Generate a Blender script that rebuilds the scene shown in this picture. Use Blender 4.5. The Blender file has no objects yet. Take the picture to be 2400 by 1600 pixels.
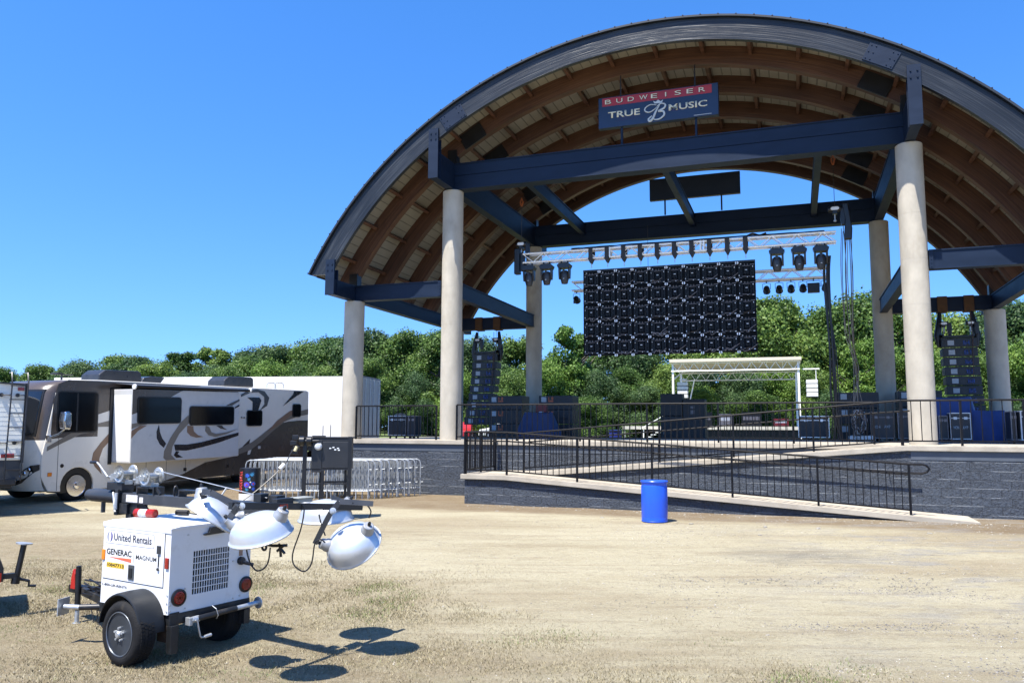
import bpy, bmesh, math, random
from mathutils import Vector, Matrix
PI = math.pi
R = math.radians
sc = bpy.context.scene
C = sc.collection

# ------------------------------------------------------------------ camera
cam_d = bpy.data.cameras.new("camera")
cam = bpy.data.objects.new("camera", cam_d)
C.objects.link(cam)
cam_d.sensor_width = 36.0
cam_d.lens = 27.99
cam_d.clip_end = 3000
cam_d.clip_start = 0.05
cam.location = (0, 0, 2.4)
cam.rotation_euler = (Matrix.Rotation(PI / 2 + 0.1086, 3, 'X') @ Matrix.Rotation(0.0045, 3, 'Z')).to_euler()
sc.camera = cam

# ------------------------------------------------------------------ light
SUN_EL, SUN_AZ = 64.5, 38.0            # azimuth of travel, clockwise from +Y
w = bpy.data.worlds.new("World"); sc.world = w; w.use_nodes = True
nt = w.node_tree; bg = nt.nodes['Background']
sky = nt.nodes.new('ShaderNodeTexSky'); sky.sky_type = 'NISHITA'; sky.sun_disc = False
sky.sun_elevation = R(SUN_EL); sky.sun_rotation = R(SUN_AZ + 180)
sky.air_density = 1.0; sky.dust_density = 0.35; sky.ozone_density = 3.2; sky.altitude = 100
tcw = nt.nodes.new('ShaderNodeTexCoord'); adv = nt.nodes.new('ShaderNodeVectorMath'); adv.operation = 'MULTIPLY_ADD'
nt.links.new(tcw.outputs['Generated'], adv.inputs[0]); adv.inputs[1].default_value = (1, 1, 0.9); adv.inputs[2].default_value = (0, 0, 0.13)
nrm = nt.nodes.new('ShaderNodeVectorMath'); nrm.operation = 'NORMALIZE'; nt.links.new(adv.outputs[0], nrm.inputs[0]); nt.links.new(nrm.outputs[0], sky.inputs[0])
hs = nt.nodes.new('ShaderNodeHueSaturation'); hs.inputs['Saturation'].default_value = 1.30; hs.inputs['Value'].default_value = 1.38
tint = nt.nodes.new('ShaderNodeMixRGB'); tint.blend_type = 'MULTIPLY'; tint.inputs[0].default_value = 1; tint.inputs[2].default_value = (1.0, 0.96, 1.1, 1)
nt.links.new(sky.outputs[0], hs.inputs['Color']); nt.links.new(hs.outputs[0], tint.inputs[1]); nt.links.new(tint.outputs[0], bg.inputs['Color'])
bg.inputs['Strength'].default_value = 0.091
sd = bpy.data.lights.new("sun", 'SUN'); sd.energy = 5.0; sd.angle = R(0.53); sd.color = (1.0, 0.955, 0.88)
so = bpy.data.objects.new("sun", sd); C.objects.link(so)
tr = Vector((math.sin(R(SUN_AZ)) * math.cos(R(SUN_EL)), math.cos(R(SUN_AZ)) * math.cos(R(SUN_EL)), -math.sin(R(SUN_EL))))
so.rotation_euler = tr.to_track_quat('-Z', 'Y').to_euler(); so.location = (0, 0, 40)
sc.view_settings.view_transform = 'Standard'; sc.view_settings.look = 'None'
sc.view_settings.exposure = 1.15; sc.view_settings.gamma = 1.0
sc.render.engine = 'CYCLES'
sc.cycles.max_bounces = 6; sc.cycles.transparent_max_bounces = 8

# ------------------------------------------------------------------ materials
_mats = {}
def ramp(n, stops):
    r = n.nodes.new('ShaderNodeValToRGB'); e = r.color_ramp.elements
    while len(e) < len(stops): e.new(0.5)
    for el, (p, c) in zip(e, stops): el.position = p; el.color = (*c, 1)
    return r
def mat(name, col, rough=0.6, metal=0.0, var=0.12, scale=6.0, bump=0.0, bscale=40.0, spec=0.5, coords='Object', stretch=(1, 1, 1), dirt=None, dscale=1.5, dpos=(0.5, 0.75)):
    """principled material with broken-up colour, roughness and optional bump / dirt patches"""
    if name in _mats: return _mats[name]
    kk = 0.58 + 0.24 * max(0, min(1, (max(col) - 0.5) / 0.25)) if metal < 0.3 else 0.9
    if name.startswith('truss_'): kk = 1.0
    col = tuple(c * kk for c in col)
    if dirt: dirt = tuple(c * kk for c in dirt)
    m = bpy.data.materials.new(name); m.use_nodes = True; n = m.node_tree; L = n.links.new
    b = n.nodes['Principled BSDF']
    tc = n.nodes.new('ShaderNodeTexCoord'); mp = n.nodes.new('ShaderNodeMapping'); mp.inputs['Scale'].default_value = stretch
    L(tc.outputs[coords], mp.inputs[0])
    nz = n.nodes.new('ShaderNodeTexNoise'); nz.inputs['Scale'].default_value = scale; nz.inputs['Detail'].default_value = 6
    L(mp.outputs[0], nz.inputs['Vector'])
    lo = tuple(max(0, c * (1 - var)) for c in col); hi = tuple(min(1, c * (1 + var)) for c in col)
    r = ramp(n, [(0.3, lo), (0.7, hi)]); L(nz.outputs['Fac'], r.inputs[0])
    out = r.outputs[0]
    if dirt:
        d = n.nodes.new('ShaderNodeTexNoise'); d.inputs['Scale'].default_value = dscale; d.inputs['Detail'].default_value = 8; d.inputs['Roughness'].default_value = 0.65
        L(mp.outputs[0], d.inputs['Vector'])
        mr = n.nodes.new('ShaderNodeMapRange'); mr.inputs[1].default_value = dpos[0]; mr.inputs[2].default_value = dpos[1]
        L(d.outputs['Fac'], mr.inputs[0])
        mx = n.nodes.new('ShaderNodeMixRGB'); L(mr.outputs[0], mx.inputs[0]); L(out, mx.inputs[1]); mx.inputs[2].default_value = (*dirt, 1)
        out = mx.outputs[0]
    L(out, b.inputs['Base Color'])
    mr2 = n.nodes.new('ShaderNodeMapRange'); mr2.inputs[3].default_value = max(0.02, rough - 0.08); mr2.inputs[4].default_value = min(1, rough + 0.1)
    L(nz.outputs['Fac'], mr2.inputs[0]); L(mr2.outputs[0], b.inputs['Roughness'])
    b.inputs['Metallic'].default_value = metal
    b.inputs['Specular IOR Level'].default_value = spec
    if bump:
        nb = n.nodes.new('ShaderNodeTexNoise'); nb.inputs['Scale'].default_value = bscale; nb.inputs['Detail'].default_value = 5
        L(mp.outputs[0], nb.inputs['Vector'])
        bp = n.nodes.new('ShaderNodeBump'); bp.inputs['Strength'].default_value = min(1, bump); bp.inputs['Distance'].default_value = 0.02
        L(nb.outputs['Fac'], bp.inputs['Height']); L(bp.outputs[0], b.inputs['Normal'])
    _mats[name] = m
    return m

# ------------------------------------------------------------------ mesh builder
def basis(d, up=(0, 0, 1)):
    d = Vector(d).normalized(); u = Vector(up)
    if abs(d.dot(u)) > 0.98: u = Vector((0, 1, 0))
    s = d.cross(u).normalized(); t = s.cross(d).normalized()
    return d, s, t
class MB:
    def __init__(s): s.v = []; s.f = []; s.m = []
    def add(s, vs, fs, mi=0):
        o = len(s.v); s.v += [tuple(v) for v in vs]
        s.f += [tuple(i + o for i in f) for f in fs]; s.m += [mi] * len(fs); return s
    def box(s, x0, x1, y0, y1, z0, z1, mi=0):
        vs = [(x, y, z) for z in (z0, z1) for y in (y0, y1) for x in (x0, x1)]
        return s.add(vs, [(0, 2, 3, 1), (4, 5, 7, 6), (0, 1, 5, 4), (2, 6, 7, 3), (0, 4, 6, 2), (1, 3, 7, 5)], mi)
    def bar(s, p, q, w, h, up=(0, 0, 1), mi=0):
        """box from p to q, w wide sideways, h along up"""
        p = Vector(p); q = Vector(q); d, a, b = basis(q - p, up)
        vs = [c + a * (i * w / 2) + b * (j * h / 2) for c in (p, q) for i, j in ((-1, -1), (1, -1), (1, 1), (-1, 1))]
        return s.add(vs, [(0, 3, 2, 1), (4, 5, 6, 7), (0, 1, 5, 4), (1, 2, 6, 5), (2, 3, 7, 6), (3, 0, 4, 7)], mi)
    def cyl(s, p, q, r, n=12, r2=None, mi=0, caps=True):
        p = Vector(p); q = Vector(q); r2 = r if r2 is None else r2; d, a, b = basis(q - p)
        vs = []
        for c, rr in ((p, r), (q, r2)):
            for k in range(n):
                t = 2 * PI * k / n; vs.append(c + (a * math.cos(t) + b * math.sin(t)) * rr)
        fs = [(k, (k + 1) % n, n + (k + 1) % n, n + k) for k in range(n)]
        if caps: fs += [tuple(range(n - 1, -1, -1)), tuple(range(n, 2 * n))]
        return s.add(vs, fs, mi)
    def tube(s, pts, r, n=8, mi=0):
        pts = [Vector(p) for p in pts]; vs = []; N = len(pts)
        d0 = (pts[1] - pts[0]).normalized(); _, a, b = basis(d0)
        for i, p in enumerate(pts):
            d = (pts[min(i + 1, N - 1)] - pts[max(i - 1, 0)]).normalized()
            a = (a - d * a.dot(d)).normalized(); b = d.cross(a)
            rr = r[i] if isinstance(r, (list, tuple)) else r
            for k in range(n):
                t = 2 * PI * k / n; vs.append(p + (a * math.cos(t) + b * math.sin(t)) * rr)
        fs = [(i * n + k, i * n + (k + 1) % n, (i + 1) * n + (k + 1) % n, (i + 1) * n + k) for i in range(N - 1) for k in range(n)]
        fs += [tuple(range(n - 1, -1, -1)), tuple(range((N - 1) * n, N * n))]
        return s.add(vs, fs, mi)
    def lathe(s, prof, o=(0, 0, 0), ax=(0, 0, 1), n=24, mi=0, sx=1, sy=1, ref=(1, 0, 0)):
        """prof: list of (radius, height) along the axis"""
        o = Vector(o); d = Vector(ax).normalized()
        a = Vector(ref) - d * Vector(ref).dot(d)
        if a.length < .01: a = Vector((0, 1, 0)) - d * d.y
        a.normalize(); b = d.cross(a)
        vs = [o + d * h + (a * (math.cos(2 * PI * k / n) * sx) + b * (math.sin(2 * PI * k / n) * sy)) * r for r, h in prof for k in range(n)]
        M = len(prof)
        fs = [(i * n + k, i * n + (k + 1) % n, (i + 1) * n + (k + 1) % n, (i + 1) * n + k) for i in range(M - 1) for k in range(n)]
        if prof[0][0] > 1e-4: fs.append(tuple(range(n - 1, -1, -1)))
        if prof[-1][0] > 1e-4: fs.append(tuple(range((M - 1) * n, M * n)))
        return s.add(vs, fs, mi)
    def prism(s, poly, fn0, fn1, mi=0):
        """extrude a 2-D outline: fn0/fn1 map (x, y) to the two end positions"""
        n = len(poly); vs = [fn0(*p) for p in poly] + [fn1(*p) for p in poly]
        fs = [tuple(range(n - 1, -1, -1)), tuple(range(n, 2 * n))] + [(k, (k + 1) % n, n + (k + 1) % n, n + k) for k in range(n)]
        return s.add(vs, fs, mi)
    def slab_y(s, poly, y0, y1, mi=0):
        return s.prism(poly, lambda x, z: (x, y0, z), lambda x, z: (x, y1, z), mi)
    def slab_x(s, poly, x0, x1, mi=0):
        return s.prism(poly, lambda y, z: (x0, y, z), lambda y, z: (x1, y, z), mi)
    def slab_z(s, poly, z0, z1, mi=0):
        return s.prism(poly, lambda x, y: (x, y, z0), lambda x, y: (x, y, z1), mi)
    def build(s, name, mats, parent=None, smooth=False, bevel=0, seg=2, recalc=True):
        me = bpy.data.meshes.new(name); me.from_pydata(s.v, [], s.f)
        if not isinstance(mats, (list, tuple)): mats = [mats]
        for m in mats: me.materials.append(m)
        if len(mats) > 1: me.polygons.foreach_set('material_index', s.m)
        if recalc:
            bm = bmesh.new(); bm.from_mesh(me); bmesh.ops.recalc_face_normals(bm, faces=bm.faces[:]); bm.to_mesh(me); bm.free()
        if smooth:
            me.polygons.foreach_set('use_smooth', [True] * len(me.polygons))
            try: me.set_sharp_from_angle(angle=R(38))
            except Exception: pass
        me.update()
        o = bpy.data.objects.new(name, me); C.objects.link(o)
        if parent is not None: o.parent = parent
        if bevel:
            md = o.modifiers.new('bevel', 'BEVEL'); md.width = bevel; md.segments = seg; md.limit_method = 'ANGLE'; md.angle_limit = R(35)
        return o
def tag(o, label=None, cat=None, group=None, kind=None):
    if label: o['label'] = label
    if cat: o['category'] = cat
    if group: o['group'] = group
    if kind: o['kind'] = kind
    return o
def thing(name, label, cat, loc=(0, 0, 0), rz=0.0, group=None, rot=None):
    o = bpy.data.objects.new(name, None); C.objects.link(o); o.empty_display_size = 0.2
    o.location = loc; o.rotation_euler = rot if rot else (0, 0, rz)
    return tag(o, label, cat, group)
def dup(root, loc=None, rz=None, label=None, group=None, rot=None):
    def cp(o, par):
        c = o.copy(); C.objects.link(c); c.parent = par
        for ch in o.children: cp(ch, c)
        return c
    r = cp(root, None)
    if loc is not None: r.location = loc
    if rz is not None: r.rotation_euler = (0, 0, rz)
    if rot is not None: r.rotation_euler = rot
    if label: r['label'] = label
    if group: r['group'] = group
    return r
def text(body, name, m, parent, loc, rot, size, depth=0.004, ext=None, shear=0.0, offset=0.0, align='LEFT', spacing=1.0):
    """lettering as mesh; ext=(w, h) squeezes it to that width and height"""
    cu = bpy.data.curves.new(name, 'FONT'); cu.body = body; cu.size = 1.0; cu.extrude = 0; cu.shear = shear; cu.offset = offset
    cu.align_x = align; cu.space_character = spacing; cu.resolution_u = 3
    ob = bpy.data.objects.new(name, cu); C.objects.link(ob)
    dg = bpy.context.evaluated_depsgraph_get(); dg.update()
    me = bpy.data.meshes.new_from_object(ob.evaluated_get(dg)); bpy.data.objects.remove(ob); bpy.data.curves.remove(cu)
    xs = [v.co.x for v in me.vertices]; ys = [v.co.y for v in me.vertices]
    x0, x1, y0, y1 = min(xs), max(xs), min(ys), max(ys)
    if ext:
        fx = ext[0] / (x1 - x0); fy = ext[1] / (y1 - y0)
        for v in me.vertices: v.co.x = (v.co.x - x0) * fx; v.co.y = (v.co.y - y0) * fy
    else:
        for v in me.vertices: v.co.x *= size; v.co.y *= size
    bm = bmesh.new(); bm.from_mesh(me)
    r = bmesh.ops.extrude_face_region(bm, geom=bm.faces[:])
    for e in r['geom']:
        if isinstance(e, bmesh.types.BMVert): e.co.z += depth
    bmesh.ops.recalc_face_normals(bm, faces=bm.faces[:]); bm.to_mesh(me); bm.free()
    me.materials.clear(); me.materials.append(m)
    o = bpy.data.objects.new(name, me); C.objects.link(o); o.location = loc; o.rotation_euler = rot
    if parent is not None: o.parent = parent
    return o
def ss(a, b, x):
    t = max(0.0, min(1.0, (x - a) / (b - a))); return t * t * (3 - 2 * t)
def gz(x, y):
    """terrain height"""
    z = 0.36 * ss(8.5, 17.5, y)
    z += 0.2 * ss(22, 31, y) * (1 - ss(-6.5, -4.5, x))
    z += 1.5 * ss(36, 60, y)
    return z
# frames: stage, light tower, motorhome
SO, SA = Vector((-1.9351, 25.3070, 0)), -0.34244
def SP(a, b, z=0): return SO + Vector((math.cos(SA) * a - math.sin(SA) * b, math.sin(SA) * a + math.cos(SA) * b, z))
# ------------------------------------------------------------------ ground
def ground_material():
    m = bpy.data.materials.new('ground_dirt'); m.use_nodes = True; n = m.node_tree; L = n.links.new; b = n.nodes['Principled BSDF']
    b.inputs['Roughness'].default_value = 0.95; b.inputs['Specular IOR Level'].default_value = 0.15
    geo = n.nodes.new('ShaderNodeNewGeometry'); P = geo.outputs['Position']
    def noise(sc_, det=8, rough=0.6, st=(1, 1, 1)):
        mp = n.nodes.new('ShaderNodeMapping'); mp.inputs['Scale'].default_value = st; L(P, mp.inputs[0])
        t = n.nodes.new('ShaderNodeTexNoise'); t.inputs['Scale'].default_value = sc_; t.inputs['Detail'].default_value = det; t.inputs['Roughness'].default_value = rough
        L(mp.outputs[0], t.inputs['Vector']); return t.outputs['Fac']
    def mr(v, a, b_, c=0, d=1):
        t = n.nodes.new('ShaderNodeMapRange'); L(v, t.inputs[0])
        for i, x in zip((1, 2, 3, 4), (a, b_, c, d)): t.inputs[i].default_value = x
        return t.outputs[0]
    def mix(f, a, b_, mode='MIX'):
        t = n.nodes.new('ShaderNodeMixRGB'); t.blend_type = mode
        if isinstance(f, (int, float)): t.inputs[0].default_value = f
        else: L(f, t.inputs[0])
        for i, x in ((1, a), (2, b_)):
            if isinstance(x, tuple): t.inputs[i].default_value = (*x, 1)
            else: L(x, t.inputs[i])
        return t.outputs[0]
    def math_(op, a, b_=None):
        t = n.nodes.new('ShaderNodeMath'); t.operation = op
        for i, x in ((0, a), (1, b_)):
            if x is None: continue
            if isinstance(x, (int, float)): t.inputs[i].default_value = x
            else: L(x, t.inputs[i])
        return t.outputs[0]
    fine = noise(26, 10, 0.75); med = noise(2.2, 10, 0.7, (0.6, 1.6, 1)); big = noise(0.35, 6, 0.6, (0.5, 1.4, 1)); spk = noise(70, 4, 0.6)
    col = mix(mr(med, 0.3, 0.7), (0.345, 0.300, 0.192), (0.42, 0.375, 0.255))
    col = mix(mr(big, 0.42, 0.68), col, (0.43, 0.385, 0.265))
    col = mix(mr(big, 0.50, 0.30, 0, 0.75), col, (0.29, 0.235, 0.150))
    # brown damp soil strip along the foot of the wall (direction of the stage front)
    sp = n.nodes.new('ShaderNodeSeparateXYZ'); L(P, sp.inputs[0])
    dw = math_('ADD', math_('MULTIPLY', math_('ADD', sp.outputs[0], 1.935), 0.3358), math_('MULTIPLY', math_('SUBTRACT', sp.outputs[1], 25.307), 0.9419))
    dw = math_('ADD', dw, math_('MULTIPLY', med, 1.2))
    strip = math_('MULTIPLY', mr(dw, -4.3, -3.6), mr(noise(1.3, 6, .6), 0.3, 0.62, 0.75, 1))
    col = mix(math_('MULTIPLY', strip, 0.95), col, (0.165, 0.115, 0.066))
    # loose grey gravel at the right, toward the camera
    gx = mr(math_('SUBTRACT', sp.outputs[0], math_('MULTIPLY', sp.outputs[1], 0.12)), 1.0, 5.5)
    grav = math_('MULTIPLY', gx, mr(noise(1.1, 8, 0.7, (0.6, 1.5, 1)), 0.5, 0.62))
    col = mix(math_('MULTIPLY', grav, 0.7), col, (0.24, 0.235, 0.225))
    # dry-grass ground (near, left): straw and soil under the blades
    gl = math_('ADD', math_('ADD', math_('MULTIPLY', sp.outputs[0], 0.9), sp.outputs[1]), math_('MULTIPLY', big, 5.0))
    gmask = mr(gl, 12.4, 9.6)
    gmask = math_('MULTIPLY', gmask, mr(med, 0.32, 0.55, 0.35, 1))
    straw = mix(mr(noise(9, 8, 0.8, (1, 1, 1)), 0.35, 0.65), (0.21, 0.165, 0.095), (0.31, 0.26, 0.17))
    straw = mix(mr(noise(1.7, 8, 0.7), 0.55, 0.75, 0, 0.55), straw, (0.14, 0.16, 0.055))
    col = mix(gmask, col, straw)
    # damp dark patch, and faint darker wheel streaks running across the yard
    px = math_('DIVIDE', math_('SUBTRACT', sp.outputs[0], 5.0), 1.7); py = math_('DIVIDE', math_('SUBTRACT', sp.outputs[1], 14.1), 0.75)
    pr = math_('SQRT', math_('ADD', math_('MULTIPLY', px, px), math_('MULTIPLY', py, py)))
    pr = math_('ADD', pr, math_('MULTIPLY', math_('SUBTRACT', med, 0.5), 2.2))
    col = mix(mr(pr, 1.0, 0.1, 0, 0.62), col, (0.13, 0.125, 0.115))
    stk = noise(1.0, 9, 0.75, (0.22, 2.6, 1))
    col = mix(mr(stk, 0.5, 0.70, 0, 0.75), col, (0.245, 0.195, 0.12))
    col = mix(mr(stk, 0.45, 0.28, 0, 0.5), col, (0.44, 0.395, 0.28))
    blot = noise(5.5, 8, 0.75, (0.8, 1.6, 1))
    col = mix(mr(blot, 0.54, 0.68, 0, 0.6), col, (0.21, 0.175, 0.12))
    # far ground turns green past the stage
    fg = mr(sp.outputs[1], 40, 46)
    col = mix(fg, col, mix(mr(noise(3, 6), 0.3, 0.7), (0.07, 0.12, 0.03), (0.13, 0.18, 0.06)))
    # speckle of little stones
    col = mix(mr(fine, 0.3, 0.7, 0.72, 1.12), (0, 0, 0), col, 'MULTIPLY') if False else col
    dark = mr(fine, 0.54, 0.34, 0.0, 0.5)
    col = mix(dark, col, mix(0.6, col, (0.10, 0.08, 0.05)))
    col = mix(mr(spk, 0.58, 0.68, 0, 0.6), col, (0.58, 0.54, 0.46))
    vo = n.nodes.new('ShaderNodeTexVoronoi'); vo.inputs['Scale'].default_value = 34; L(P, vo.inputs['Vector'])
    stones = math_('MULTIPLY', mr(vo.outputs['Distance'], 0.22, 0.14), mr(noise(1.8, 4), 0.46, 0.62))
    col = mix(math_('MULTIPLY', stones, 0.75), col, mix(mr(spk, .4, .6), (0.20, 0.19, 0.17), (0.50, 0.46, 0.38)))
    L(col, b.inputs['Base Color'])
    bp = n.nodes.new('ShaderNodeBump'); bp.inputs['Strength'].default_value = 1.0; bp.inputs['Distance'].default_value = 0.055
    hh = math_('ADD', math_('ADD', math_('MULTIPLY', fine, 0.8), math_('MULTIPLY', spk, 0.3)), math_('MULTIPLY', med, 1.3))
    hh = math_('ADD', hh, math_('MULTIPLY', stones, 0.35))
    L(hh, bp.inputs['Height']); L(bp.outputs[0], b.inputs['Normal'])
    return m
def build_ground():
    xs = [-900, -400, -200, -120, -80] + [x * 2.0 for x in range(-30, 31)] + [80, 120, 200, 400, 900]
    ys = [-60, -20, -8, 0, 3] + [4 + k * 0.75 for k in range(22)] + [21 + k * 1.5 for k in range(30)] + [70, 90, 130, 200, 400, 900, 1500]
    rnd = random.Random(3)
    V = [(x, y, gz(x, y) + (rnd.uniform(-.012, .012) if abs(x) < 30 and 4 < y < 30 else 0)) for y in ys for x in xs]
    nx = len(xs)
    F = [(j * nx + i, j * nx + i + 1, (j + 1) * nx + i + 1, (j + 1) * nx + i) for j in range(len(ys) - 1) for i in range(nx - 1)]
    mb = MB(); mb.add(V, F)
    o = mb.build('ground', ground_material(), smooth=True, recalc=False); tag(o, kind='structure', label='tan compacted dirt and gravel yard with dry grass')
build_ground()

# ------------------------------------------------------------------ shared materials
CONC = mat('column_concrete', (0.60, 0.54, 0.43), 0.85, var=0.14, scale=3.0, bump=0.25, bscale=18, dirt=(0.33, 0.265, 0.17), dscale=0.8, dpos=(0.55, 0.85), stretch=(1, 1, 0.5))
SLAB = mat('slab_concrete', (0.55, 0.49, 0.39), 0.85, var=0.15, scale=2.5, bump=0.2, bscale=25, dirt=(0.42, 0.36, 0.27), dscale=2.0, dpos=(0.55, 0.8))
NAVY = mat('painted_steel', (0.0105, 0.024, 0.055), 0.5, spec=0.22, var=0.18, scale=1.4, bump=0.06, bscale=30, stretch=(1, 1, 3))
NAVYD = mat('painted_steel_dark', (0.020, 0.028, 0.040), 0.5, var=0.2, scale=2)
BLACK = mat('black_paint', (0.012, 0.012, 0.014), 0.38, var=0.3, scale=5)
RAIL = mat('railing_black', (0.008, 0.008, 0.010), 0.4, var=0.3, scale=9, spec=0.22)
WHITE = mat('white_paint', (0.80, 0.80, 0.78), 0.4, var=0.04, scale=3, dirt=(0.55, 0.52, 0.46), dscale=2.2, dpos=(0.62, 0.9))
RUBBER = mat('tyre_rubber', (0.016, 0.016, 0.017), 0.8, var=0.25, scale=14, bump=0.3, bscale=60, spec=.25, dirt=(0.09, 0.075, 0.055), dscale=6, dpos=(0.58, 0.85))
ALU = mat('aluminium', (0.72, 0.73, 0.74), 0.32, metal=0.85, var=0.08, scale=10)
ALUP = mat('truss_aluminium', (0.92, 0.91, 0.87), 0.4, metal=0.1, var=0.08, scale=10)
GALV = mat('galvanised_steel', (0.55, 0.57, 0.58), 0.42, metal=0.7, var=0.15, scale=16)
CHROME = mat('chrome', (0.8, 0.8, 0.82), 0.12, metal=1.0, var=0.05)
GLASS_D = mat('tinted_glass', (0.006, 0.006, 0.007), 0.12, var=0.3, scale=1.0, spec=0.22)

def wood_material(name, c0, c1, c2, bd=0.012):
    """glue-laminated timber: layers follow the arch, given by radius from its centre"""
    m = bpy.data.materials.new(name); m.use_nodes = True; n = m.node_tree; L = n.links.new; b = n.nodes['Principled BSDF']
    tc = n.nodes.new('ShaderNodeTexCoord'); sp = n.nodes.new('ShaderNodeSeparateXYZ'); L(tc.outputs['Object'], sp.inputs[0])
    def M(op, a, b_=None):
        t = n.nodes.new('ShaderNodeMath'); t.operation = op
        for i, x in ((0, a), (1, b_)):
            if x is None: continue
            if isinstance(x, (int, float)): t.inputs[i].default_value = x
            else: L(x, t.inputs[i])
        return t.outputs[0]
    x = M('SUBTRACT', sp.outputs[0], 6.7); z = M('SUBTRACT', sp.outputs[2], 1.424)
    rad = M('SQRT', M('ADD', M('MULTIPLY', x, x), M('MULTIPLY', z, z))); ang = M('MULTIPLY', M('ARCTAN2', z, x), 12.0)
    cb = n.nodes.new('ShaderNodeCombineXYZ'); L(M('MULTIPLY', rad, 26.0), cb.inputs[0]); L(M('MULTIPLY', ang, 0.7), cb.inputs[1]); L(M('MULTIPLY', sp.outputs[1], 6.0), cb.inputs[2])
    nz = n.nodes.new('ShaderNodeTexNoise'); nz.inputs['Scale'].default_value = 1.0; nz.inputs['Detail'].default_value = 7; L(cb.outputs[0], nz.inputs['Vector'])
    nb = n.nodes.new('ShaderNodeTexNoise'); nb.inputs['Scale'].default_value = 0.5; nb.inputs['Detail'].default_value = 5; L(tc.outputs['Object'], nb.inputs['Vector'])
    r = ramp(n, [(0.28, c0), (0.5, c1), (0.75, c2)]); L(M('ADD', M('MULTIPLY', nz.outputs['Fac'], 0.65), M('MULTIPLY', nb.outputs['Fac'], 0.35)), r.inputs[0])
    # lamination joints
    fr = M('FRACT', M('MULTIPLY', rad, 22.0)); jt = M('LESS_THAN', fr, 0.1)
    mx = n.nodes.new('ShaderNodeMixRGB'); L(M('MULTIPLY', jt, 0.45), mx.inputs[0]); L(r.outputs[0], mx.inputs[1]); mx.inputs[2].default_value = (*[c * .35 for c in c0], 1)
    L(mx.outputs[0], b.inputs['Base Color'])
    bp = n.nodes.new('ShaderNodeBump'); bp.inputs['Strength'].default_value = 0.8; bp.inputs['Distance'].default_value = bd
    L(nz.outputs['Fac'], bp.inputs['Height']); L(bp.outputs[0], b.inputs['Normal'])
    b.inputs['Roughness'].default_value = 0.55
    return m
WOOD = wood_material('glulam_brown', (0.028, 0.011, 0.006), (0.078, 0.032, 0.015), (0.145, 0.070, 0.035))
ARCHP = wood_material('glulam_painted', (0.007, 0.009, 0.012), (0.016, 0.019, 0.024), (0.06, 0.066, 0.072), 0.016)
ARCHP.node_tree.nodes['Principled BSDF'].inputs['Roughness'].default_value = 0.38; ARCHP.node_tree.nodes['Principled BSDF'].inputs['Specular IOR Level'].default_value = 0.32
CEIL = mat('ceiling_sheet', (0.42, 0.395, 0.31), 0.6, var=0.08, scale=2)
SEAM = mat('ceiling_seam', (0.22, 0.20, 0.16), 0.7)

# ------------------------------------------------------------------ pavilion
DK = 2.03; W = 13.4; SO_ = 3.57; DB = 8.52; ZU0, ZU1 = 10.05, 10.92; ZL0, ZL1 = 6.60, 7.12
ZC = 1.424; RI, RO = 11.82, 12.44; FOOT = 7.28
pav = thing('stage_pavilion', 'large open stage pavilion with barrel roof on round concrete columns', 'pavilion', SO, SA)
def arch(name, b0, b1, ri, ro, zf, m, n=96):
    t0i = math.asin((zf - ZC) / ri); t0o = math.asin((zf - ZC) / ro); vs = []; fs = []
    for k in range(n + 1):
        f = k / n
        for rr, t0 in ((ri, t0i), (ro, t0o)):
            t = t0 + (PI - 2 * t0) * f
            for b in (b0, b1): vs.append((W / 2 - rr * math.cos(t), b, ZC + rr * math.sin(t)))
    for k in range(n):
        o = 4 * k; p = o + 4
        fs += [(o, p, p + 1, o + 1), (o + 2, o + 3, p + 3, p + 2), (o, o + 2, p + 2, p), (o + 1, p + 1, p + 3, o + 3)]
    fs += [(0, 1, 3, 2), (4 * n, 4 * n + 2, 4 * n + 3, 4 * n + 1)]
    mb = MB(); mb.add(vs, fs); return mb.build(name, m, pav, smooth=True)
def pol(r, t): return W / 2 - r * math.cos(t), ZC + r * math.sin(t)
front = arch('front_arch', -1.51, -1.37, RI + .04, RO + .03, FOOT, ARCHP)
tag(front, 'dark weathered painted front arch')
BROWN = [0.07, 2.17, 4.28, 6.39, 8.50, 10.08]
for b in BROWN: arch('timber_arch', b - .13, b + .13, RI - .03, RO - .10, 7.0, WOOD)
# roof skin, ceiling, purlins
def shell(name, r0, r1, b0, b1, m, zf=FOOT, n=110):
    vs = []; fs = []
    t0 = math.asin((zf - ZC) / r0)
    for k in range(n + 1):
        t = t0 + (PI - 2 * t0) * k / n
        for rr in (r0, r1):
            for b in (b0, b1):
                x, z = pol(rr, t); vs.append((x, b, z))
    for k in range(n):
        o = 4 * k; p = o + 4
        fs += [(o, p, p + 1, o + 1), (o + 2, o + 3, p + 3, p + 2), (o, o + 2, p + 2, p), (o + 1, p + 1, p + 3, o + 3)]
    fs += [(0, 1, 3, 2), (4 * n, 4 * n + 2, 4 * n + 3, 4 * n + 1)]
    mb = MB(); mb.add(vs, fs); return mb.build(name, m, pav, smooth=True)
shell('roof_sheet', RO + .045, RO + .10, -1.60, 10.35, NAVYD)
shell('ceiling', RO - .095, RO + .03, -1.365, 10.28, CEIL, FOOT)
mb = MB(); t0 = math.asin((FOOT - ZC) / RO); nr = 92
for k in range(nr + 1):
    t = t0 + (PI - 2 * t0) * k / nr; d = 0.012 / RO
    x0, z0 = pol(RO - .096, t - d); x1, z1 = pol(RO - .096, t + d); x2, z2 = pol(RO - .110, t + d); x3, z3 = pol(RO - .110, t - d)
    mb.slab_y([(x0, z0), (x1, z1), (x2, z2), (x3, z3)], -1.36, 10.2)
mb.build('ceiling_seam', SEAM, pav)
mb = MB(); nr = 56
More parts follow.
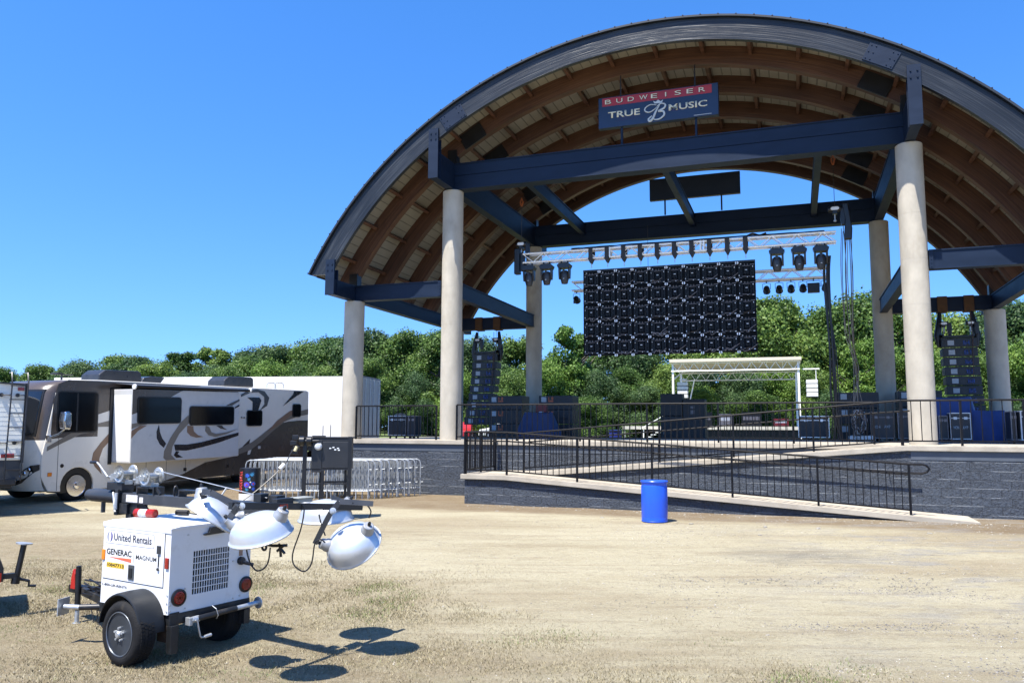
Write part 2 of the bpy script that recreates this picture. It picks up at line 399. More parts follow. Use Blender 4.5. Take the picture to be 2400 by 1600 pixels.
for k in range(nr + 1):
    t = t0 + (PI - 2 * t0) * k / nr; d = 0.022 / RO
    p = [pol(RO + .1, t - d), pol(RO + .1, t + d), pol(RO + .122, t + d * .6), pol(RO + .122, t - d * .6)]
    mb.slab_y(p, -1.61, 10.36)
mb.build('roof_rib', NAVYD, pav)
npur = 19
for k in range(npur):
    t = t0 + .02 + (PI - 2 * t0 - .04) * (k + .5) / npur; d = 0.05 / RO
    p = [pol(RO - .112, t - d), pol(RO - .112, t + d), pol(RO - .34, t + d), pol(RO - .34, t - d)]
    mb = MB(); edges = [-1.365] + [e for b in BROWN for e in (b - .13, b + .13)]
    for i in range(0, len(edges) - 1, 2): mb.slab_y(p, edges[i], edges[i + 1])
    mb.build('purlin', WOOD, pav)
# columns
def column(a, b, ztop, r=.335):
    mb = MB(); prof = [(r, DK - .01), (r, ztop - .02), (r - .02, ztop)]
    z = DK + 1.2
    prof = [(r, DK - .01)]
    while z < ztop - .3:
        prof += [(r, z - .004), (r - .002, z - .003), (r - .002, z + .003), (r, z + .004)]; z += 1.22
    prof += [(r, ztop - .02), (r - .02, ztop)]
    mb.lathe(prof, (a, b, 0), n=40); return mb.build('column', CONC, pav, smooth=True)
for a in (0, W):
    column(a, 0, ZU0); column(a, DB, ZU0)
for a in (-SO_, W + SO_):
    column(a, 0, ZL0); column(a, DB, ZL0)
# beams
def ibeam(name, p, q, z0, z1, wd=.36, seam=False, m=NAVY):
    mb = MB(); p = Vector((*p, 0)); q = Vector((*q, 0)); h = z1 - z0
    def bar(w_, za, zb): mb.bar(p + Vector((0, 0, (za + zb) / 2)), q + Vector((0, 0, (za + zb) / 2)), w_, zb - za)
    t = .035
    bar(wd, z0, z0 + t); bar(wd, z1 - t, z1)
    if seam:
        zm = z0 + h * .53
        bar(wd - .05, z0 + t, zm - .012); bar(wd - .14, zm - .012, zm + .012); bar(wd - .07, zm + .012, z1 - t)
    else: bar(wd - .06, z0 + t, z1 - t)
    return mb.build(name, m, pav)
r_ = .0
ibeam('roof_beam', (-.14, 0), (W + .14, 0), ZU0 + .003, ZU1, .44, True)
ibeam('roof_beam', (-.14, DB), (W + .14, DB), ZU0 + .003, ZU1, .44, True)
for a in (0, W): ibeam('roof_beam', (a, .225), (a, DB - .225), ZU0 + .006, ZU1 - .003, .30)
for a in (W / 6, W / 2, W * 5 / 6): ibeam('cross_brace', (a, .225), (a, DB - .225), ZU0 + .32, ZU1 - .09, .2)
for b in (0, DB):
    ibeam('side_beam', (-SO_ - .1, b), (-.337, b), ZL0 + .003, ZL1, .3)
    ibeam('side_beam', (W + .337, b), (W + SO_ + .1, b), ZL0 + .003, ZL1, .3)
for a in (-SO_, W + SO_): ibeam('side_beam', (a, .155), (a, DB - .155), ZL0 + .006, ZL1 - .003, .26)
for a in (0, W): ibeam('side_beam', (a, .337), (a, DB - .337), ZL0 + .006, ZL1 - .003, .26)
# brackets that carry the front and rear arches, stub posts on the columns
for a, z0, z1, up in ((-SO_, ZL0, ZL1, .85), (0, ZU0, ZU1, 1.05), (W, ZU0, ZU1, 1.05), (W + SO_, ZL0, ZL1, .85)):
    for sgn in (-1, 1):
        base = 0 if sgn < 0 else DB; e = 1.50 if sgn < 0 else 1.4
        mb = MB()
        y0, y1 = (base - e, base - .23) if sgn < 0 else (base + .23, base + e)
        mb.box(a - .13, a + .13, y0, y1, z0 + .01, z1 - .01)
        if sgn < 0:
            ztop = ZC + math.sqrt(RI ** 2 - (a - W / 2) ** 2)
            mb.box(a - .16, a + .16, -1.575, -1.513, z0, ztop + .46)
            mb.box(a - .16, a + .16, -1.365, -1.32, z0 + .02, ztop + .15)
            for i in (-1, 1):
                for j in (.12, .3): mb.cyl((a + i * .08, -1.60, ztop + j), (a + i * .08, -1.57, ztop + j), .022, 6)
        mb.build('bracket', NAVY, pav)
    for b in (0, DB):
        zt = ZC + math.sqrt(RI ** 2 - (a - W / 2) ** 2)
        mb = MB(); mb.box(a - .15, a + .15, b - .14, b + .14, z1, zt + .25); mb.build('stub_post', BLACK, pav)
# end plates and bolts of the beams against columns A and B
for a, s in ((-.38, -1), (W + .38, 1)):
    mb = MB(); mb.box(a - .05, a + .05, -.165, -.152, ZL0 + .02, ZL1 - .02)
    for k in range(5): mb.cyl((a, -.178, ZL0 + .07 + k * .095), (a, -.16, ZL0 + .07 + k * .095), .014, 6)
    mb.build('bolt_plate', NAVY, pav)
# splice plates on the front arch
for ang in (R(60.0), R(119.5)):
    mb = MB(); hw = .40 / 12.1
    ps = [pol(11.9, ang - hw), pol(12.38, ang - hw), pol(12.38, ang + hw), pol(11.9, ang + hw)]
    mb.slab_y(ps, -1.535, -1.508)
    for i in (-.85, -.55, .55, .85):
        for r2 in (11.96, 12.14, 12.32):
            x, z = pol(r2, ang + i * hw); mb.cyl((x, -1.552, z), (x, -1.53, z), .017, 6)
    mb.build('splice_plate', NAVY, pav, bevel=.004)
# ------------------------------------------------------------------ platform, walls, ramp
def block_material():
    m = bpy.data.materials.new('split_face_block'); m.use_nodes = True; n = m.node_tree; L = n.links.new; b = n.nodes['Principled BSDF']
    tc = n.nodes.new('ShaderNodeTexCoord'); sp = n.nodes.new('ShaderNodeSeparateXYZ'); L(tc.outputs['Object'], sp.inputs[0])
    ad = n.nodes.new('ShaderNodeMath'); ad.operation = 'ADD'; L(sp.outputs[0], ad.inputs[0]); L(sp.outputs[1], ad.inputs[1])
    cb = n.nodes.new('ShaderNodeCombineXYZ'); L(ad.outputs[0], cb.inputs[0]); L(sp.outputs[2], cb.inputs[1])
    br = n.nodes.new('ShaderNodeTexBrick'); L(cb.outputs[0], br.inputs['Vector']); br.inputs['Scale'].default_value = 1.0
    br.inputs['Brick Width'].default_value = .42; br.inputs['Row Height'].default_value = .205; br.inputs['Mortar Size'].default_value = .006
    br.inputs['Mortar Smooth'].default_value = .3; br.inputs['Color1'].default_value = (.046, .058, .077, 1); br.inputs['Color2'].default_value = (.038, .048, .064, 1); br.inputs['Mortar'].default_value = (.026, .033, .044, 1)
    nz = n.nodes.new('ShaderNodeTexNoise'); nz.inputs['Scale'].default_value = 21; nz.inputs['Detail'].default_value = 8; nz.inputs['Roughness'].default_value = .7; L(tc.outputs['Object'], nz.inputs['Vector'])
    r = ramp(n, [(.32, (.42, .42, .42)), (.65, (1.3, 1.3, 1.3))]); L(nz.outputs['Fac'], r.inputs[0])
    mu = n.nodes.new('ShaderNodeMixRGB'); mu.blend_type = 'MULTIPLY'; mu.inputs[0].default_value = 1; L(br.outputs['Color'], mu.inputs[1]); L(r.outputs[0], mu.inputs[2])
    # chipped light lines on the course joints
    rowf = n.nodes.new('ShaderNodeMath'); rowf.operation = 'MODULO'; L(sp.outputs[2], rowf.inputs[0]); rowf.inputs[1].default_value = .205
    lt = n.nodes.new('ShaderNodeMath'); lt.operation = 'LESS_THAN'; L(rowf.outputs[0], lt.inputs[0]); lt.inputs[1].default_value = .014
    n2 = n.nodes.new('ShaderNodeTexNoise'); n2.inputs['Scale'].default_value = 1.6; n2.inputs['Detail'].default_value = 4
    mp = n.nodes.new('ShaderNodeMapping'); mp.inputs['Scale'].default_value = (1, 1, 6); L(tc.outputs['Object'], mp.inputs[0]); L(mp.outputs[0], n2.inputs['Vector'])
    g = n.nodes.new('ShaderNodeMapRange'); g.inputs[1].default_value = .48; g.inputs[2].default_value = .56; L(n2.outputs['Fac'], g.inputs[0])
    m2 = n.nodes.new('ShaderNodeMath'); m2.operation = 'MULTIPLY'; L(lt.outputs[0], m2.inputs[0]); L(g.outputs[0], m2.inputs[1])
    m3 = n.nodes.new('ShaderNodeMath'); m3.operation = 'MULTIPLY'; L(m2.outputs[0], m3.inputs[0]); m3.inputs[1].default_value = .6
    mx = n.nodes.new('ShaderNodeMixRGB'); L(m3.outputs[0], mx.inputs[0]); L(mu.outputs[0], mx.inputs[1]); mx.inputs[2].default_value = (.42, .45, .48, 1)
    L(mx.outputs[0], b.inputs['Base Color']); b.inputs['Roughness'].default_value = .6
    hm = n.nodes.new('ShaderNodeMath'); hm.operation = 'ADD'; L(nz.outputs['Fac'], hm.inputs[0])
    mo = n.nodes.new('ShaderNodeMath'); mo.operation = 'MULTIPLY'; L(br.outputs['Fac'], mo.inputs[0]); mo.inputs[1].default_value = -.8; L(mo.outputs[0], hm.inputs[1])
    bp = n.nodes.new('ShaderNodeBump'); bp.inputs['Strength'].default_value = 1.0; bp.inputs['Distance'].default_value = .045; L(hm.outputs[0], bp.inputs['Height']); L(bp.outputs[0], b.inputs['Normal'])
    return m
BLOCK = block_material()
SMOOTHB = mat('smooth_block', (.105, .125, .155), .55, var=.12, scale=3, bump=.1, bscale=40)
plat = thing('stage_platform', 'raised stage platform with blue-grey split-face block wall and pale concrete edge', 'platform', SO, SA)
AL, AR = -4.15, 24.0
def wall_prism(poly, b0, b1, name='block_wall', m=None):
    mb = MB(); mb.slab_y(poly, b0, b1); return mb.build(name, m or BLOCK, plat)
TH = .13
wall_prism([(AL, -.3), (13.0, -.3), (13.0, DK - TH - .22), (AL, DK - TH - .22)], -.45, 10.5)
wall_prism([(AL - .01, DK - TH - .215), (13.0, DK - TH - .215), (13.0, DK - TH), (AL - .01, DK - TH)], -.462, 10.49, 'cap_course', SMOOTHB)
mb = MB(); mb.box(AL - .08, AR, -.53, 10.56, DK - TH, DK); mb.build('deck_slab', SLAB, plat, bevel=.012)
# right hand extension (in front of columns B and the outer right one)
wall_prism([(13.003, -.3), (AR, -.3), (AR, DK - TH - .22), (13.003, DK - TH - .22)], -1.55, 10.4)
wall_prism([(12.9, DK - TH - .215), (AR, DK - TH - .215), (AR, DK - TH - .002), (12.9, DK - TH - .002)], -1.562, -.47, 'cap_course', SMOOTHB)
# upper flight b -0.47..-1.55
rz_u = lambda a: 1.16 if a < 2.95 else 1.16 + (min(a, 12.8) - 2.95) * (DK - 1.16) / (12.8 - 2.95)
wall_prism([(1.72, -.3), (13.0, -.3), (13.0, DK - TH - .003), (12.8, DK - TH - .003), (2.95, 1.16 - TH - .003), (1.72, 1.16 - TH - .003)], -1.55, -.465)
top = [(1.63, 1.16), (2.95, 1.16), (12.8, DK - .001), (AR, DK - .001)]; bot = [(a, z - TH) for a, z in reversed(top)]
mb = MB(); mb.slab_y(top + bot, -1.63, -.535); mb.build('ramp_slab', SLAB, plat, bevel=.012)
# lower flight b -1.63..-2.9
wall_prism([(1.72, -.3), (12.6, -.3), (12.6, .36), (2.9, 1.15 - TH - .003), (1.72, 1.16 - TH - .003)], -2.86, -1.553)
top = [(1.63, 1.157), (2.9, 1.155), (12.72, .487), (14.05, .395)]; bot = [(14.05, .30), (12.72, .36), (2.9, 1.155 - TH), (1.63, 1.157 - TH)]
mb = MB(); mb.slab_y(top + bot, -2.96, -1.636); mb.build('ramp_slab', SLAB, plat, bevel=.01)

# railings ---------------------------------------------------------
def railing(label, pts, posts_a, h=1.09, spacing=.162, y=0.0, mid=None, loop=False, axis='a', post_ext=.0, tube=.024):
    """pts: list of (a, z) of the walking surface; runs along a at b=y"""
    t = thing('railing', label, 'railing', SO, SA, 'black metal railings of the stage')
    def sz(a):
        for (a0, z0), (a1, z1) in zip(pts, pts[1:]):
            if a0 <= a <= a1 + 1e-6: return z0 + (z1 - z0) * (a - a0) / max(1e-6, a1 - a0)
        return pts[-1][1] if a > pts[-1][0] else pts[0][1]
    P3 = (lambda a, z: (a, y, z)) if axis == 'a' else (lambda a, z: (y, a, z))
    mb = MB(); line = [P3(a, z + h) for a, z in pts]
    if loop:
        a1, z1 = pts[-1]; line += [P3(a1 + .28, z1 + h), P3(a1 + .37, z1 + h - .03), P3(a1 + .42, z1 + h - .1), P3(a1 + .37, z1 + h - .17), P3(a1 + .28, z1 + h - .2), P3(a1 - .02, z1 + h - .2)]
    mb.tube(line, tube, 8); mb.build('top_rail', RAIL, t, smooth=True)
    mb = MB()
    for (a0, z0), (a1, z1) in zip(pts, pts[1:]): mb.bar(P3(a0, z0 + .11), P3(a1, z1 + .11), .03, .035)
    mb.build('bottom_rail', RAIL, t)
    if mid:
        mb = MB(); mb.tube([P3(a, z + mid[0]) if axis != 'a' else (a, y + mid[1], z + mid[0]) for a, z in (mid[2] if len(mid) > 2 else pts)], .02, 8); mb.build('handrail', RAIL, t, smooth=True)
    for a in posts_a:
        mb = MB(); z = sz(a); p = P3(a, 0)
        mb.box(p[0] - .025, p[0] + .025, p[1] - .025, p[1] + .025, z - post_ext, z + h - .01)
        mb.build('post', RAIL, t)
    nb = 0
    for a0, a1 in zip(posts_a, posts_a[1:]):
        k = max(1, round((a1 - a0) / spacing))
        for i in range(1, k):
            a = a0 + (a1 - a0) * i / k; z = sz(a)
            mb = MB(); p = P3(a, 0); mb.box(p[0] - .0095, p[0] + .0095, p[1] - .0095, p[1] + .0095, z + .125, z + h - .02)
            if nb < 98: mb.build('baluster', RAIL, t)
            nb += 1
    return t
LOWS = [(1.72, 1.16), (2.94, 1.155), (12.69, .49)]
railing('long sloping front railing of the lower ramp ending in a rounded loop', LOWS, [1.72, 2.94, 4.89, 6.84, 8.79, 10.74, 12.69], 1.14, .162, -2.86, (.9, .09), True)
railing('short railing across the left end of the ramp landing', [(-2.84, 1.16), (-.62, 1.16)], [-2.84, -1.73, -.62], 1.14, .13, 1.74, None, axis='b')
railing('railing on the upper ramp climbing to the right between the two flights', [(2.99, 1.175), (12.72, DK)], [2.99, 4.9, 6.83, 8.75, 10.7, 12.72], 1.09, .165, -1.58, (.84, .08, [(3.1, 1.18), (12.3, 1.99), (12.93, DK)]))
railing('level railing along the deck edge behind the ramp', [(.40, DK), (12.2, DK)], [.40, 2.37, 4.33, 6.3, 8.27, 10.23, 12.2], 1.09, .165, -.42)
railing('short level railing on the deck between the two left columns', [(-3.22, DK), (-.35, DK)], [-3.22, -.35], 1.07, .15, -.3)
railing('level railing on the deck edge in front of the right column', [(12.74, DK), (15.35, DK)], [12.74, 14.02, 15.33], 1.09, .22, -1.57)
# inner wall handrail of the lower flight
t = thing('railing', 'single handrail pipe fixed to the wall beside the lower ramp', 'railing', SO, SA, 'black metal railings of the stage')
mb = MB(); mb.tube([(3.1, -1.74, 2.0), (12.7, -1.74, 1.38), (13.05, -1.74, 1.37)], .022, 8)
mb.build('handrail', RAIL, t, smooth=True)
for k in range(6):
    a = 3.4 + k * 1.8; z = 2.0 - (a - 3.1) * .0646
    mb = MB(); mb.tube([(a, -1.74, z), (a, -1.74, z - .06), (a, -1.56, z - .08)], .01, 6); mb.build('wall_bracket', RAIL, t)
# stair rail falling away at the far right
railing('stair railing sloping down at the right end of the deck', [(15.45, DK), (16.9, DK - .72)], [15.45, 16.9], 1.05, .16, -1.70)
# ------------------------------------------------------------------ light tower trailer
TO, TA = Vector((-3.51, 8.40, 0)), R(-31.5)
def wt(x, y, z):                       # world direction -> trailer frame
    c, s = math.cos(TA), math.sin(TA); return Vector((c * x + s * y, -s * x + c * y, z))
LT = thing('light_tower_trailer', 'white towable light tower with folded black mast and four round lamps', 'light tower', TO, TA)
BODY = mat('trailer_white', (0.80, 0.81, 0.81), 0.32, var=0.03, scale=2, dirt=(0.50, 0.46, 0.40), dscale=3.0, dpos=(0.56, 0.9), spec=0.5)
CHAS = mat('chassis_black', (0.016, 0.018, 0.021), 0.45, var=0.4, scale=8, dirt=(0.14, 0.11, 0.08), dscale=4, dpos=(0.55, 0.85))
MAST = mat('mast_grey', (0.045, 0.050, 0.058), 0.42, var=0.2, scale=6, dirt=(0.12, 0.11, 0.10), dscale=6, dpos=(0.6, 0.85))
REDL = mat('red_lens', (0.45, 0.02, 0.012), 0.18, var=0.2, scale=30, spec=0.6)
AMB = mat('amber_lens', (0.85, 0.25, 0.02), 0.2, var=0.1)
INK = mat('navy_ink', (0.02, 0.022, 0.06), 0.4); INKB = mat('black_ink', (0.015, 0.015, 0.018), 0.4)
# body shell with a real grille opening in the rear face
G0, G1, GZ0, GZ1 = .275, .742, .640, 1.094
x0, x1, y0, y1, z0, z1 = -1.18, 0, 0, 1.035, .485, 1.335
mb = MB(); t = .012
mb.box(x0, x1, y0, y0 + t, z0, z1); mb.box(x0, x1, y1 - t, y1, z0, z1); mb.box(x0, x0 + t, y0 + t, y1 - t, z0, z1)
mb.box(x1 - t, x1, y0 + t, G0, z0, z1); mb.box(x1 - t, x1, G1, y1 - t, z0, z1); mb.box(x1 - t, x1, G0, G1, z0, GZ0); mb.box(x1 - t, x1, G0, G1, GZ1, z1)
mb.box(x0 + t, x1 - t, y0 + t, y1 - t, z0, z0 + t)
mb.build('body', BODY, LT)
mb = MB(); mb.box(-.42, -.40, .2, .8, .55, 1.2); mb.box(-.40, -.1, .2, .22, .55, 1.2); mb.build('radiator', BLACK, LT)
mb = MB(); nx, nz = 15, 7
for i in range(nx + 1):
    b = G0 + (G1 - G0) * i / nx; mb.box(-.011, -.001, b - .0036, b + .0036, GZ0, GZ1)
for k in range(nz + 1):
    z = GZ0 + (GZ1 - GZ0) * k / nz; mb.box(-.010, .0005, G0, G1, z - .004, z + .004)
mb.build('grille', BODY, LT)
mb = MB(); mb.slab_x([(-.008, 1.30), (-.012, 1.352), (.10, 1.366), (.93, 1.366), (1.047, 1.352), (1.043, 1.30), (1.037, 1.30), (1.037, 1.336), (-.003, 1.336), (-.003, 1.30)], -1.19, .008)
mb.build('lid', BODY, LT, bevel=.004)
# side door
mb = MB(); dz0, dz1 = .752, 1.298
mb.box(-1.15, -.10, -.0065, -.0005, dz0, dz1); d = mb.build('side_door', BODY, LT, bevel=.002)
mb = MB()
for (a0, a1, c0, c1) in ((-1.157, -.093, dz0 - .007, dz0 - .002), (-.0975, -.0925, dz0, dz1), (-1.157, -1.152, dz0, dz1), (-1.13, -.12, 1.301, 1.312)): mb.box(a0, a1, -.003, .002, c0, c1)
mb.build('door_gap', mat('gap_shadow', (.05, .05, .055), .8), LT)
mb = MB(); mb.box(-.688, -.588, -.016, -.007, .776, .932); la = mb.build('latch', mat('latch_grey', (.10, .11, .115), .4, metal=.5), LT, bevel=.006)
mb = MB(); mb.box(-.665, -.61, -.024, -.016, .80, .90); mb.build('latch_handle', CHAS, la, bevel=.004)
# lettering
rs = (PI / 2, 0, 0); Y = -.0068
pl = MB()
def rrect(a0, a1, c0, c1, r, n=5):
    out = []
    for cx, cz, s in ((a1 - r, c1 - r, 0), (a0 + r, c1 - r, 1), (a0 + r, c0 + r, 2), (a1 - r, c0 + r, 3)):
        for k in range(n + 1): q = (s + k / n) * PI / 2; out.append((cx + r * math.cos(q), cz + r * math.sin(q)))
    return out
pl.slab_y(rrect(-1.128, -.270, 1.128, 1.272, .022), Y - .0006, Y); pd = pl.build('decal_border', mat('decal_blue', (.10, .12, .30), .4), LT)
pl = MB(); pl.slab_y(rrect(-1.124, -.274, 1.132, 1.268, .020), Y - .0012, Y - .0006); pl.build('decal_panel', BODY, LT)
Y2 = Y - .0013
def half_oval(cx, cz, rx, rz_, sgn, m, nm):
    o = []
    for k in range(17):
        q = -PI / 2 + PI * k / 16; o.append((cx + sgn * (rx * math.cos(q)), cz + rz_ * math.sin(q)))
    for k in range(17):
        q = PI / 2 - PI * k / 16; o.append((cx + sgn * (rx * .45 * math.cos(q)), cz + rz_ * math.sin(q)))
    q = MB(); q.slab_y(o, Y2 - .0015, Y2); q.build(nm, m, LT)
half_oval(-1.050, 1.2, .045, .052, 1, mat('logo_purple', (.07, .05, .35), .4), 'logo_shape')
half_oval(-1.062, 1.2, .040, .052, -1, mat('logo_grey', (.35, .37, .50), .4), 'logo_shape')
text('United Rentals', 'lettering', INK, LT, (-.978, Y2, 1.166), rs, 1, .0015, (.665, .078), offset=.012)
text('GENERAC', 'lettering', INKB, LT, (-1.100, Y, 1.010), rs, 1, .0015, (.45, .064), offset=.022)
text('MAGNUM', 'lettering', INKB, LT, (-.572, Y, .998), rs, 1, .0015, (.352, .046), offset=.006)
mb = MB(); mb.slab_y([(-1.072, .984), (-.650, .952), (-.650, .992)], Y - .0015, Y); mb.build('decal_wedge', mat('decal_orange', (.80, .16, .08), .4), LT)
mb = MB(); mb.box(-.612, -.608, Y - .0015, Y, .95, 1.07); mb.build('decal_line', mat('logo_grey', (.35, .37, .5), .4), LT)
mb = MB(); mb.box(-1.09, -.768, Y - .0012, Y, .873, .928); mb.build('number_plate', mat('decal_yellow', (.85, .55, .05), .4), LT)
text('10847713', 'lettering', INKB, LT, (-1.083, Y - .0012, .883), rs, 1, .0012, (.306, .036), offset=.02)
text('1-800-UR-RENTS', 'lettering', INK, LT, (-1.155, -.001, .672), rs, 1, .0012, (.44, .026), offset=.01)
mb = MB(); mb.cyl((-.178, -.013, 1.075), (-.178, -.013, .95), .006, 8); mb.box(-.205, -.150, -.022, -.0075, 1.085, 1.168); mb.cyl((-.178, -.012, .93), (-.178, -.024, .93), .016, 12); mb.build('side_wrench', MAST, LT, bevel=.002)
# markers, lights
for a, m, nm in ((-1.15, AMB, 'side_marker'), (-.042, REDL, 'side_marker')):
    mb = MB(); mb.box(a - .026, a + .026, -.018, -.001, .945, 1.055); mb.build(nm, m, LT, bevel=.005)
for b in (.116, .977):
    mb = MB(); mb.lathe([(.088, 0), (.088, .016), (.070, .022), (.066, .012)], (.0008, b, .642), (1, 0, 0), 28); o = mb.build('tail_light', BLACK, LT, smooth=True)
    mb = MB(); mb.lathe([(.067, 0), (.064, .012), (.04, .018), (.0, .020)], (.006, b, .642), (1, 0, 0), 28)
    for r in (.02, .035, .05): mb.lathe([(r, .02), (r + .003, .021), (r + .006, .02)], (.006, b, .642), (1, 0, 0), 24)
    mb.build('lens', REDL, o, smooth=True)
mb = MB(); mb.slab_x([(.386, 1.245), (.657, 1.25), (.657, 1.268), (.60, 1.275), (.585, 1.325), (.46, 1.325), (.44, 1.27), (.386, 1.26)], .001, .035); mb.build('licence_lamp', BLACK, LT, bevel=.004)
mb = MB(); mb.lathe([(.045, 0), (.045, .03), (.034, .05), (.0, .055)], (.001, .895, .912), (1, 0, 0), 20); mb.tube([(.04, .895, .90), (.09, .93, .885), (.12, .98, .865)], [.022, .02, .018], 10); mb.build('plug_socket', BLACK, LT, smooth=True)
mb = MB(); mb.box(.0005, .003, .872, .922, .965, 1.035); mb.build('warning_label', mat('label_tan', (.45, .28, .2), .5), LT)
rnd = random.Random(2)
mb = MB()
for (a, b, z) in [(0, .02, zz) for zz in (.52, .58, .62)] + [(0, .2, 1.27), (0, .2, .52), (0, .81, .515), (0, .9, .53), (0, .19, .72), (0, .795, .92)]: mb.cyl((0, b, z), (.008, b, z), .010, 8)
for zz in (.52, .6, .68, 1.31): mb.cyl((-.02, -.008, zz), (-.02, 0, zz), .008, 8)
mb.build('body_screws', GALV, LT)
# chassis
mb = MB(); mb.box(-1.25, .015, .02, .10, .375, .483); mb.box(-1.25, .015, .935, 1.015, .375, .483); mb.box(-.06, .015, .10, .935, .385, .483); mb.box(-1.25, -1.17, .1, .935, .375, .483)
mb.box(-.03, .05, .015, .10, .10, .375); mb.box(-.03, .05, .935, 1.02, .22, .375); mb.box(.0, .012, .015, .13, .10, .5)
mb.build('chassis', CHAS, LT, bevel=.004)
mb = MB(); mb.box(-.40, -.30, -.06, 1.0, .29, .35); mb.box(-.50, .0, .02, .06, .33, .375); mb.box(-.2, -.06, .03, .07, .2, .33); mb.build('axle', mat('rusty_steel', (.10, .06, .035), .8, var=.4, scale=12), LT)
# wheels
def trailer_wheel(parent, cx, yo, yi, s, r=.318):
    """s=-1: outer face towards -y"""
    mb = MB(); w_ = abs(yi - yo)
    prof = [(.205, .03), (.222, .012), (.25, .003), (.285, .010), (.307, .026), (r, .05)]
    full = prof + [(r + (.003 if k % 2 else -.002), .055 + (w_ - .11) * k / 8) for k in range(1, 8)] + [(rr, w_ - h) for rr, h in reversed(prof)]
    mb.lathe(full, (cx, yo, .315), (0, -s, 0), 44)
    t_ = mb.build('tyre', RUBBER, parent, smooth=True)
    tb = MB()
    for i in range(56):
        q = 2 * PI * i / 56
        for j in range(4):
            y = yo - s * (.062 + j * (w_ - .124) / 3); q2 = q + (j % 2) * .056
            cx_, cz_ = cx + (r + .002) * math.cos(q2), .315 + (r + .002) * math.sin(q2)
            tb.bar((cx_, y - .016, cz_), (cx_, y + .016, cz_), .024, .007, up=(math.cos(q2), 0, math.sin(q2)))
    tb.build('tread', RUBBER, t_)
    mb = MB(); mb.lathe([(.226, .022), (.222, .008), (.212, .012), (.204, .06), (.176, .085), (.150, .075), (.12, .055), (.085, .05), (.07, .06), (.0, .06)], (cx, yo, .315), (0, -s, 0), 40)
    rim = mb.build('rim', mat('rim_grey', (.05, .06, .075), .35, metal=.5, var=.2), parent, smooth=True)
    mb = MB()
    for i in range(5):
        q = 2 * PI * i / 5 + .3; mb.cyl((cx + .062 * math.cos(q), yo + s * -.04, .315 + .062 * math.sin(q)), (cx + .062 * math.cos(q), yo - s * -.004, .315 + .062 * math.sin(q)), .012, 8)
    mb.build('lug_nuts', GALV, rim)
    mb = MB(); mb.lathe([(.036, 0), (.036, .05), (.028, .06), (0, .062)], (cx, yo - s * .045, .315), (0, s, 0), 16); mb.build('hub_cap', GALV, rim, smooth=True)
    mb = MB()
    for i in range(8):
        q = 2 * PI * i / 8; c = Vector((cx + 1 * .163 * math.cos(q), yo - s * .078, .315 + .163 * math.sin(q)))
        mb.cyl(c, c + Vector((0, -s * -.006, 0)), .017, 10)
    mb.build('rim_hole', BLACK, rim)
    mb = MB(); mb.tube([(cx + .214 * math.cos(q), yo - s * .012, .315 + .214 * math.sin(q)) for q in [2 * PI * k / 40 for k in range(41)]], .006, 6); mb.build('rim_lip', mat('rim_lip_grey', (.16, .18, .21), .35, metal=.6), rim, smooth=True)
wh = thing('wheel', None, None); wh.parent = LT; trailer_wheel(wh, -.345, -.31, -.07, -1)
wh = thing('wheel', None, None); wh.parent = LT; trailer_wheel(wh, -.345, 1.03, .80, 1)
def fender(b0, b1, bi):
    vs = []; fs = []; n = 26; T0, T1 = R(176), R(-3)
    cx, cz = -.40, .345
    sg = 1 if b1 > b0 else -1; prof = [(b0, .335), (b0 - .005 * sg, .343), (b0, .354), (b0 + .03 * sg, .362), ((b0 + b1) / 2, .367), (b1, .365), (b1, .358), ((b0 + b1) / 2, .360), (b0 + .014 * sg, .348), (b0 + .012 * sg, .335)]
    m_ = len(prof)
    for k in range(n + 1):
        t_ = T0 + (T1 - T0) * k / n
        for b, r in prof: vs.append((cx + r * math.cos(t_), b, cz + r * math.sin(t_)))
    for k in range(n):
        for j in range(m_): fs.append((k * m_ + j, k * m_ + (j + 1) % m_, (k + 1) * m_ + (j + 1) % m_, (k + 1) * m_ + j))
    fs += [tuple(range(m_)), tuple(range(n * m_, (n + 1) * m_))]
    mb = MB(); mb.add(vs, fs); mb.box(.055, .10, min(b0 + .02, b1), max(b0 + .02, b1), .225, .30) if False else None
    return mb.build('fender', mat('fender_plastic', (.022, .025, .029), .45, var=.15, scale=5, spec=.3, dirt=(.09, .08, .06), dscale=5, dpos=(.65, .9)), LT, smooth=True)
fender(-.275, -.002, 0); fender(1.10, 1.037, 0)
# rear stabiliser across the back, with crank
mb = MB(); mb.tube([(.075, .30, .405), (.075, .80, .418)], .030, 14); mb.build('stabiliser', CHAS, LT, smooth=True)
mb = MB(); mb.tube([(.075, .78, .4175), (.075, 1.10, .4255)], .027, 14); mb.cyl((.075, 1.10, .4255), (.075, 1.112, .426), .065, 18); mb.build('stabiliser_foot', GALV, LT, smooth=True)
mb = MB(); mb.box(.03, .11, .185, .225, .355, .435); mb.cyl((.07, .22, .40), (.07, .32, .404), .034, 12); mb.build('gear_box', GALV, LT, bevel=.005)
mb = MB(); mb.tube([(.115, .25, .405), (.12, .27, .39), (.13, .305, .235), (.13, .32, .218), (.13, .36, .216)], .009, 8); mb.cyl((.13, .36, .216), (.13, .44, .222), .017, 10); mb.build('crank', GALV, LT, smooth=True)
mb = MB(); mb.tube([(.05, .50, .50), (.11, .51, .47), (.12, .53, .40), (.08, .54, .36)], .005, 6); mb.build('safety_ring', GALV, LT, smooth=True)
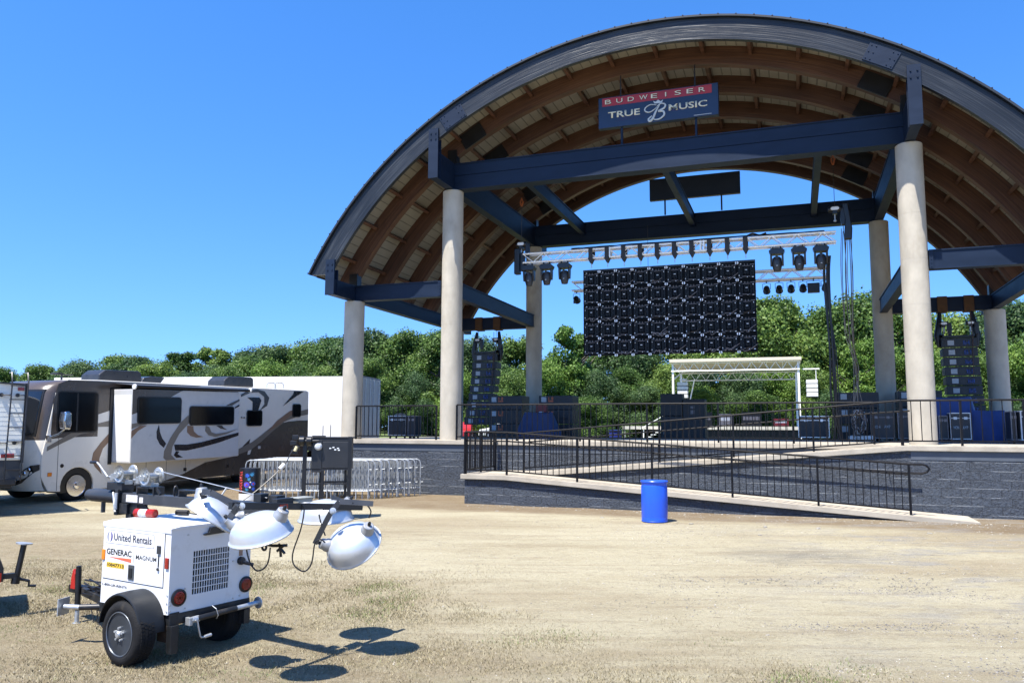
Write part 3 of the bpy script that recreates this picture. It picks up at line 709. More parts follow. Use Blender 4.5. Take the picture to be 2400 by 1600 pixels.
# drawbar, jack, front stabiliser
mb = MB(); mb.bar((-1.2, .2, .40), (-2.3, .48, .40), .06, .09); mb.bar((-1.2, .84, .40), (-2.3, .56, .40), .06, .09); mb.box(-2.62, -2.28, .47, .57, .36, .45); mb.build('drawbar', CHAS, LT, bevel=.004)
mb = MB(); mb.cyl((-2.35, .44, .18), (-2.37, .44, .66), .034, 16); mb.cyl((-2.37, .44, .66), (-2.37, .44, .70), .03, 12); mb.build('jack', BLACK, LT, smooth=True)
mb = MB(); mb.cyl((-2.35, .44, .03), (-2.35, .44, .18), .026, 12); mb.cyl((-2.35, .44, .0), (-2.35, .44, .03), .11, 16, .05); mb.build('jack_foot', GALV, LT, smooth=True)
mb = MB(); mb.cyl((-1.20, .03, .43), (-2.02, -.36, .40), .030, 14) if False else None
mb.tube([(-1.22, .06, .42), (-1.40, -.10, .42)], .034, 12); mb.build('outrigger', CHAS, LT, smooth=True)
mb = MB(); P = [T_ for T_ in ((-1.50, -.10, .42), (-1.62, -.165, .42))]
mb.tube([(-1.38, -.09, .42), (-1.58, -.165, .42)], .027, 12); mb.slab_z([(0, 0)], 0, 0) if False else mb.bar((-1.60, -.165, .33), (-1.60, -.165, .51), .17, .012, up=(.94, .34, 0)); mb.build('outrigger_foot', GALV, LT, smooth=True)
mb = MB(); rnd = random.Random(9)
for i in range(7):
    p = [(-1.9 + rnd.uniform(-.35, .3), .45 + rnd.uniform(-.1, .1), .5 + rnd.uniform(-.1, .08)) for _ in range(4)]; mb.tube(p, .010, 6)
mb.tube([(-1.6, .3, .4), (-1.75, .32, .15), (-1.9, .38, .1), (-2.05, .42, .3)], .006, 6); mb.tube([(-1.4, .2, .37), (-1.5, .25, .12), (-1.7, .3, .16), (-1.8, .35, .36)], .006, 6)
mb.build('tow_cables', BLACK, LT, smooth=True)
mb = MB(); mb.slab_y([(-2.50, .42), (-2.40, .42), (-2.42, .60), (-2.46, .66), (-2.49, .55)], .42, .46); mb.build('red_handle', mat('red_plastic', (.55, .03, .02), .4), LT, bevel=.006)
# mast
mb = MB(); mb.cyl((-2.25, .5, 1.562), (-1.60, .5, 1.562), .080, 22); mb.cyl((-2.34, .5, 1.562), (-2.25, .5, 1.562), .066, 22); mb.box(-2.05, -2.02, .48, .52, 1.36, 1.49); mb.build('mast_tube', MAST, LT, smooth=True)
mb = MB(); mb.box(-1.58, 1.08, .44, .56, 1.503, 1.622); m_ = mb.build('mast', MAST, LT, bevel=.006)
mb = MB(); mb.box(-1.49, -1.27, .4385, .4398, 1.52, 1.605); mb.box(-1.235, -1.165, .4385, .4398, 1.52, 1.585); mb.build('instruction_sticker', mat('sticker_white', (.7, .68, .68), .5, var=.25, scale=60), m_)
mb = MB(); mb.box(-1.66, -1.60, .40, .60, 1.36, 1.66); mb.box(-1.62, -1.44, .42, .58, 1.38, 1.50); mb.box(-1.56, -1.30, .46, .60, 1.38, 1.503); mb.box(-1.50, -1.40, .45, .57, .45, 1.38); mb.bar((-1.22, .5, 1.50), (-1.05, .5, 1.37), .02, .02); mb.build('mast_post', CHAS, LT, bevel=.005)
mb = MB(); mb.cyl((-1.72, .42, 1.62), (-1.60, .38, 1.40), .013, 8); mb.cyl((-1.61, .39, 1.62), (-1.61, .39, 1.43), .02, 8); mb.build('locking_pin', GALV, LT, smooth=True)
mb = MB(); mb.box(-1.86, -1.56, .42, .58, 1.645, 1.735); mb.build('winch_base', CHAS, LT, bevel=.004)
mb = MB(); mb.box(-1.29, -.96, .43, .57, 1.69, 1.71); mb.box(-1.29, -1.27, .43, .57, 1.622, 1.69); mb.box(-.98, -.96, .43, .57, 1.622, 1.69); mb.bar((-.96, .46, 1.70), (-.88, .46, 1.63), .03, .02, up=(0, 1, 0)); mb.build('winch_base', CHAS, LT)
def winch(ca, cz, crank):
    t_ = thing('winch', None, None); t_.parent = LT
    mb = MB()
    for b in (.415, .565):
        mb.lathe([(.070, 0), (.088, .003), (.098, .012), (.100, .016), (.094, .014), (.085, .006), (.070, .005), (.068, .002)], (ca, b, cz), (0, 1 if b > .5 else -1, 0), 28)
        mb.lathe([(.0, -.004), (.036, -.004), (.036, .008), (.0, .012)], (ca, b, cz), (0, 1 if b > .5 else -1, 0), 16)
        for k in range(5):
            q = 2 * PI * k / 5; mb.bar((ca + .03 * math.cos(q), b, cz + .03 * math.sin(q)), (ca + .075 * math.cos(q), b, cz + .075 * math.sin(q)), .004, .022, up=(-math.sin(q), 0, math.cos(q)))
    mb.cyl((ca, .415, cz), (ca, .575, cz), .034, 16); mb.build('drum', mat('winch_zinc', (.42, .43, .42), .4, metal=.7, var=.25, scale=20), t_, smooth=True)
    mb = MB(); mb.box(ca - .20, ca - .07, .42, .54, cz - .09, cz - .01); mb.cyl((ca - .10, .40, cz - .03), (ca - .10, .56, cz - .03), .04, 14); mb.cyl((ca - .03, .39, cz - .02), (ca - .03, .42, cz - .02), .035, 14); mb.box(ca - .14, ca + .06, .45, .55, cz - .13, cz - .08); mb.cyl((ca - .26, .44, cz - .05), (ca - .19, .44, cz - .05), .016, 10); mb.build('gear_case', mat('winch_zinc', (.42, .43, .42), .4), t_, bevel=.006)
    if crank:
        mb = MB(); mb.tube([(ca - .25, .42, cz - .05), (ca - .33, .42, cz + .01), (ca - .44, .42, cz + .09), (ca - .48, .42, cz + .115), (ca - .50, .42, cz + .12)], .011, 8); mb.build('crank_arm', GALV, t_, smooth=True)
        mb = MB(); mb.cyl((ca - .49, .42, cz + .118), (ca - .62, .42, cz + .118), .017, 12); mb.build('grip', BLACK, t_, smooth=True)
winch(-1.60, 1.845, True); winch(-1.10, 1.830, False)
mb = MB(); mb.tube([(-1.03, .5, 1.90), (-.80, .5, 1.868), (.3, .5, 1.74), (.84, .5, 1.672)], .005, 6); mb.build('winch_cable', GALV, LT, smooth=True)
mb = MB(); ring = [(-.655, .5 + .026 * math.cos(q), 1.675 + .058 * math.sin(q)) for q in [2 * PI * k / 16 for k in range(17)]]; mb.tube(ring, .009, 8); mb.build('cable_eye', CHAS, LT, smooth=True)
mb = MB(); mb.box(-.545, -.525, .45, .55, 1.622, 1.70); mb.box(-.525, -.20, .45, .55, 1.685, 1.70); mb.bar((-.20, .5, 1.692), (.05, .5, 1.63), .10, .012); mb.build('mast_bracket', CHAS, LT)
# light bar
mb = MB(); mb.bar((1.115, -.19, 1.662), (1.115, 1.63, 1.503), .055, .068); mb.build('light_bar', CHAS, LT, bevel=.004)
mb = MB(); mb.box(.70, .81, .44, .55, 1.628, 1.715); mb.box(.86, .98, .50, .62, 1.628, 1.70); mb.box(1.02, 1.10, .40, .62, 1.60, 1.68); mb.build('junction_block', CHAS, LT, bevel=.006)
mb = MB(); mb.box(1.00, 1.13, .66, .86, 1.625, 1.668); mb.box(.985, 1.145, .645, .875, 1.665, 1.675); mb.build('junction_box', mat('box_grey', (.42, .43, .38), .5, var=.1), LT, bevel=.004)
mb = MB(); mb.box(1.144, 1.150, .40, .50, 1.585, 1.625); mb.build('reflector_strip', REDL, LT)
mb = MB(); mb.bar((.13, .47, 1.63), (.20, .50, 1.745), .03, .008); mb.build('cable_guide', WHITE, LT)
LAMPW = mat('lamp_reflector', (0.64, 0.67, 0.70), 0.32, metal=0.5, var=0.10, scale=3, bump=.12, bscale=9, dirt=(.45, .45, .45), dscale=6, dpos=(.66, .9))
def lamp(c, op, xd, strap, size=1.0):
    """c centre of the rim; op opening direction and xd long direction, both as world directions"""
    t_ = thing('lamp_head', None, None); t_.parent = LT
    op = wt(*op).normalized(); c = Vector(c); xd = wt(*xd); xd = (xd - op * xd.dot(op)).normalized(); yd = op.cross(xd)
    s = size; prof = [(.326, .012), (.330, 0), (.318, -.012), (.312, -.03), (.298, -.085), (.270, -.135), (.225, -.178), (.165, -.206), (.09, -.222), (0, -.226)]
    inn = [(.0, -.216), (.09, -.212), (.16, -.196), (.218, -.170), (.262, -.128), (.290, -.08), (.308, -.01), (.326, .012)]
    mb = MB(); mb.lathe([(r * s, h * s) for r, h in inn[::-1][:0] + prof], c, op, 40, sx=1.0, sy=.88, ref=xd)
    mb.lathe([(r * s, h * s) for r, h in inn], c, op, 40, sx=1.0, sy=.88, ref=xd)
    mb.build('reflector', LAMPW, t_, smooth=True)
    mb = MB(); rg = [c + xd * (.326 * s * math.cos(q)) + yd * (.287 * s * math.sin(q)) + op * .006 for q in [2 * PI * k / 40 for k in range(41)]]; mb.tube(rg, .009, 8); mb.build('rim_band', GALV, t_, smooth=True)
    for sg in (-1, 1):
        b0 = c + xd * sg * .235 * s - op * .155 * s; dr = (xd * sg * .62 - op * .78).normalized()
        mb = MB(); mb.lathe([(.074, -.05), (.070, .03), (.060, .045), (.054, .085), (.046, .092), (.0, .092)], b0, dr, 20); mb.build('socket', mat('socket_grey', (.36, .37, .38), .45, metal=.5, var=.15), t_, smooth=True)
        mb = MB(); e = b0 + dr * .09; mb.lathe([(.018, 0), (.018, .03), (.012, .045), (0, .046)], e, dr, 10); mb.build('socket_bolt', BLACK, t_, smooth=True)
    mb = MB(); mb.lathe([(.10, -.150), (.12, -.05), (.05, -.02), (0, -.018)], c, op, 20, ref=xd); mb.build('bulb', mat('bulb_glass', (.6, .62, .62), .1, spec=.8), t_, smooth=True)
    mb = MB()
    for p, q in zip(strap, strap[1:]): mb.bar(p, q, .055, .010, up=wt(.25, -1, .25))
    mb.build('bracket', MAST, t_)
    return t_
lamp((.72, -.09, 1.50), (-.50, -.22, -.83), (.80, .1, -.55), [(.80, -.24, 1.72), (.84, -.30, 1.785), (.94, -.28, 1.785), (1.10, -.16, 1.685), (1.14, -.12, 1.67)], .84)
lamp((1.40, -.055, 1.395), (.18, .28, -.94), (.96, -.1, .17), [(1.21, -.27, 1.56), (1.215, -.24, 1.60), (1.26, -.22, 1.655), (1.14, -.17, 1.66)], .92)
lamp((.87, 1.33, 1.385), (.02, .10, -1), (1, 0, .02), [(1.12, 1.50, 1.515), (1.05, 1.47, 1.56), (.93, 1.35, 1.62)], .94)
lamp((1.475, 1.135, 1.155), (.34, .66, -.66), (.82, -.2, .40), [(1.23, .81, 1.20), (1.31, .86, 1.40), (1.37, .90, 1.54), (1.437, .94, 1.632), (1.60, 1.03, 1.625), (1.74, 1.12, 1.612)], .94)
mb = MB()
for p in ((1.145, -.08, 1.652), (1.405, .88, 1.54)): mb.lathe([(.034, 0), (.034, .012), (.02, .014), (.02, .03), (0, .032)], p, wt(.1, -1, .1), 16)
mb.build('pivot_bolts', GALV, LT, smooth=True)
def smooth_path(p, n=6):
    p = [Vector(q) for q in p]; out = []
    for i in range(len(p) - 1):
        a = p[max(i - 1, 0)]; b = p[i]; c = p[i + 1]; d = p[min(i + 2, len(p) - 1)]
        for k in range(n):
            t = k / n; out.append(0.5 * ((2 * b) + (c - a) * t + (2 * a - 5 * b + 4 * c - d) * t * t + (3 * b - a - 3 * c + d) * t ** 3))
    return out + [p[-1]]
for nm, pts in (('power_cord', [(1.322, -.159, 1.363), (1.328, -.155, 1.26), (1.359, -.136, 1.149), (1.395, -.114, 1.094), (1.423, -.097, 1.078), (1.47, -.068, 1.101), (1.503, -.048, 1.164), (1.514, -.041, 1.29)]),
                ('power_cord', [(1.072, .656, 1.611), (1.142, .699, 1.606), (1.162, .711, 1.548), (1.139, .697, 1.363), (1.082, .662, 1.151), (1.073, .656, 1.046), (1.101, .674, .976), (1.163, .712, .932), (1.209, .74, .949), (1.245, .762, 1.028), (1.261, .772, 1.186), (1.28, .783, 1.238), (1.318, .807, 1.251), (1.357, .83, 1.22)]),
                ('power_cord', [(1.149, .938, 1.487), (1.17, .951, 1.391), (1.212, .976, 1.264)]),
                ('power_cord', [(1.56, 1.0, 1.62), (1.629, 1.114, 1.607), (1.684, 1.148, 1.535), (1.669, 1.139, 1.46)])):
    mb = MB(); mb.tube(smooth_path(pts), .0075, 8); mb.build(nm, BLACK, LT, smooth=True)
mb = MB(); mb.tube([(1.43, -.02, 1.31), (1.50, 0, 1.30), (1.56, .04, 1.30), (1.62, .07, 1.305)], .014, 8)
ring = [(1.42 + .028 * math.cos(q), -.03, 1.285 + .028 * math.sin(q)) for q in [2 * PI * k / 14 for k in range(15)]]; mb.tube(ring, .011, 8)
for d in ((.05, 0, .03), (-.04, .02, .03), (.0, .01, -.08), (.04, .02, -.05), (-.04, 0, -.03)): mb.cyl((1.57, .03, 1.28), (1.57 + d[0], .03 + d[1], 1.28 + d[2]), .013, 8)
mb.build('cord_hook', BLACK, LT, smooth=True)
# the red/white cylinder and the black cable connector lying on the lid
t = thing('reflective_canister', 'red and silver cylinder lying on top of the white trailer lid', 'canister', TO, TA)
ax = (wt(.93, -.3, 0)); c = Vector((-1.08, .42, 1.366 + .047)); p0_ = c - ax * .115; p1_ = c + ax * .115
mb = MB(); mb.cyl(p0_, p1_, .046, 24); mb.build('sleeve', mat('sleeve_silver', (.62, .64, .66), .35, var=.3, scale=25), t, smooth=True)
for q0, q1 in ((-.135, -.07), (.045, .145)):
    mb = MB(); mb.cyl(c + ax * q0, c + ax * q1, .049, 24); mb.build('red_band', REDL, t, smooth=True)
mb = MB(); mb.tube([c + ax * .146 + (lambda q: Vector((0, 0, math.sin(q))) * .042 + ax.cross(Vector((0, 0, 1))) * math.cos(q) * .042)(2 * PI * k / 20) for k in range(21)], .006, 6); mb.build('end_rim', mat('red_plastic', (.55, .03, .02), .4), t, smooth=True)
t = tag(MB().tube([(-.97, .75, 1.40), (-.82, .80, 1.40)], [.030, .032], 12).tube([(-.82, .80, 1.395), (-.6, .86, 1.375), (-.45, .90, 1.372)], .008, 6).build('cable_connector', BLACK, None, smooth=True), 'black cable connector lying beside the red cylinder on the trailer lid', 'connector')
t.location = TO; t.rotation_euler = (0, 0, TA)

# ------------------------------------------------------------------ second trailer at the left edge
lt2 = thing('red_trailer', 'dark red small trailer cut off by the left edge of the picture', 'trailer', (-6.86, 9.98, .02), R(32))
RD = mat('dark_red_paint', (.13, .02, .025), .4, var=.15)
mb = MB(); mb.slab_y([(-1.4, .42), (.42, .42), (.40, 1.0), (.30, 1.32), (-1.4, 1.36)], -.1, .9); mb.build('body', RD, lt2, bevel=.02)
mb = MB(); mb.box(-1.4, .56, -.16, -.06, .46, .60); mb.box(-1.4, .5, .8, .9, .40, .50); mb.bar((.40, -.1, .95), (.54, -.12, .6), .05, .05); mb.build('chassis', BLACK, lt2, bevel=.004)
mb = MB(); mb.box(.46, .54, -.172, -.16, .46, .57); mb.build('side_marker', REDL, lt2)
mb = MB(); mb.lathe([(.14, 0), (.26, .01), (.30, .04), (.30, .16), (.26, .19), (.14, .2)], (.10, -.32, .30), (0, 1, 0), 30); mb.build('wheel', RUBBER, lt2, smooth=True)
mb = MB(); mb.cyl((.70, -.1, .47), (.76, -.1, .90), .034, 14); mb.cyl((.69, -.1, .42), (.70, -.1, .50), .05, 10); mb.build('jack', BLACK, lt2, smooth=True)
mb = MB(); mb.cyl((.76, -.1, .90), (.762, -.1, .915), .095, 18); mb.build('jack_foot', GALV, lt2, smooth=True)
mb = MB(); mb.box(.5, .70, -.14, -.06, .49, .55); mb.tube([(.74, -.1, .47), (.84, -.1, .44), (.84, -.1, .38), (.92, -.1, .37)], .018, 8); mb.build('jack_arm', BLACK, lt2)
# ------------------------------------------------------------------ motorhome
RO_, RA, RP = Vector((-11.954, 22.328, .36)), R(65.0), -.021
rv = thing('motorhome', 'large beige and brown motorhome with swirl graphics and an open slide-out', 'motorhome', RO_, rot=(0, RP, RA))
# local: x towards the rear, y away from the camera, z up from the ground
RVW = mat('rv_white', (.86, .80, .69), .28, var=.04, scale=1.5, spec=.6)
RVB = mat('rv_brown', (.115, .088, .068), .25, var=.1, scale=1.5, spec=.7)
RVT = mat('rv_tan', (.30, .255, .20), .3, var=.06, scale=1.5)
RVC = mat('rv_copper', (.36, .215, .13), .3, var=.08, scale=1.5)
RVK = mat('rv_black', (.025, .018, .018), .25, var=.2)
RVG = mat('rv_grey', (.66, .65, .62), .3, var=.04)
RW = 2.5
def window(name, cs, y0, y1, parent, r=.1, m=GLASS_D, fr=BLACK, face='y'):
    """rounded pane with a dark frame; cs = (x0, x1, z0, z1)"""
    x0, x1, z0, z1 = cs
    def rr(x0, x1, z0, z1, r):
        out = []
        for cx, cz, s in ((x1 - r, z1 - r, 0), (x0 + r, z1 - r, 1), (x0 + r, z0 + r, 2), (x1 - r, z0 + r, 3)):
            for k in range(6): q = (s + k / 5) * PI / 2; out.append((cx + r * math.cos(q), cz + r * math.sin(q)))
        return out
    mb = MB(); mb.slab_y(rr(x0, x1, z0, z1, r), y0, y1); o = mb.build(name, fr, parent)
    mb = MB(); mb.slab_y(rr(x0 + .035, x1 - .035, z0 + .035, z1 - .035, max(.02, r - .03)), y0 - .006, y0 - .001); mb.build('pane', m, o)
    return o
# body: side profile extruded across the width (front leans back slightly)
prof = [(-1.00, .50), (-1.12, .72), (-1.13, 1.25), (-1.02, 1.75), (-.92, 2.3), (-.80, 2.95), (-.62, 3.22), (-.30, 3.33), (.4, 3.35), (9.5, 3.27), (9.66, 3.22), (9.66, .55), (9.4, .42), (6.9, .30)]
arch1 = [(-.05 + .50 * math.cos(q), .42 + .50 * math.sin(q)) for q in [R(a) for a in range(-14, 195, 16)]]
arch2 = [(6.35 + .52 * math.cos(q), .42 + .52 * math.sin(q)) for q in [R(a) for a in range(-14, 195, 16)]]
body = prof + arch2 + [(5.8, .30), (.47, .27)] + arch1 + [(-.62, .30), (-.9, .33)]
mb = MB(); mb.slab_y(body, 0, RW); bd = mb.build('body', RVW, rv, bevel=.035, seg=3)
mb = MB(); mb.box(.6, 9.3, .12, RW - .12, .34, .6); mb.box(-.9, .6, .3, RW - .3, .3, .55); mb.build('underbody', BLACK, rv)
for x0_, x1_ in ((-.52, .46), (5.8, 6.9)): mb = MB(); mb.box(x0_, x1_, .06, .6, .25, .94); mb.build('wheel_well', BLACK, rv)
# front cowl (nose bulges forward), windscreen
mb = MB()
for k, (y0, y1, d) in enumerate(((.05, .30, .06), (.30, RW - .30, .12), (RW - .30, RW - .05, .06))):
    pass
ns = []
ys = [0.02, .12, .3, .7, 1.25, 1.8, 2.2, 2.38, 2.48]; off = [0, .16, .27, .36, .39, .36, .27, .16, 0]
zs = [(.36, -.98), (.50, -1.06), (.80, -1.12), (1.25, -1.13), (1.60, -1.05), (1.85, -1.0), (2.0, -.97)]
vs = []; fs = []
for z, x in zs:
    for y, o_ in zip(ys, off): vs.append((x - o_, y, z))
n_ = len(ys)
fs = [(i * n_ + j, i * n_ + j + 1, (i + 1) * n_ + j + 1, (i + 1) * n_ + j) for i in range(len(zs) - 1) for j in range(n_ - 1)]
vs += [(-.9, 0.02, .36), (-.9, 2.48, .36), (-.9, 0.02, 2.0), (-.9, 2.48, 2.0)]
k0 = len(vs) - 4; t0_ = (len(zs) - 1) * n_
fs += [tuple([k0] + list(range(0, n_)) + [k0 + 1]), tuple([k0 + 2] + list(range(t0_, t0_ + n_)) + [k0 + 3])]
mb = MB(); mb.add(vs, fs); mb.build('front_cowl', RVW, rv, smooth=True)
# cab front above the cowl: brown surround with a wide windscreen
def cabfront(zs2, mt, nm, push=0.0, ysx=None, offx=None):
    ysx = ysx or ys; offx = offx or off; vs = []; n_ = len(ysx)
    for z, x in zs2:
        for y, o_ in zip(ysx, offx): vs.append((x - o_ - push, y, z))
    for z, x in zs2:
        for y, o_ in zip(ysx, offx): vs.append((x - o_ - push + .05, y, z))
    M_ = len(zs2) * n_; fs = []
    for h in (0, M_):
        fs += [(h + i * n_ + j, h + i * n_ + j + 1, h + (i + 1) * n_ + j + 1, h + (i + 1) * n_ + j) for i in range(len(zs2) - 1) for j in range(n_ - 1)]
    for i in range(len(zs2) - 1):
        for j in (0, n_ - 1): fs.append((i * n_ + j, (i + 1) * n_ + j, M_ + (i + 1) * n_ + j, M_ + i * n_ + j))
    for i in (0, len(zs2) - 1):
        for j in range(n_ - 1): fs.append((i * n_ + j, i * n_ + j + 1, M_ + i * n_ + j + 1, M_ + i * n_ + j))
    mb = MB(); mb.add(vs, fs); return mb.build(nm, mt, rv, smooth=True)
cabfront([(1.70, -1.03), (1.88, -.995), (2.3, -.93), (2.95, -.82), (3.12, -.72), (3.24, -.55), (3.31, -.30)], RVB, 'front_mask', .004)
cabfront([(1.82, -1.005), (2.3, -.935), (2.9, -.83), (3.05, -.79)], BLACK, 'windscreen_frame', .02, [.16, .3, .7, 1.25, 1.8, 2.2, 2.34], [.19, .27, .36, .39, .36, .27, .19])
ws = cabfront([(1.88, -1.0), (2.3, -.935), (2.9, -.83), (3.0, -.80)], mat('windscreen_glass', (.01, .012, .016), .04, var=.2, spec=.9), 'windscreen', .035, [.2, .3, .7, 1.25, 1.8, 2.2, 2.30], [.215, .27, .36, .39, .36, .27, .215])
# headlight
def interp_(P, x):
    if x <= P[0][0]: return P[0][1]
    for (a, b), (c, d) in zip(P, P[1:]):
        if x <= c: return b + (d - b) * (x - a) / (c - a)
    return P[-1][1]
for s, yy in ((1, .10), (-1, 2.40)):
    pts = [(-.09, 1.06), (.02, 1.04), (.14, .96), (.28, .84), (.44, .70), (.60, .56), (.46, .52), (.28, .58), (.12, .72), (-.02, .86), (-.09, .92)]
    mb = MB(); vs = []
    for d in (.012, .035):
        for y, z in pts:
            ya = yy + s * y; dy_ = yy - 1.25 if s > 0 else 1.25 - yy; e_ = ya if s > 0 else 2.5 - ya; o_ = interp_([(0.0, 0), (.12, .16), (.3, .27), (.7, .36), (1.25, .39)], e_); vs.append((interp_([(.36, -.98), (.50, -1.06), (.80, -1.12), (1.25, -1.13)], z) - o_ - d, ya, z))
    n7 = len(pts); mb.add(vs, [tuple(range(n7)), tuple(range(n7, 2 * n7))] + [(i, (i + 1) % n7, n7 + (i + 1) % n7, n7 + i) for i in range(n7)])
    h = mb.build('headlight', BLACK, rv)
    mb = MB()
    for k in range(4): mb.lathe([(.05, 0), (.035, .02), (0, .025)], (-1.35 - k * .05, yy + s * (.06 + k * .11), .93 - k * .095), (-1, -.3 * s, 0), 12)
    mb.build('bulb_lens', CHROME, h, smooth=True)
# side graphics: thin painted shapes on the flank
LAY = [0]
def graphic(pts, m, nm='stripe', y=0.0, parent=None):
    LAY[0] += 1; d = .0015 * LAY[0]
    mb = MB(); mb.slab_y(pts, y - d - .001, y - .0005); return mb.build(nm, m, parent or rv)
graphic([(-.86, 2.72), (-.74, 3.20), (-.45, 3.32), (4.25, 3.29), (3.6, 3.14), (2.9, 3.08), (1.56, 2.607), (.91, 2.489), (.513, 2.374), (.513, 1.75), (-.5, 1.75), (-.90, 1.72)], RVB, 'upper_stripe')
graphic([(-.99, 1.40), (-.55, 1.60), (.0, 1.83), (.52, 1.90), (.52, 2.02), (.9, 2.02), (.9, 2.20), (.52, 2.12), (-.2, 1.92), (-.98, 1.52)], RVT)
graphic([(.944, 1.893), (.605, 1.552), (.40, 1.30), (.362, 1.1), (.467, .901), (.696, .68), (.62, .90), (.60, 1.12), (.70, 1.40), (.958, 1.655)], RVC)
graphic([(2.78, .30), (3.572, .468), (4.523, .797), (6.0, .95), (6.2, 1.25), (6.55, 1.50), (6.42, .95), (6.9, .97), (6.98, .32), (5.7, .315)], RVB, 'lower_stripe')
graphic([(6.533, .908), (6.656, 1.19), (7.0, 1.50), (7.401, 1.78), (7.9, 1.98), (8.5, 2.079), (9.1, 2.11), (9.64, 2.111), (9.64, .57), (9.4, .44), (6.98, .42), (6.90, .72)], RVB, 'lower_stripe')
graphic([(6.0, 1.17), (6.65, 1.384), (7.06, 1.60), (7.76, 1.98), (8.5, 2.30), (9.1, 2.46), (9.64, 2.55), (9.64, 2.34), (9.0, 2.26), (8.3, 2.08), (7.6, 1.70), (7.1, 1.38), (6.6, 1.12), (6.0, .98)], RVT)
graphic([(7.40, 1.72), (7.9, 2.12), (8.6, 2.48), (9.1, 2.56), (8.5, 2.22), (7.9, 1.90)], RVC)
graphic([(8.2, 2.66), (8.75, 3.10), (8.80, 3.22), (9.35, 3.22), (8.9, 3.02)], RVK)
graphic([(6.05, 2.96), (6.5, 3.12), (6.9, 3.14), (7.2, 2.98), (7.22, 2.72), (7.0, 2.50), (7.35, 2.66), (7.45, 2.95), (7.2, 3.18), (6.8, 3.25), (6.4, 3.20), (6.05, 3.04)], RVB)
graphic([(6.35, 2.95), (6.95, 2.95), (7.05, 2.85), (6.90, 2.5), (6.62, 2.5), (6.62, 2.8)], RVK)
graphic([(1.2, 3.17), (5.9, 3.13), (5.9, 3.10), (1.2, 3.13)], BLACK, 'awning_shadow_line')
for x, z in ((6.10, 2.24), (6.22, 2.235)):
    graphic([(x - .05, z), (x, z + .03), (x + .05, z), (x, z - .01)], RVK)
# panel lines and small fittings
gapm = mat('gap_shadow', (.05, .05, .055), .8)
for x in (-.66, 2.2, 2.95, 3.7): mb = MB(); mb.box(x - .006, x + .006, -.004, .002, .33, 1.75 if x < 0 else .98); mb.build('panel_gap', gapm, rv)
mb = MB(); mb.lathe([(.055, 0), (.05, .012), (0, .014)], (-.53, 0, .99), (0, -1, 0), 16); mb.build('fuel_cap', RVK, rv)
for x, z, m in ((-.88, .78, AMB), (5.5, .62, RVK), (3.68, .62, RVK), (7.0, 1.18, RVG)):
    mb = MB(); mb.box(x - .06, x + .06, -.02, -.001, z - .05, z + .05); mb.build('marker_lamp' if m is AMB else 'hatch', m, rv, bevel=.008)
# wheels
for cx in (-.05, 6.35):
    for y, s in ((.06, 1), (RW - .34, 1)):
        mb = MB(); mb.lathe([(.29, .0), (.33, .0), (.40, .02), (.43, .06), (.435, .24), (.40, .28), (.29, .28)], (cx, y, .42), (0, 1, 0), 36); o = mb.build('wheel', RUBBER, rv, smooth=True)
        if y < 1:
            mb = MB(); mb.lathe([(.285, -.01), (.292, -.02), (.285, -.012), (.27, .03), (.20, .02), (.17, -.005), (.10, -.01), (.08, -.05), (0, -.055)], (cx, y, .42), (0, 1, 0), 36)
            for k in range(10):
                q = 2 * PI * k / 10; mb.cyl((cx + .135 * math.cos(q), y - .02, .42 + .135 * math.sin(q)), (cx + .135 * math.cos(q), y, .42 + .135 * math.sin(q)), .014, 6)
            rm_ = mb.build('rim', CHROME, o, smooth=True)
            mb = MB()
            for k in range(10):
                q = 2 * PI * (k + .5) / 10; mb.cyl((cx + .225 * math.cos(q), y + .012, .42 + .225 * math.sin(q)), (cx + .225 * math.cos(q), y + .026, .42 + .225 * math.sin(q)), .024, 10)
            mb.build('rim_holes', BLACK, rm_)
# cab side window, rear windows
w1 = window('side_window', (-.74, .50, 1.87, 3.01), -.012, .01, rv, .10)
mb = MB(); mb.box(-.18, -.13, -.0195, -.0181, 1.92, 2.96); mb.build('window_bar', BLACK, w1)
window('side_window', (6.33, 7.10, 1.94, 2.50), -.034, -.018, rv, .09)
window('side_window', (8.71, 9.19, 2.24, 2.74), -.034, -.018, rv, .09)
# mirror
mb = MB(); mb.slab_y([(-.80, 1.98), (-.62, 1.96), (-.58, 2.12), (-.60, 2.40), (-.66, 2.46), (-.80, 2.45), (-.84, 2.2)], -.42, -.20); mr_ = mb.build('mirror', CHROME, rv, bevel=.04, seg=3)
mb = MB(); mb.tube([(-.72, -.30, 1.98), (-.80, -.2, 1.86), (-.95, -.02, 1.76)], .028, 8); mb.box(-1.02, -.90, -.05, .02, 1.64, 1.82); mb.build('mirror_arm', CHROME, rv, smooth=True)
# slide-out
SX0, SX1, SZ0, SZ1, SY = .97, 5.15, .985, 3.09, -.80
mb = MB(); mb.box(SX0, SX1, SY, -.03, SZ0, SZ1); sl = mb.build('slide_out', RVG, rv, bevel=.012)
mb = MB(); mb.box(SX0 - .004, SX0 - .001, SY + .03, -.05, SZ0 + .05, SZ1 - .16); mb.build('slide_side', WHITE, sl)
mb = MB(); mb.box(SX0 - .10, SX0, -.03, .0, SZ0 - .04, SZ1 + .05); mb.box(SX0 - .1, SX1 + .05, -.03, 0, SZ1, SZ1 + .05); mb.build('slide_seal', BLACK, sl)
LAY[0] = 0
graphic([(SX0, 2.36), (1.4, 2.50), (2.2, 2.82), (2.7, 3.06), (2.8, 3.085), (SX0, 3.085)], RVB, y=SY, parent=sl)
graphic([(SX0, 1.95), (1.2, 2.03), (1.5, 2.08), (1.5, 2.12), (1.2, 2.13), (SX0, 2.10)], RVT, y=SY, parent=sl)
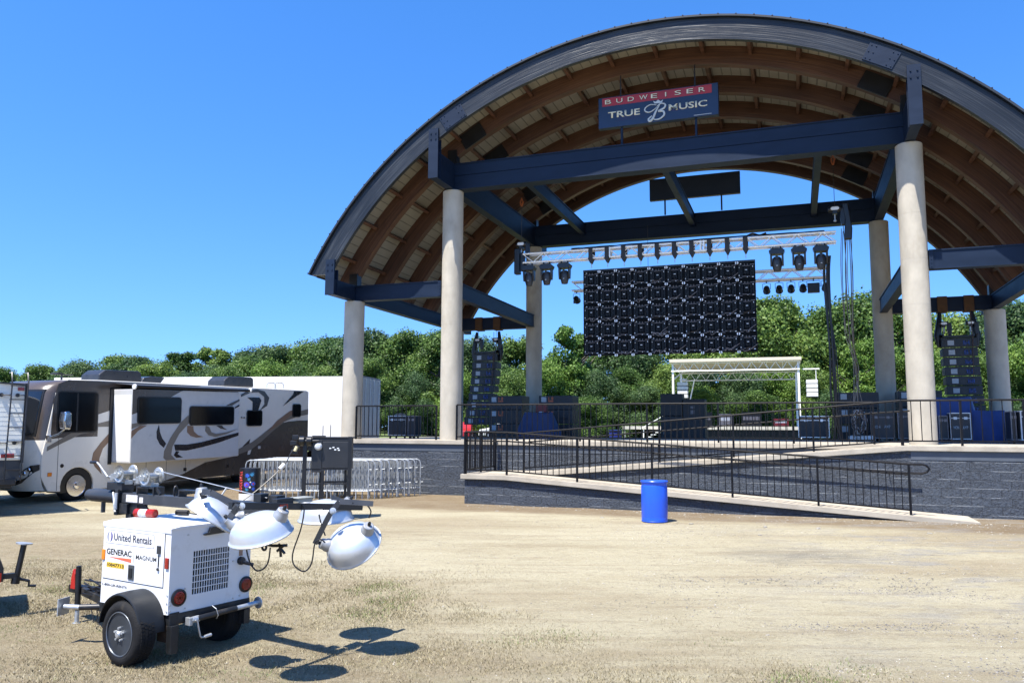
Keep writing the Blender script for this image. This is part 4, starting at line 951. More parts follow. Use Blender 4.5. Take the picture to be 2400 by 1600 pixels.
graphic([(SX0, 1.68), (1.2, 1.90), (1.5, 2.05), (1.25, 2.04), (SX0, 1.90)], RVC, y=SY, parent=sl)
def sw(pts): return pts
graphic([(1.92, 2.06), (1.84, 1.86), (1.86, 1.66), (1.98, 1.48), (2.12, 1.38), (2.20, 1.50), (2.05, 1.66), (1.96, 1.85)], RVK, y=SY, parent=sl)
graphic([(3.02, 2.34), (2.72, 2.12), (2.35, 1.66), (2.14, 1.28), (2.12, 1.08), (2.22, 1.00), (2.58, 1.00), (2.40, 1.16), (2.44, 1.40), (2.68, 1.78), (3.05, 2.10)], RVT, y=SY, parent=sl)
graphic([(2.50, 1.46), (3.0, 1.44), (3.6, 1.50), (4.3, 1.62), (5.14, 1.76), (5.14, 1.66), (4.3, 1.46), (3.6, 1.34), (3.0, 1.26), (2.55, 1.28)], RVK, y=SY, parent=sl)
graphic([(2.50, 1.14), (2.58, 1.26), (2.70, 1.24), (2.64, 1.16), (2.85, 1.06), (2.60, 1.06)], RVK, y=SY, parent=sl)
graphic([(2.98, 2.02), (2.98, 1.82), (3.12, 1.70), (3.35, 1.64), (3.62, 1.66), (3.40, 1.72), (3.24, 1.84), (3.20, 2.0)], RVC, y=SY, parent=sl)
graphic([(3.72, 2.0), (3.70, 1.84), (3.85, 1.70), (4.15, 1.64), (4.6, 1.72), (5.1, 1.88), (4.6, 1.78), (4.15, 1.74), (3.95, 1.80), (3.86, 1.96)], RVT, y=SY, parent=sl)
graphic([(4.15, 2.0), (4.35, 1.90), (4.62, 1.86), (4.45, 1.94), (4.40, 2.0)], RVB, y=SY, parent=sl)
graphic([(4.55, 2.64), (4.8, 2.74), (5.14, 2.86), (5.14, 2.80), (4.8, 2.64)], RVB, y=SY, parent=sl)
graphic([(4.95, 2.60), (5.14, 2.68), (5.14, 2.63), (4.95, 2.55)], RVK, y=SY, parent=sl)
window('side_window', (1.14, 2.72, 2.09, 2.88), SY - .026, SY - .008, sl, .10)
window('side_window', (3.03, 4.90, 2.02, 2.62), SY - .036, SY - .020, sl, .10)
# awning roller over the slide-out
mb = MB(); mb.cyl((SX0 + .02, SY - .04, 3.17), (5.55, SY - .04, 3.15), .045, 12); mb.build('awning_roller', BLACK, rv, smooth=True)
mb = MB(); mb.add([(SX0 + .06, SY - .04, 3.21), (5.5, SY - .04, 3.19), (5.5, -.01, 3.255), (SX0 + .06, -.01, 3.275), (SX0 + .06, SY - .04, 3.20), (5.5, SY - .04, 3.18), (5.5, -.01, 3.245), (SX0 + .06, -.01, 3.265)], [(0, 1, 2, 3), (4, 7, 6, 5), (0, 4, 5, 1), (1, 5, 6, 2), (2, 6, 7, 3), (3, 7, 4, 0)]); mb.build('awning_fabric', mat('awning_grey', (.12, .12, .125), .6, var=.1), rv)
for x in (SX0 + .0, 5.57):
    mb = MB(); mb.cyl((x, SY - .04, 3.16), (x + .04, SY - .04, 3.16), .075, 16); mb.build('awning_end', WHITE, rv, smooth=True)
# roof kit
ACM = mat('ac_grey', (.045, .047, .052), .3, var=.2)
for x0_, x1_ in ((1.05, 2.55), (6.0, 7.45)):
    mb = MB(); mb.slab_y([(x0_, 3.34), (x0_ + .02, 3.55), (x0_ + .22, 3.70), (x1_ - .1, 3.71), (x1_, 3.66), (x1_ + .02, 3.34)], .75, 1.55); mb.build('air_conditioner', ACM, rv, bevel=.04, seg=3)
mb = MB(); mb.slab_y([(3.0, 3.34), (3.1, 3.54), (3.4, 3.60), (3.95, 3.58), (3.75, 3.34)], 1.3, 1.9); mb.build('roof_vent', ACM, rv, bevel=.03)
mb = MB(); mb.box(.05, .09, 1.0, 1.04, 3.33, 3.50); mb.box(-.25, .4, .98, 1.06, 3.50, 3.53); mb.box(-.15, .0, .9, 1.15, 3.53, 3.56); mb.build('roof_aerial', ACM, rv)
mb = MB()
for y in (1.2, 1.6): mb.tube([(9.1, y, 3.27), (9.1, y, 3.52), (9.2, y, 3.58), (9.5, y, 3.58), (9.6, y, 3.5), (9.62, y, 3.25)], .018, 8)
mb.build('ladder_top', GALV, rv, smooth=True)

# ------------------------------------------------------------------ camper trailer at the left edge
ca = thing('camper_trailer', 'white corrugated camper trailer end with black ladder at the left edge', 'camper trailer', (-11.32, 18.6, .36), rot=(0, 0, R(38)))
CW = mat('camper_white', (.88, .88, .80), .65, var=.04, scale=2)
mb = MB(); mb.slab_y([(-3.2, 1.26), (0, 1.26), (0.02, 2.95), (-.05, 3.01), (-3.2, 3.15)], 0, 6.0); mb.build('body', CW, ca, bevel=.03, seg=3)
mb = MB()
for k in range(16): mb.box(-3.15, -.03, -.003, .001, 1.32 + k * .105, 1.328 + k * .105)
mb.build('siding_ribs', mat('camper_rib', (.78, .78, .70), .7), ca)
mb = MB(); mb.box(-3.2, -.02, .02, 5.9, .82, 1.255); mb.build('dark_band', mat('camper_grey', (.05, .052, .055), .4, var=.2, scale=4), ca)
mb = MB(); mb.box(-3.2, -.15, .05, 5.8, .62, .80); mb.box(-3.2, -.1, -.12, .0, .70, .86); mb.build('bumper', BLACK, ca, bevel=.02)
mb = MB(); mb.box(-.035, .03, -.02, .01, 1.2, 3.03); mb.bar((-3.2, -.02, 3.16), (.02, -.02, 3.0), .06, .035); mb.build('corner_trim', BLACK, ca)
mb = MB()
for x in (-.34, -.02): mb.tube([(x, -.14, .80), (x + .03, -.14, 3.05), (x + .03, .05, 3.28), (x + .03, .5, 3.30)], .016, 8)
for k in range(7): mb.cyl((-.34, -.14, 1.05 + k * .32), (-.02, -.14, 1.05 + k * .32), .012, 8)
for z in (1.66, 2.75):
    for x in (-.34, -.02): mb.cyl((x, -.14, z), (x, 0, z), .014, 8); mb.cyl((x - .16, -.09, z), (x - .16, -.02, z), .045, 12); mb.cyl((x - .16, -.08, z), (x, -.12, z), .012, 6)
mb.build('ladder', BLACK, ca, smooth=True)
for x0_, x1_, z0_, z1_ in ((-.42, -.16, 1.32, 1.41), (-.18, -.05, 2.86, 2.94)):
    mb = MB(); mb.box(x0_, x1_, -.03, -.009, z0_, z1_); mb.build('tail_light', REDL, ca, bevel=.008)
mb = MB(); mb.lathe([(.1, 0), (.33, .0), (.36, .04), (.36, .2), (.33, .22), (.1, .22)], (-.9, .9, .36), (1, 0, 0), 24); mb.build('wheel', RUBBER, ca, smooth=True)
mb = MB(); mb.lathe([(.1, 0), (.33, .0), (.36, .04), (.36, .2), (.33, .22), (.1, .22)], (-.3, 3.4, .36), (1, 0, 0), 24); mb.build('wheel', RUBBER, ca, smooth=True)

# ------------------------------------------------------------------ white box trailer
st = thing('box_trailer', 'long plain white box trailer parked behind the motorhome', 'semi trailer', (-6.45, 34.3, .45), rot=(0, 0, R(172)))
# local x runs from the rear door end towards the far left, y away
mb = MB(); mb.box(0, 14.6, -2.55, 0, 1.2, 4.15); mb.build('box', mat('trailer_side_white', (.82, .82, .81), .4, var=.02, scale=.6), st, bevel=.03)
mb = MB()
for x in [0.02 + .0] : mb.box(-.02, .08, -2.57, .02, 1.15, 4.18)
mb.build('rear_frame', mat('frame_grey', (.35, .36, .38), .5), st)
mb = MB(); mb.box(-.035, -.022, -2.5, -1.29, 1.22, 4.1); mb.box(-.035, -.022, -1.26, -.05, 1.22, 4.1); dr_ = mb.build('rear_doors', mat('door_white', (.55, .60, .62), .45, var=.05), st)
mb = MB()
for y in (-2.2, -1.5, -1.0, -.35): mb.cyl((-.05, y, 1.2), (-.05, y, 4.1), .018, 8)
mb.build('lock_rods', GALV, dr_)
mb = MB(); mb.box(.1, 14.4, -2.3, -.25, .95, 1.19); mb.box(-.05, .1, -2.4, -.2, .45, .6); mb.box(0, .1, -2.0, -1.9, .5, 1.0); mb.box(0, .1, -.6, -.5, .5, 1.0); mb.build('undercarriage', BLACK, st)
for x in (1.6, 2.9):
    for y in (-2.45, -.35):
        mb = MB(); mb.lathe([(.15, 0), (.45, .0), (.5, .04), (.5, .22), (.45, .26), (.15, .26)], (x, y, .5), (0, 1, 0), 24); mb.build('wheel', RUBBER, st, smooth=True)
# ------------------------------------------------------------------ things hanging in the pavilion
def sthing(name, label, cat, a, b, z, group=None, rz=0.0):
    return thing(name, label, cat, SP(a, b, z), SA + rz, group)
# sponsor sign above the front beam
sg = sthing('sponsor_sign', 'red and blue sponsor sign standing on the front roof beam', 'sign', 0, 0, 0)
SBLUE = mat('sign_blue', (.012, .035, .095), .45, var=.15, scale=2); SRED = mat('sign_red', (.50, .035, .045), .45, var=.12, scale=2)
CREAM = mat('sign_cream', (.75, .70, .52), .4, var=.06); SILV = mat('sign_silver', (.62, .66, .66), .35, var=.08)
mb = MB(); mb.box(4.88, 8.46, -.10, .10, 11.53, 12.50); mb.build('sign_box', SBLUE, sg, bevel=.01)
mb = MB(); mb.box(5.00, 8.28, -.108, -.101, 12.21, 12.47); mb.build('red_band', SRED, sg)
mb = MB(); mb.box(7.75, 8.26, -.112, -.101, 11.575, 11.588); mb.build('sign_trim', SILV, sg)
for ang, (aa, c0, c1) in enumerate(((5.4, 11.70, 6.4), (6.95, 11.80, 8.05))):
    for k in range(5):
        mb = MB(); z = c0 + k * .035; mb.slab_y([(aa, z), (c1, z + .03), (c1 + .1, z + .032), (aa + .2, z + .012)], -.1035, -.101); mb.build('sign_streak', mat('sign_purple', (.10, .03, .12), .5), sg)
for i, ch in enumerate('BUDWEISER'):
    x = 5.09 + i * .352
    wd = .035 if ch == 'I' else (.25 if ch == 'W' else .19)
    text(ch, 'lettering', mat('sign_shadow', (.12, .03, .02), .6), sg, (x + .01 + (0 if ch != 'I' else .07), -.109, 12.262), (PI / 2, 0, 0), 1, .003, (wd, .135), offset=.02)
    text(ch, 'lettering', CREAM, sg, (x + (0 if ch != 'I' else .07), -.113, 12.275), (PI / 2, 0, 0), 1, .004, (wd, .135), offset=.0)
text('TRUE', 'lettering', CREAM, sg, (5.18, -.102, 11.82), (PI / 2, 0, 0), 1, .006, (.98, .20), offset=.02)
text('MUSIC', 'lettering', CREAM, sg, (7.02, -.102, 11.82), (PI / 2, 0, 0), 1, .006, (1.12, .20), offset=.02)
def strokes(pts, r, nm='monogram'):
    mb = MB(); p = smooth_path([(x, -.112, oz + (z - oz) * .88) for x, z in pts], 8); n = len(p)
    mb.tube(p, [r * (.55 + .75 * math.sin(PI * i / (n - 1))) for i in range(n)], 8); mb.build(nm, SILV, sg, smooth=True)
ox, oz = 6.30, 11.59
strokes([(ox + .36, oz + .52), (ox + .18, oz + .56), (ox + .02, oz + .46), (ox + .03, oz + .34), (ox + .16, oz + .30), (ox + .30, oz + .38), (ox + .38, oz + .46)], .016)
strokes([(ox + .46, oz + .54), (ox + .34, oz + .30), (ox + .24, oz + .06), (ox + .15, oz - .02), (ox + .12, oz + .06), (ox + .22, oz + .16)], .03)
strokes([(ox + .38, oz + .48), (ox + .50, oz + .56), (ox + .62, oz + .50), (ox + .58, oz + .38), (ox + .42, oz + .30), (ox + .56, oz + .27), (ox + .58, oz + .14), (ox + .44, oz + .02), (ox + .30, oz + .02), (ox + .24, oz + .10)], .024)
mb = MB(); mb.slab_y([(6.60, 12.10), (6.82, 12.10), (6.86, 12.19), (6.78, 12.15), (6.71, 12.21), (6.64, 12.15), (6.56, 12.19)], -.108, -.101); mb.build('crown', SILV, sg)
for a in (5.58, 7.80):
    mb = MB(); mb.box(a - .03, a + .03, -.03, .03, ZU1 + .001, 11.529); mb.build('sign_post', NAVY, sg)
    mb = MB(); zt = ZC + math.sqrt((RO - .12) ** 2 - (a - W / 2) ** 2); mb.box(a - .015, a + .015, -.12, -.09, 12.45, zt - .66 + .1); mb.build('sign_hanger', BLACK, sg)
s2 = sthing('back_sign', 'plain black back of a sign standing on the rear roof beam', 'sign', 0, 0, 0)
mb = MB(); mb.box(5.02, 8.54, 8.12, 8.30, 11.52, 12.40); mb.build('sign_box', BLACK, s2, bevel=.01)
for a in (5.62, 7.82):
    mb = MB(); mb.box(a - .03, a + .03, 8.18, 8.24, ZU1 + .001, 11.519); mb.build('sign_post', BLACK, s2)

# black panels on the arches
pc = 0
for b in BROWN[:5]:
    for ang, side in ((60.0, 'left'), (119.8, 'right')):
        pc += 1
        nth = ['first', 'second', 'third', 'fourth', 'fifth'][BROWN.index(b)]
        q = R(ang); x, z = pol(11.72, q)
        o = sthing('arch_panel', 'black rectangular panel under the %s brown arch from the front, %s side' % (nth, side), 'panel', 0, 0, 0, 'black panels under the timber arches')
        mb = MB(); tang = Vector((math.sin(q), 0, math.cos(q))) if True else None
        rad = Vector((-math.cos(q), 0, math.sin(q))); c = Vector((x, b - .16, z)) + rad * .28
        tv = Vector((math.sin(q), 0, math.cos(q)))
        mb.bar(c - tv * .42, c + tv * .42, .05, .52, up=rad)
        mb.build('panel', BLACK, o, bevel=.01)
        mb = MB(); mb.bar(c - tv * .2 + Vector((0, .02, 0)), c - tv * .2 + Vector((0, .06, 0)), .04, .3, up=rad); mb.bar(c + tv * .2 + Vector((0, .02, 0)), c + tv * .2 + Vector((0, .06, 0)), .04, .3, up=rad); mb.build('panel_bracket', NAVYD, o)

# box truss
def truss(t_, a0, a1, b, z, s, m, step=None, chord=.031, brace=.015, sections=()):
    step = step or s * 1.25
    mb = MB()
    for db in (-s / 2, s / 2):
        for dz in (0, s): mb.cyl((a0, b + db, z + dz), (a1, b + db, z + dz), chord, 8)
    mb.build('chords', m, t_, smooth=True)
    n = int(round((a1 - a0) / step)); st_ = (a1 - a0) / n; mb = MB()
    for k in range(n):
        x0_, x1_ = a0 + k * st_, a0 + (k + 1) * st_
        for db in (-s / 2, s / 2): mb.cyl((x0_, b + db, z if k % 2 else z + s), (x1_, b + db, z + s if k % 2 else z), brace, 6)
        for dz in (0, s): mb.cyl((x0_, b + (-s / 2 if k % 2 else s / 2), z + dz), (x1_, b + (s / 2 if k % 2 else -s / 2), z + dz), brace, 6)
    mb.build('bracing', m, t_, smooth=True)
    for x in sections:
        mb = MB()
        for dx in (-.05, .05):
            mb.box(x + dx - .02, x + dx + .02, b - s / 2 - .03, b - s / 2 + .03, z - .03, z + s + .03); mb.box(x + dx - .02, x + dx + .02, b + s / 2 - .03, b + s / 2 + .03, z - .03, z + s + .03)
            mb.box(x + dx - .018, x + dx + .018, b - s / 2, b + s / 2, z + s - .02, z + s + .03)
        mb.build('joint_plate', m, t_)
TB = 2.5; TZ = 8.07; TS = .30
tr1 = sthing('lighting_truss', 'long silver box truss carrying the video wall and moving lights', 'truss', 0, 0, 0)
truss(tr1, 1.60, 11.62, TB, TZ, TS, ALUP, sections=(4.6, 7.65))
rnd = random.Random(8)
mb = MB()
for k in range(5):
    p = [(a, TB + rnd.uniform(-.12, .12), TZ + TS + .05 + rnd.uniform(0, .05)) for a in [3.3 + 1.0 * j for j in range(9)]]; mb.tube(smooth_path(p, 3), .012, 5)
p = [(9.0, TB, TZ + TS + .08), (9.2, TB - .1, TZ + TS + .13), (9.4, TB, TZ + TS + .09), (9.6, TB - .1, TZ + TS + .12)]; mb.tube(smooth_path(p), .03, 6)
mb.build('truss_cables', BLACK, tr1, smooth=True)
tr2 = sthing('rear_truss', 'second silver truss hanging behind the video wall with par lights below', 'truss', 0, 0, 0)
truss(tr2, 2.25, 11.55, 6.5, 7.72, .34, ALUP, step=.4)
# hangers of the video wall
for k in range(10):
    a = 4.0 + k * .553
    o = sthing('screen_hanger', '%s black strap hanger from the left linking truss and video wall' % ['first', 'second', 'third', 'fourth', 'fifth', 'sixth', 'seventh', 'eighth', 'ninth', 'last'][k], 'hanger', a, TB, 0, 'hangers of the video wall')
    mb = MB(); mb.box(-.07, .07, -TS / 2 - .05, -TS / 2 - .028, TZ - .02, TZ + TS + .04); mb.box(-.07, .07, TS / 2 + .028, TS / 2 + .05, TZ - .02, TZ + TS + .04); mb.box(-.07, .07, -TS / 2 - .05, TS / 2 + .05, TZ + TS + .028, TZ + TS + .05)
    mb.slab_y([(-.09, TZ - .02), (.09, TZ - .02), (.02, TZ - .17), (-.02, TZ - .17)], -TS / 2 - .05, TS / 2 - .1); mb.build('strap', mat('strap_dark', (.035, .032, .03), .6, var=.3), o)
    mb = MB()
    for j in range(4): mb.lathe([(.014, -.006), (.022, 0), (.014, .006)], (0, -.03, TZ - .19 - j * .035), (1, 0, 0) if j % 2 else (0, 1, 0), 10)
    mb.cyl((0, -.03, TZ - .33), (0, -.03, TZ - .16), .007, 6); mb.build('shackle', GALV, o, smooth=True)
# video wall: 10 x 5 panels seen from the back
vw = sthing('video_wall', 'large black video wall seen from the back, grid of ten by five panels', 'video wall', 3.71, TB, 0)
PWD, PHT = .554, .566; VZ0 = 4.80
PAN = mat('panel_back', (.006, .008, .010), .7, var=.35, scale=12, spec=.12); PAN2 = mat('panel_frame', (.06, .072, .082), .5, var=.8, scale=35, spec=.2)
CONN = mat('connector_white', (.85, .87, .88), .4, var=.1); DULL = mat('bracket_grey', (.34, .31, .31), .5, var=.4, scale=30)
def panel_meshes():
    out = []
    g = .006; w_, h_ = PWD, PHT
    mb = MB(); mb.box(g, w_ - g, -.02, .05, g, h_ - g); mb.box(g, w_ - g, -.055, -.02, g, .035); mb.box(g, w_ - g, -.055, -.02, h_ - .035, h_ - g); mb.box(g, .03, -.055, -.02, .035, h_ - .035); mb.box(w_ - .03, w_ - g, -.055, -.02, .035, h_ - .035)
    out.append(('panel', mb, PAN))
    mb = MB(); mb.box(.20, .35, -.07, -.021, .14, .42); out.append(('power_box', mb, PAN))
    mb = MB()
    for x in (.05, .075, .115, .15, .40, .435, .475, .50): mb.box(x - .0045, x + .0045, -.048, -.021, .06 + (x * 7 % .05), h_ - .07)
    for z in (.075, .105, .445, .49): mb.box(.035 + z * .1, w_ - .035 - z * .05, -.052, -.021, z - .005, z + .005)
    for x in (.225, .262, .298, .332): mb.box(x - .0035, x + .0035, -.078, -.0705, .16 + (x * 11 % .04), .40)
    mb.box(.20, .35, -.078, -.0705, .222, .23); mb.box(.21, .36, -.078, -.0705, .37, .377)
    for x, z in ((.09, .2), (.09, .33), (.455, .27), (.13, .27), (.42, .35), (.42, .19)): mb.box(x - .02, x + .02, -.056, -.048, z - .006, z + .006)
    out.append(('ribs', mb, PAN2))
    mb = MB(); mb.box(.17, .385, -.09, -.076, .43, .443); mb.box(.225, .237, -.09, -.076, .443, .505); mb.box(.315, .327, -.09, -.076, .443, .505); mb.box(.15, .38, -.08, -.06, .10, .112); mb.box(.40, .52, -.07, -.05, .475, .488); mb.box(.05, .15, -.07, -.05, .055, .066); mb.box(.06, .12, -.07, -.05, .46, .47); out.append(('handle', mb, DULL))
    mb = MB(); mb.box(.245, .31, -.082, -.0705, .30, .318); mb.box(.465, .487, -.07, -.056, .395, .43); mb.box(.055, .075, -.07, -.056, .12, .155); mb.box(.45, .50, -.07, -.056, .07, .09); mb.box(.30, .325, -.09, -.076, .07, .088); mb.box(.10, .135, -.07, -.056, .50, .52); mb.box(.06, .08, -.07, -.056, .38, .40)
    out.append(('connector', mb, CONN))
    return out
pm = panel_meshes(); protos = None
rnd = random.Random(4)
for r in range(5):
    for c in range(10):
        if protos is None:
            protos = []
            par = None
            for nm, mb, m_ in pm:
                o = mb.build(nm, m_, vw if par is None else par)
                if par is None: par = o
                protos.append(o)
            par.location = (0, 0, VZ0)
        else:
            par = protos[0].copy(); C.objects.link(par); par.parent = vw; par.location = (c * PWD, 0, VZ0 + r * PHT)
            for q in protos[1:]:
                d = q.copy(); C.objects.link(d); d.parent = par
for r in range(6):
    for c in range(1, 10):
        if r in (0, 5) and c % 1: continue
        if c == 1 and r == 0: proto_d = None
        if r == 0 and c == 1:
            mb = MB()
            for s in (-1, 1): mb.slab_y([(s * .006 + s * .046 * math.cos(q), .048 * math.sin(q)) for q in [R(a) for a in range(-80, 81, 16)]], -.085, -.062)
            disc = mb.build('lock_disc', CONN, vw); disc.location = (c * PWD, 0, VZ0)
        else:
            d = disc.copy(); C.objects.link(d); d.parent = vw; d.location = (c * PWD, 0, VZ0 + r * PHT - (.02 if r == 5 else 0))
for k in range(44):
    r_ = rnd.randint(0, 4); c_ = rnd.randint(0, 9); mb = MB()
    pts = [(c_ * PWD + .1 + rnd.uniform(0, .3), -.09 - rnd.uniform(0, .04), VZ0 + r_ * PHT + rnd.uniform(0, .15)) for _ in range(5)]
    pts = sorted(pts); mb.tube(smooth_path(pts + [(pts[-1][0] + .2, -.09, pts[-1][2] + .15)]), .008, 5)
    mb.build('data_cable', BLACK if k % 2 else DULL, vw, smooth=True)
mb = MB(); mb.box(.004, 10 * PWD - .004, .052, .07, VZ0 + .004, VZ0 + 5 * PHT - .004); mb.build('backing', BLACK, vw)
mb = MB(); mb.box(0, 10 * PWD, -.05, .05, VZ0 + 5 * PHT + .001, VZ0 + 5 * PHT + .06); mb.build('header_beam', PAN2, vw)

# moving head lights
MH = mat('fixture_black', (.016, .018, .022), .35, var=.25, scale=8); MHG = mat('fixture_grey', (.05, .05, .052), .4, var=.2)
def moving_head():
    o = thing('moving_head_light', 'x', 'stage light', SP(0, 0, 0), SA, 'moving head lights under the main truss')
    mb = MB(); mb.slab_y([(-.20, -.10), (-.24, -.13), (-.19, -.24), (.19, -.24), (.24, -.13), (.20, -.10), (.16, -.06), (-.16, -.06)], -.16, .16); mb.box(-.13, -.09, -.04, .04, -.07, .02); mb.box(.09, .13, -.04, .04, -.07, .02); mb.build('base', MH, o, bevel=.01)
    for s in (-1, 1):
        mb = MB(); mb.slab_x([(-.11, -.24), (.11, -.24), (.09, -.42), (.05, -.60), (-.05, -.60), (-.09, -.42)], s * .17 - .03, s * .17 + .03); mb.build('yoke_arm', MH, o, bevel=.012)
    mb = MB(); mb.lathe([(.0, -.30), (.09, -.31), (.135, -.36), (.14, -.48), (.145, -.60), (.12, -.70), (.105, -.76), (.0, -.78)], (0, 0, 0), (0, 0, 1), 20, sy=.9); h = mb.build('head', MHG, o, smooth=True)
    mb = MB(); mb.box(-.04, .04, -.145, -.125, -.40, -.30); mb.build('vent', MH, h, bevel=.01)
    mb = MB(); mb.box(-.025, .025, -.136, -.128, -.61, -.595); mb.build('badge', CONN, h)
    return o
m0 = moving_head(); first = True
names = ['leftmost moving head light, left of the video wall', 'second moving head light from the left under the truss', 'third moving head light, next to the left edge of the video wall', 'fourth moving head light, first one right of the video wall', 'fifth moving head light, middle one right of the video wall', 'rightmost moving head light at the right end of the truss']
for a, lb in zip((1.78, 2.42, 3.05, 9.90, 10.55, 11.18), names):
    o = m0 if first else dup(m0); first = False
    o.location = SP(a, TB, TZ - .03); o['label'] = 'black ' + lb
# chain hoists
def hoist(a, b, z, ztop, label, group, s=1.0, sling=None, m=BLACK):
    o = sthing('chain_hoist', label, 'chain hoist', a, b, z, group)
    mb = MB(); mb.lathe([(0, -.19 * s), (.08 * s, -.19 * s), (.10 * s, -.15 * s), (.10 * s, .15 * s), (.08 * s, .19 * s), (0, .19 * s)], (0, 0, 0), (1, 0, 0), 18); mb.box(-.06 * s, .06 * s, -.10 * s, .10 * s, -.16 * s, .0); mb.build('motor', m, o, smooth=True)
    mb = MB(); mb.slab_y(rrect(-.12 * s, .12 * s, -.05 * s, .05 * s, .05 * s), -.112 * s, -.101 * s); mb.build('name_plate', CONN, o)
    mb = MB(); mb.tube([(0, 0, -.15 * s), (0, 0, -.36 * s)], .02 * s, 8); mb.lathe([(.02, 0), (.05 * s, .02), (.05 * s, .05), (.02, .07)], (0, 0, -.40 * s), (0, 0, 1), 10); mb.build('hook', GALV, o, smooth=True)
    mb = MB(); mb.cyl((0, 0, .1), (0, 0, ztop - z), .009, 5)
    k = 0; zz = .14
    mb.build('chain', mat('chain_dark', (.06, .055, .05), .5, metal=.5), o)
    mb = MB(); mb.slab_y([(-.06, .05), (.06, .05), (.08, -.25 * s), (.05, -.5 * s), (-.05, -.5 * s), (-.08, -.25 * s)], -.07, .07) ; bg_ = mb.build('chain_bag', BLACK, o, bevel=.02); bg_.location = (.22 * s, 0, -.02)
    if sling:
        mb = MB(); mb.tube([(0, 0, ztop - z), (.05, 0, ztop - z + .15), (0, 0, ztop - z + .3), (-.05, 0, ztop - z + .15), (0, 0, ztop - z)], .03, 8); mb.build('sling', mat('sling_orange', (.45, .12, .03), .7), o, smooth=True)
    return o
hoist(1.50, TB, 8.75, 10.10, 'black chain hoist at the left end of the long truss', 'chain hoists', 1.0, True)
hoist(11.62, TB, 9.10, 10.50, 'black chain hoist with white plate at the right end of the long truss', 'chain hoists', 1.0, True)
mb = MB(); mb.box(-.10, .10, -.12, .12, -.55, .35); mb.box(.12, .26, -.1, .1, -.45, .2); o = mb.build('rigging_box', BLACK, None, bevel=.03); tag(o, 'black rigging control box at the left end of the long truss', 'rigging'); o.location = SP(1.36, TB, 8.25); o.rotation_euler = (0, 0, SA)
mb = MB(); mb.slab_y([(-.12, .5), (.05, .5), (.14, -.3), (.12, -.62), (-.10, -.62), (-.05, 0)], -.10, .10); o = mb.build('cable_bag', BLACK, None, bevel=.03); tag(o, 'long black cable bag hanging at the right end of the long truss', 'rigging'); o.location = SP(11.95, TB, 8.75); o.rotation_euler = (0, 0, SA)
hoist(5.2, 6.5, 8.3, 10.1, 'small hoist above the rear truss behind the video wall', 'chain hoists', .6)
# par lights under the rear truss
def par():
    o = thing('par_light', 'x', 'stage light', SP(0, 0, 0), SA, 'par lights under the rear truss')
    mb = MB(); mb.lathe([(0, -.12), (.09, -.12), (.11, -.05), (.115, .13), (.13, .135), (.13, .15), (.10, .15), (.09, .05), (0, .04)], (0, 0, -.30), (0, .9, -.35), 18); mb.build('can', MH, o, smooth=True)
    mb = MB(); mb.tube([(-.13, 0, -.30), (-.135, 0, -.10), (0, 0, -.07), (.135, 0, -.10), (.13, 0, -.30)], .010, 6); mb.cyl((0, 0, -.08), (0, 0, .0), .018, 8); mb.cyl((-.13, 0, -.33), (-.02, 0, -.30), .012, 6); mb.build('yoke', MH, o, smooth=True)
    mb = MB(); mb.box(-.10, -.02, -.12, -.10, -.48, -.36); mb.build('barn_flap', MH, o)
    return o
p_ = par(); first = True
for a, lb in zip((2.40, 2.95, 9.45, 9.88, 10.28, 10.68, 11.42), ('black par light hanging alone left of the video wall', 'black par light half hidden by the left edge of the video wall', 'first black par light right of the video wall', 'second black par light right of the video wall', 'third black par light right of the video wall', 'fourth black par light right of the video wall, beside the square flood light', 'rightmost black par light under the rear truss')):
    o = p_ if first else dup(p_); first = False; o.location = SP(a, 6.5, 7.70); o['label'] = lb
o = sthing('flood_light', 'square black flood light under the right end of the rear truss', 'stage light', 11.03, 6.5, 7.70)
mb = MB(); mb.box(-.20, .20, -.10, .10, -.50, -.16); mb.build('housing', MH, o, bevel=.015)
mb = MB(); mb.tube([(-.22, 0, -.3), (-.22, 0, -.08), (.22, 0, -.08), (.22, 0, -.3)], .012, 6); mb.cyl((0, 0, -.08), (0, 0, .02), .02, 8); mb.build('yoke', MH, o)
o = sthing('strip_light', 'upright black fixture beside the left top corner of the video wall', 'stage light', 3.25, 5.2, 7.9)
mb = MB(); mb.box(-.16, .16, -.12, .12, -.45, .22); mb.box(-.22, .22, -.05, .05, .22, .30); mb.build('housing', MH, o, bevel=.03)
# cable drop at the right of the truss
o = sthing('cable_drop', 'thick bundle of black cables dropping from the truss to the deck', 'cables', 0, 0, 0)
rnd = random.Random(12)
for k in range(7):
    x0_ = 11.45 + rnd.uniform(-.1, .12); x1_ = 11.38 + rnd.uniform(-.10, .22)
    mb = MB(); mb.tube(smooth_path([(x0_, TB + 1.6, 8.0), (x0_ - .05, 4.2, 7.2), (x1_, 4.3, 5.0), (x1_ + rnd.uniform(-.05, .1), 4.4, 3.4), (x1_ + rnd.uniform(-.1, .3), 4.5, DK + .03)]), .034 if k < 3 else .014, 6); mb.build('cable', BLACK, o, smooth=True)
o = sthing('cable_drop', 'loose grey cables hanging from the right hoist to the road case', 'cables', 0, 0, 0)
for k in range(9):
    x0_ = 11.9 + rnd.uniform(-.12, .18); x1_ = 12.05 + rnd.uniform(-.22, .28)
    mb = MB(); mb.tube(smooth_path([(x0_, TB + .1, 8.9 + rnd.uniform(-.5, 0)), (x0_ + rnd.uniform(-.1, .1), 3, 7.2), (x0_ + rnd.uniform(-.05, .2), 3.6, 5.5), (12.15 + rnd.uniform(-.08, .08), 4.2, 4.3), (x1_, 4.4, 3.2)]), .011, 5); mb.build('cable', BLACK if k % 2 else mat('cable_grey', (.25, .25, .25), .5), o, smooth=True)
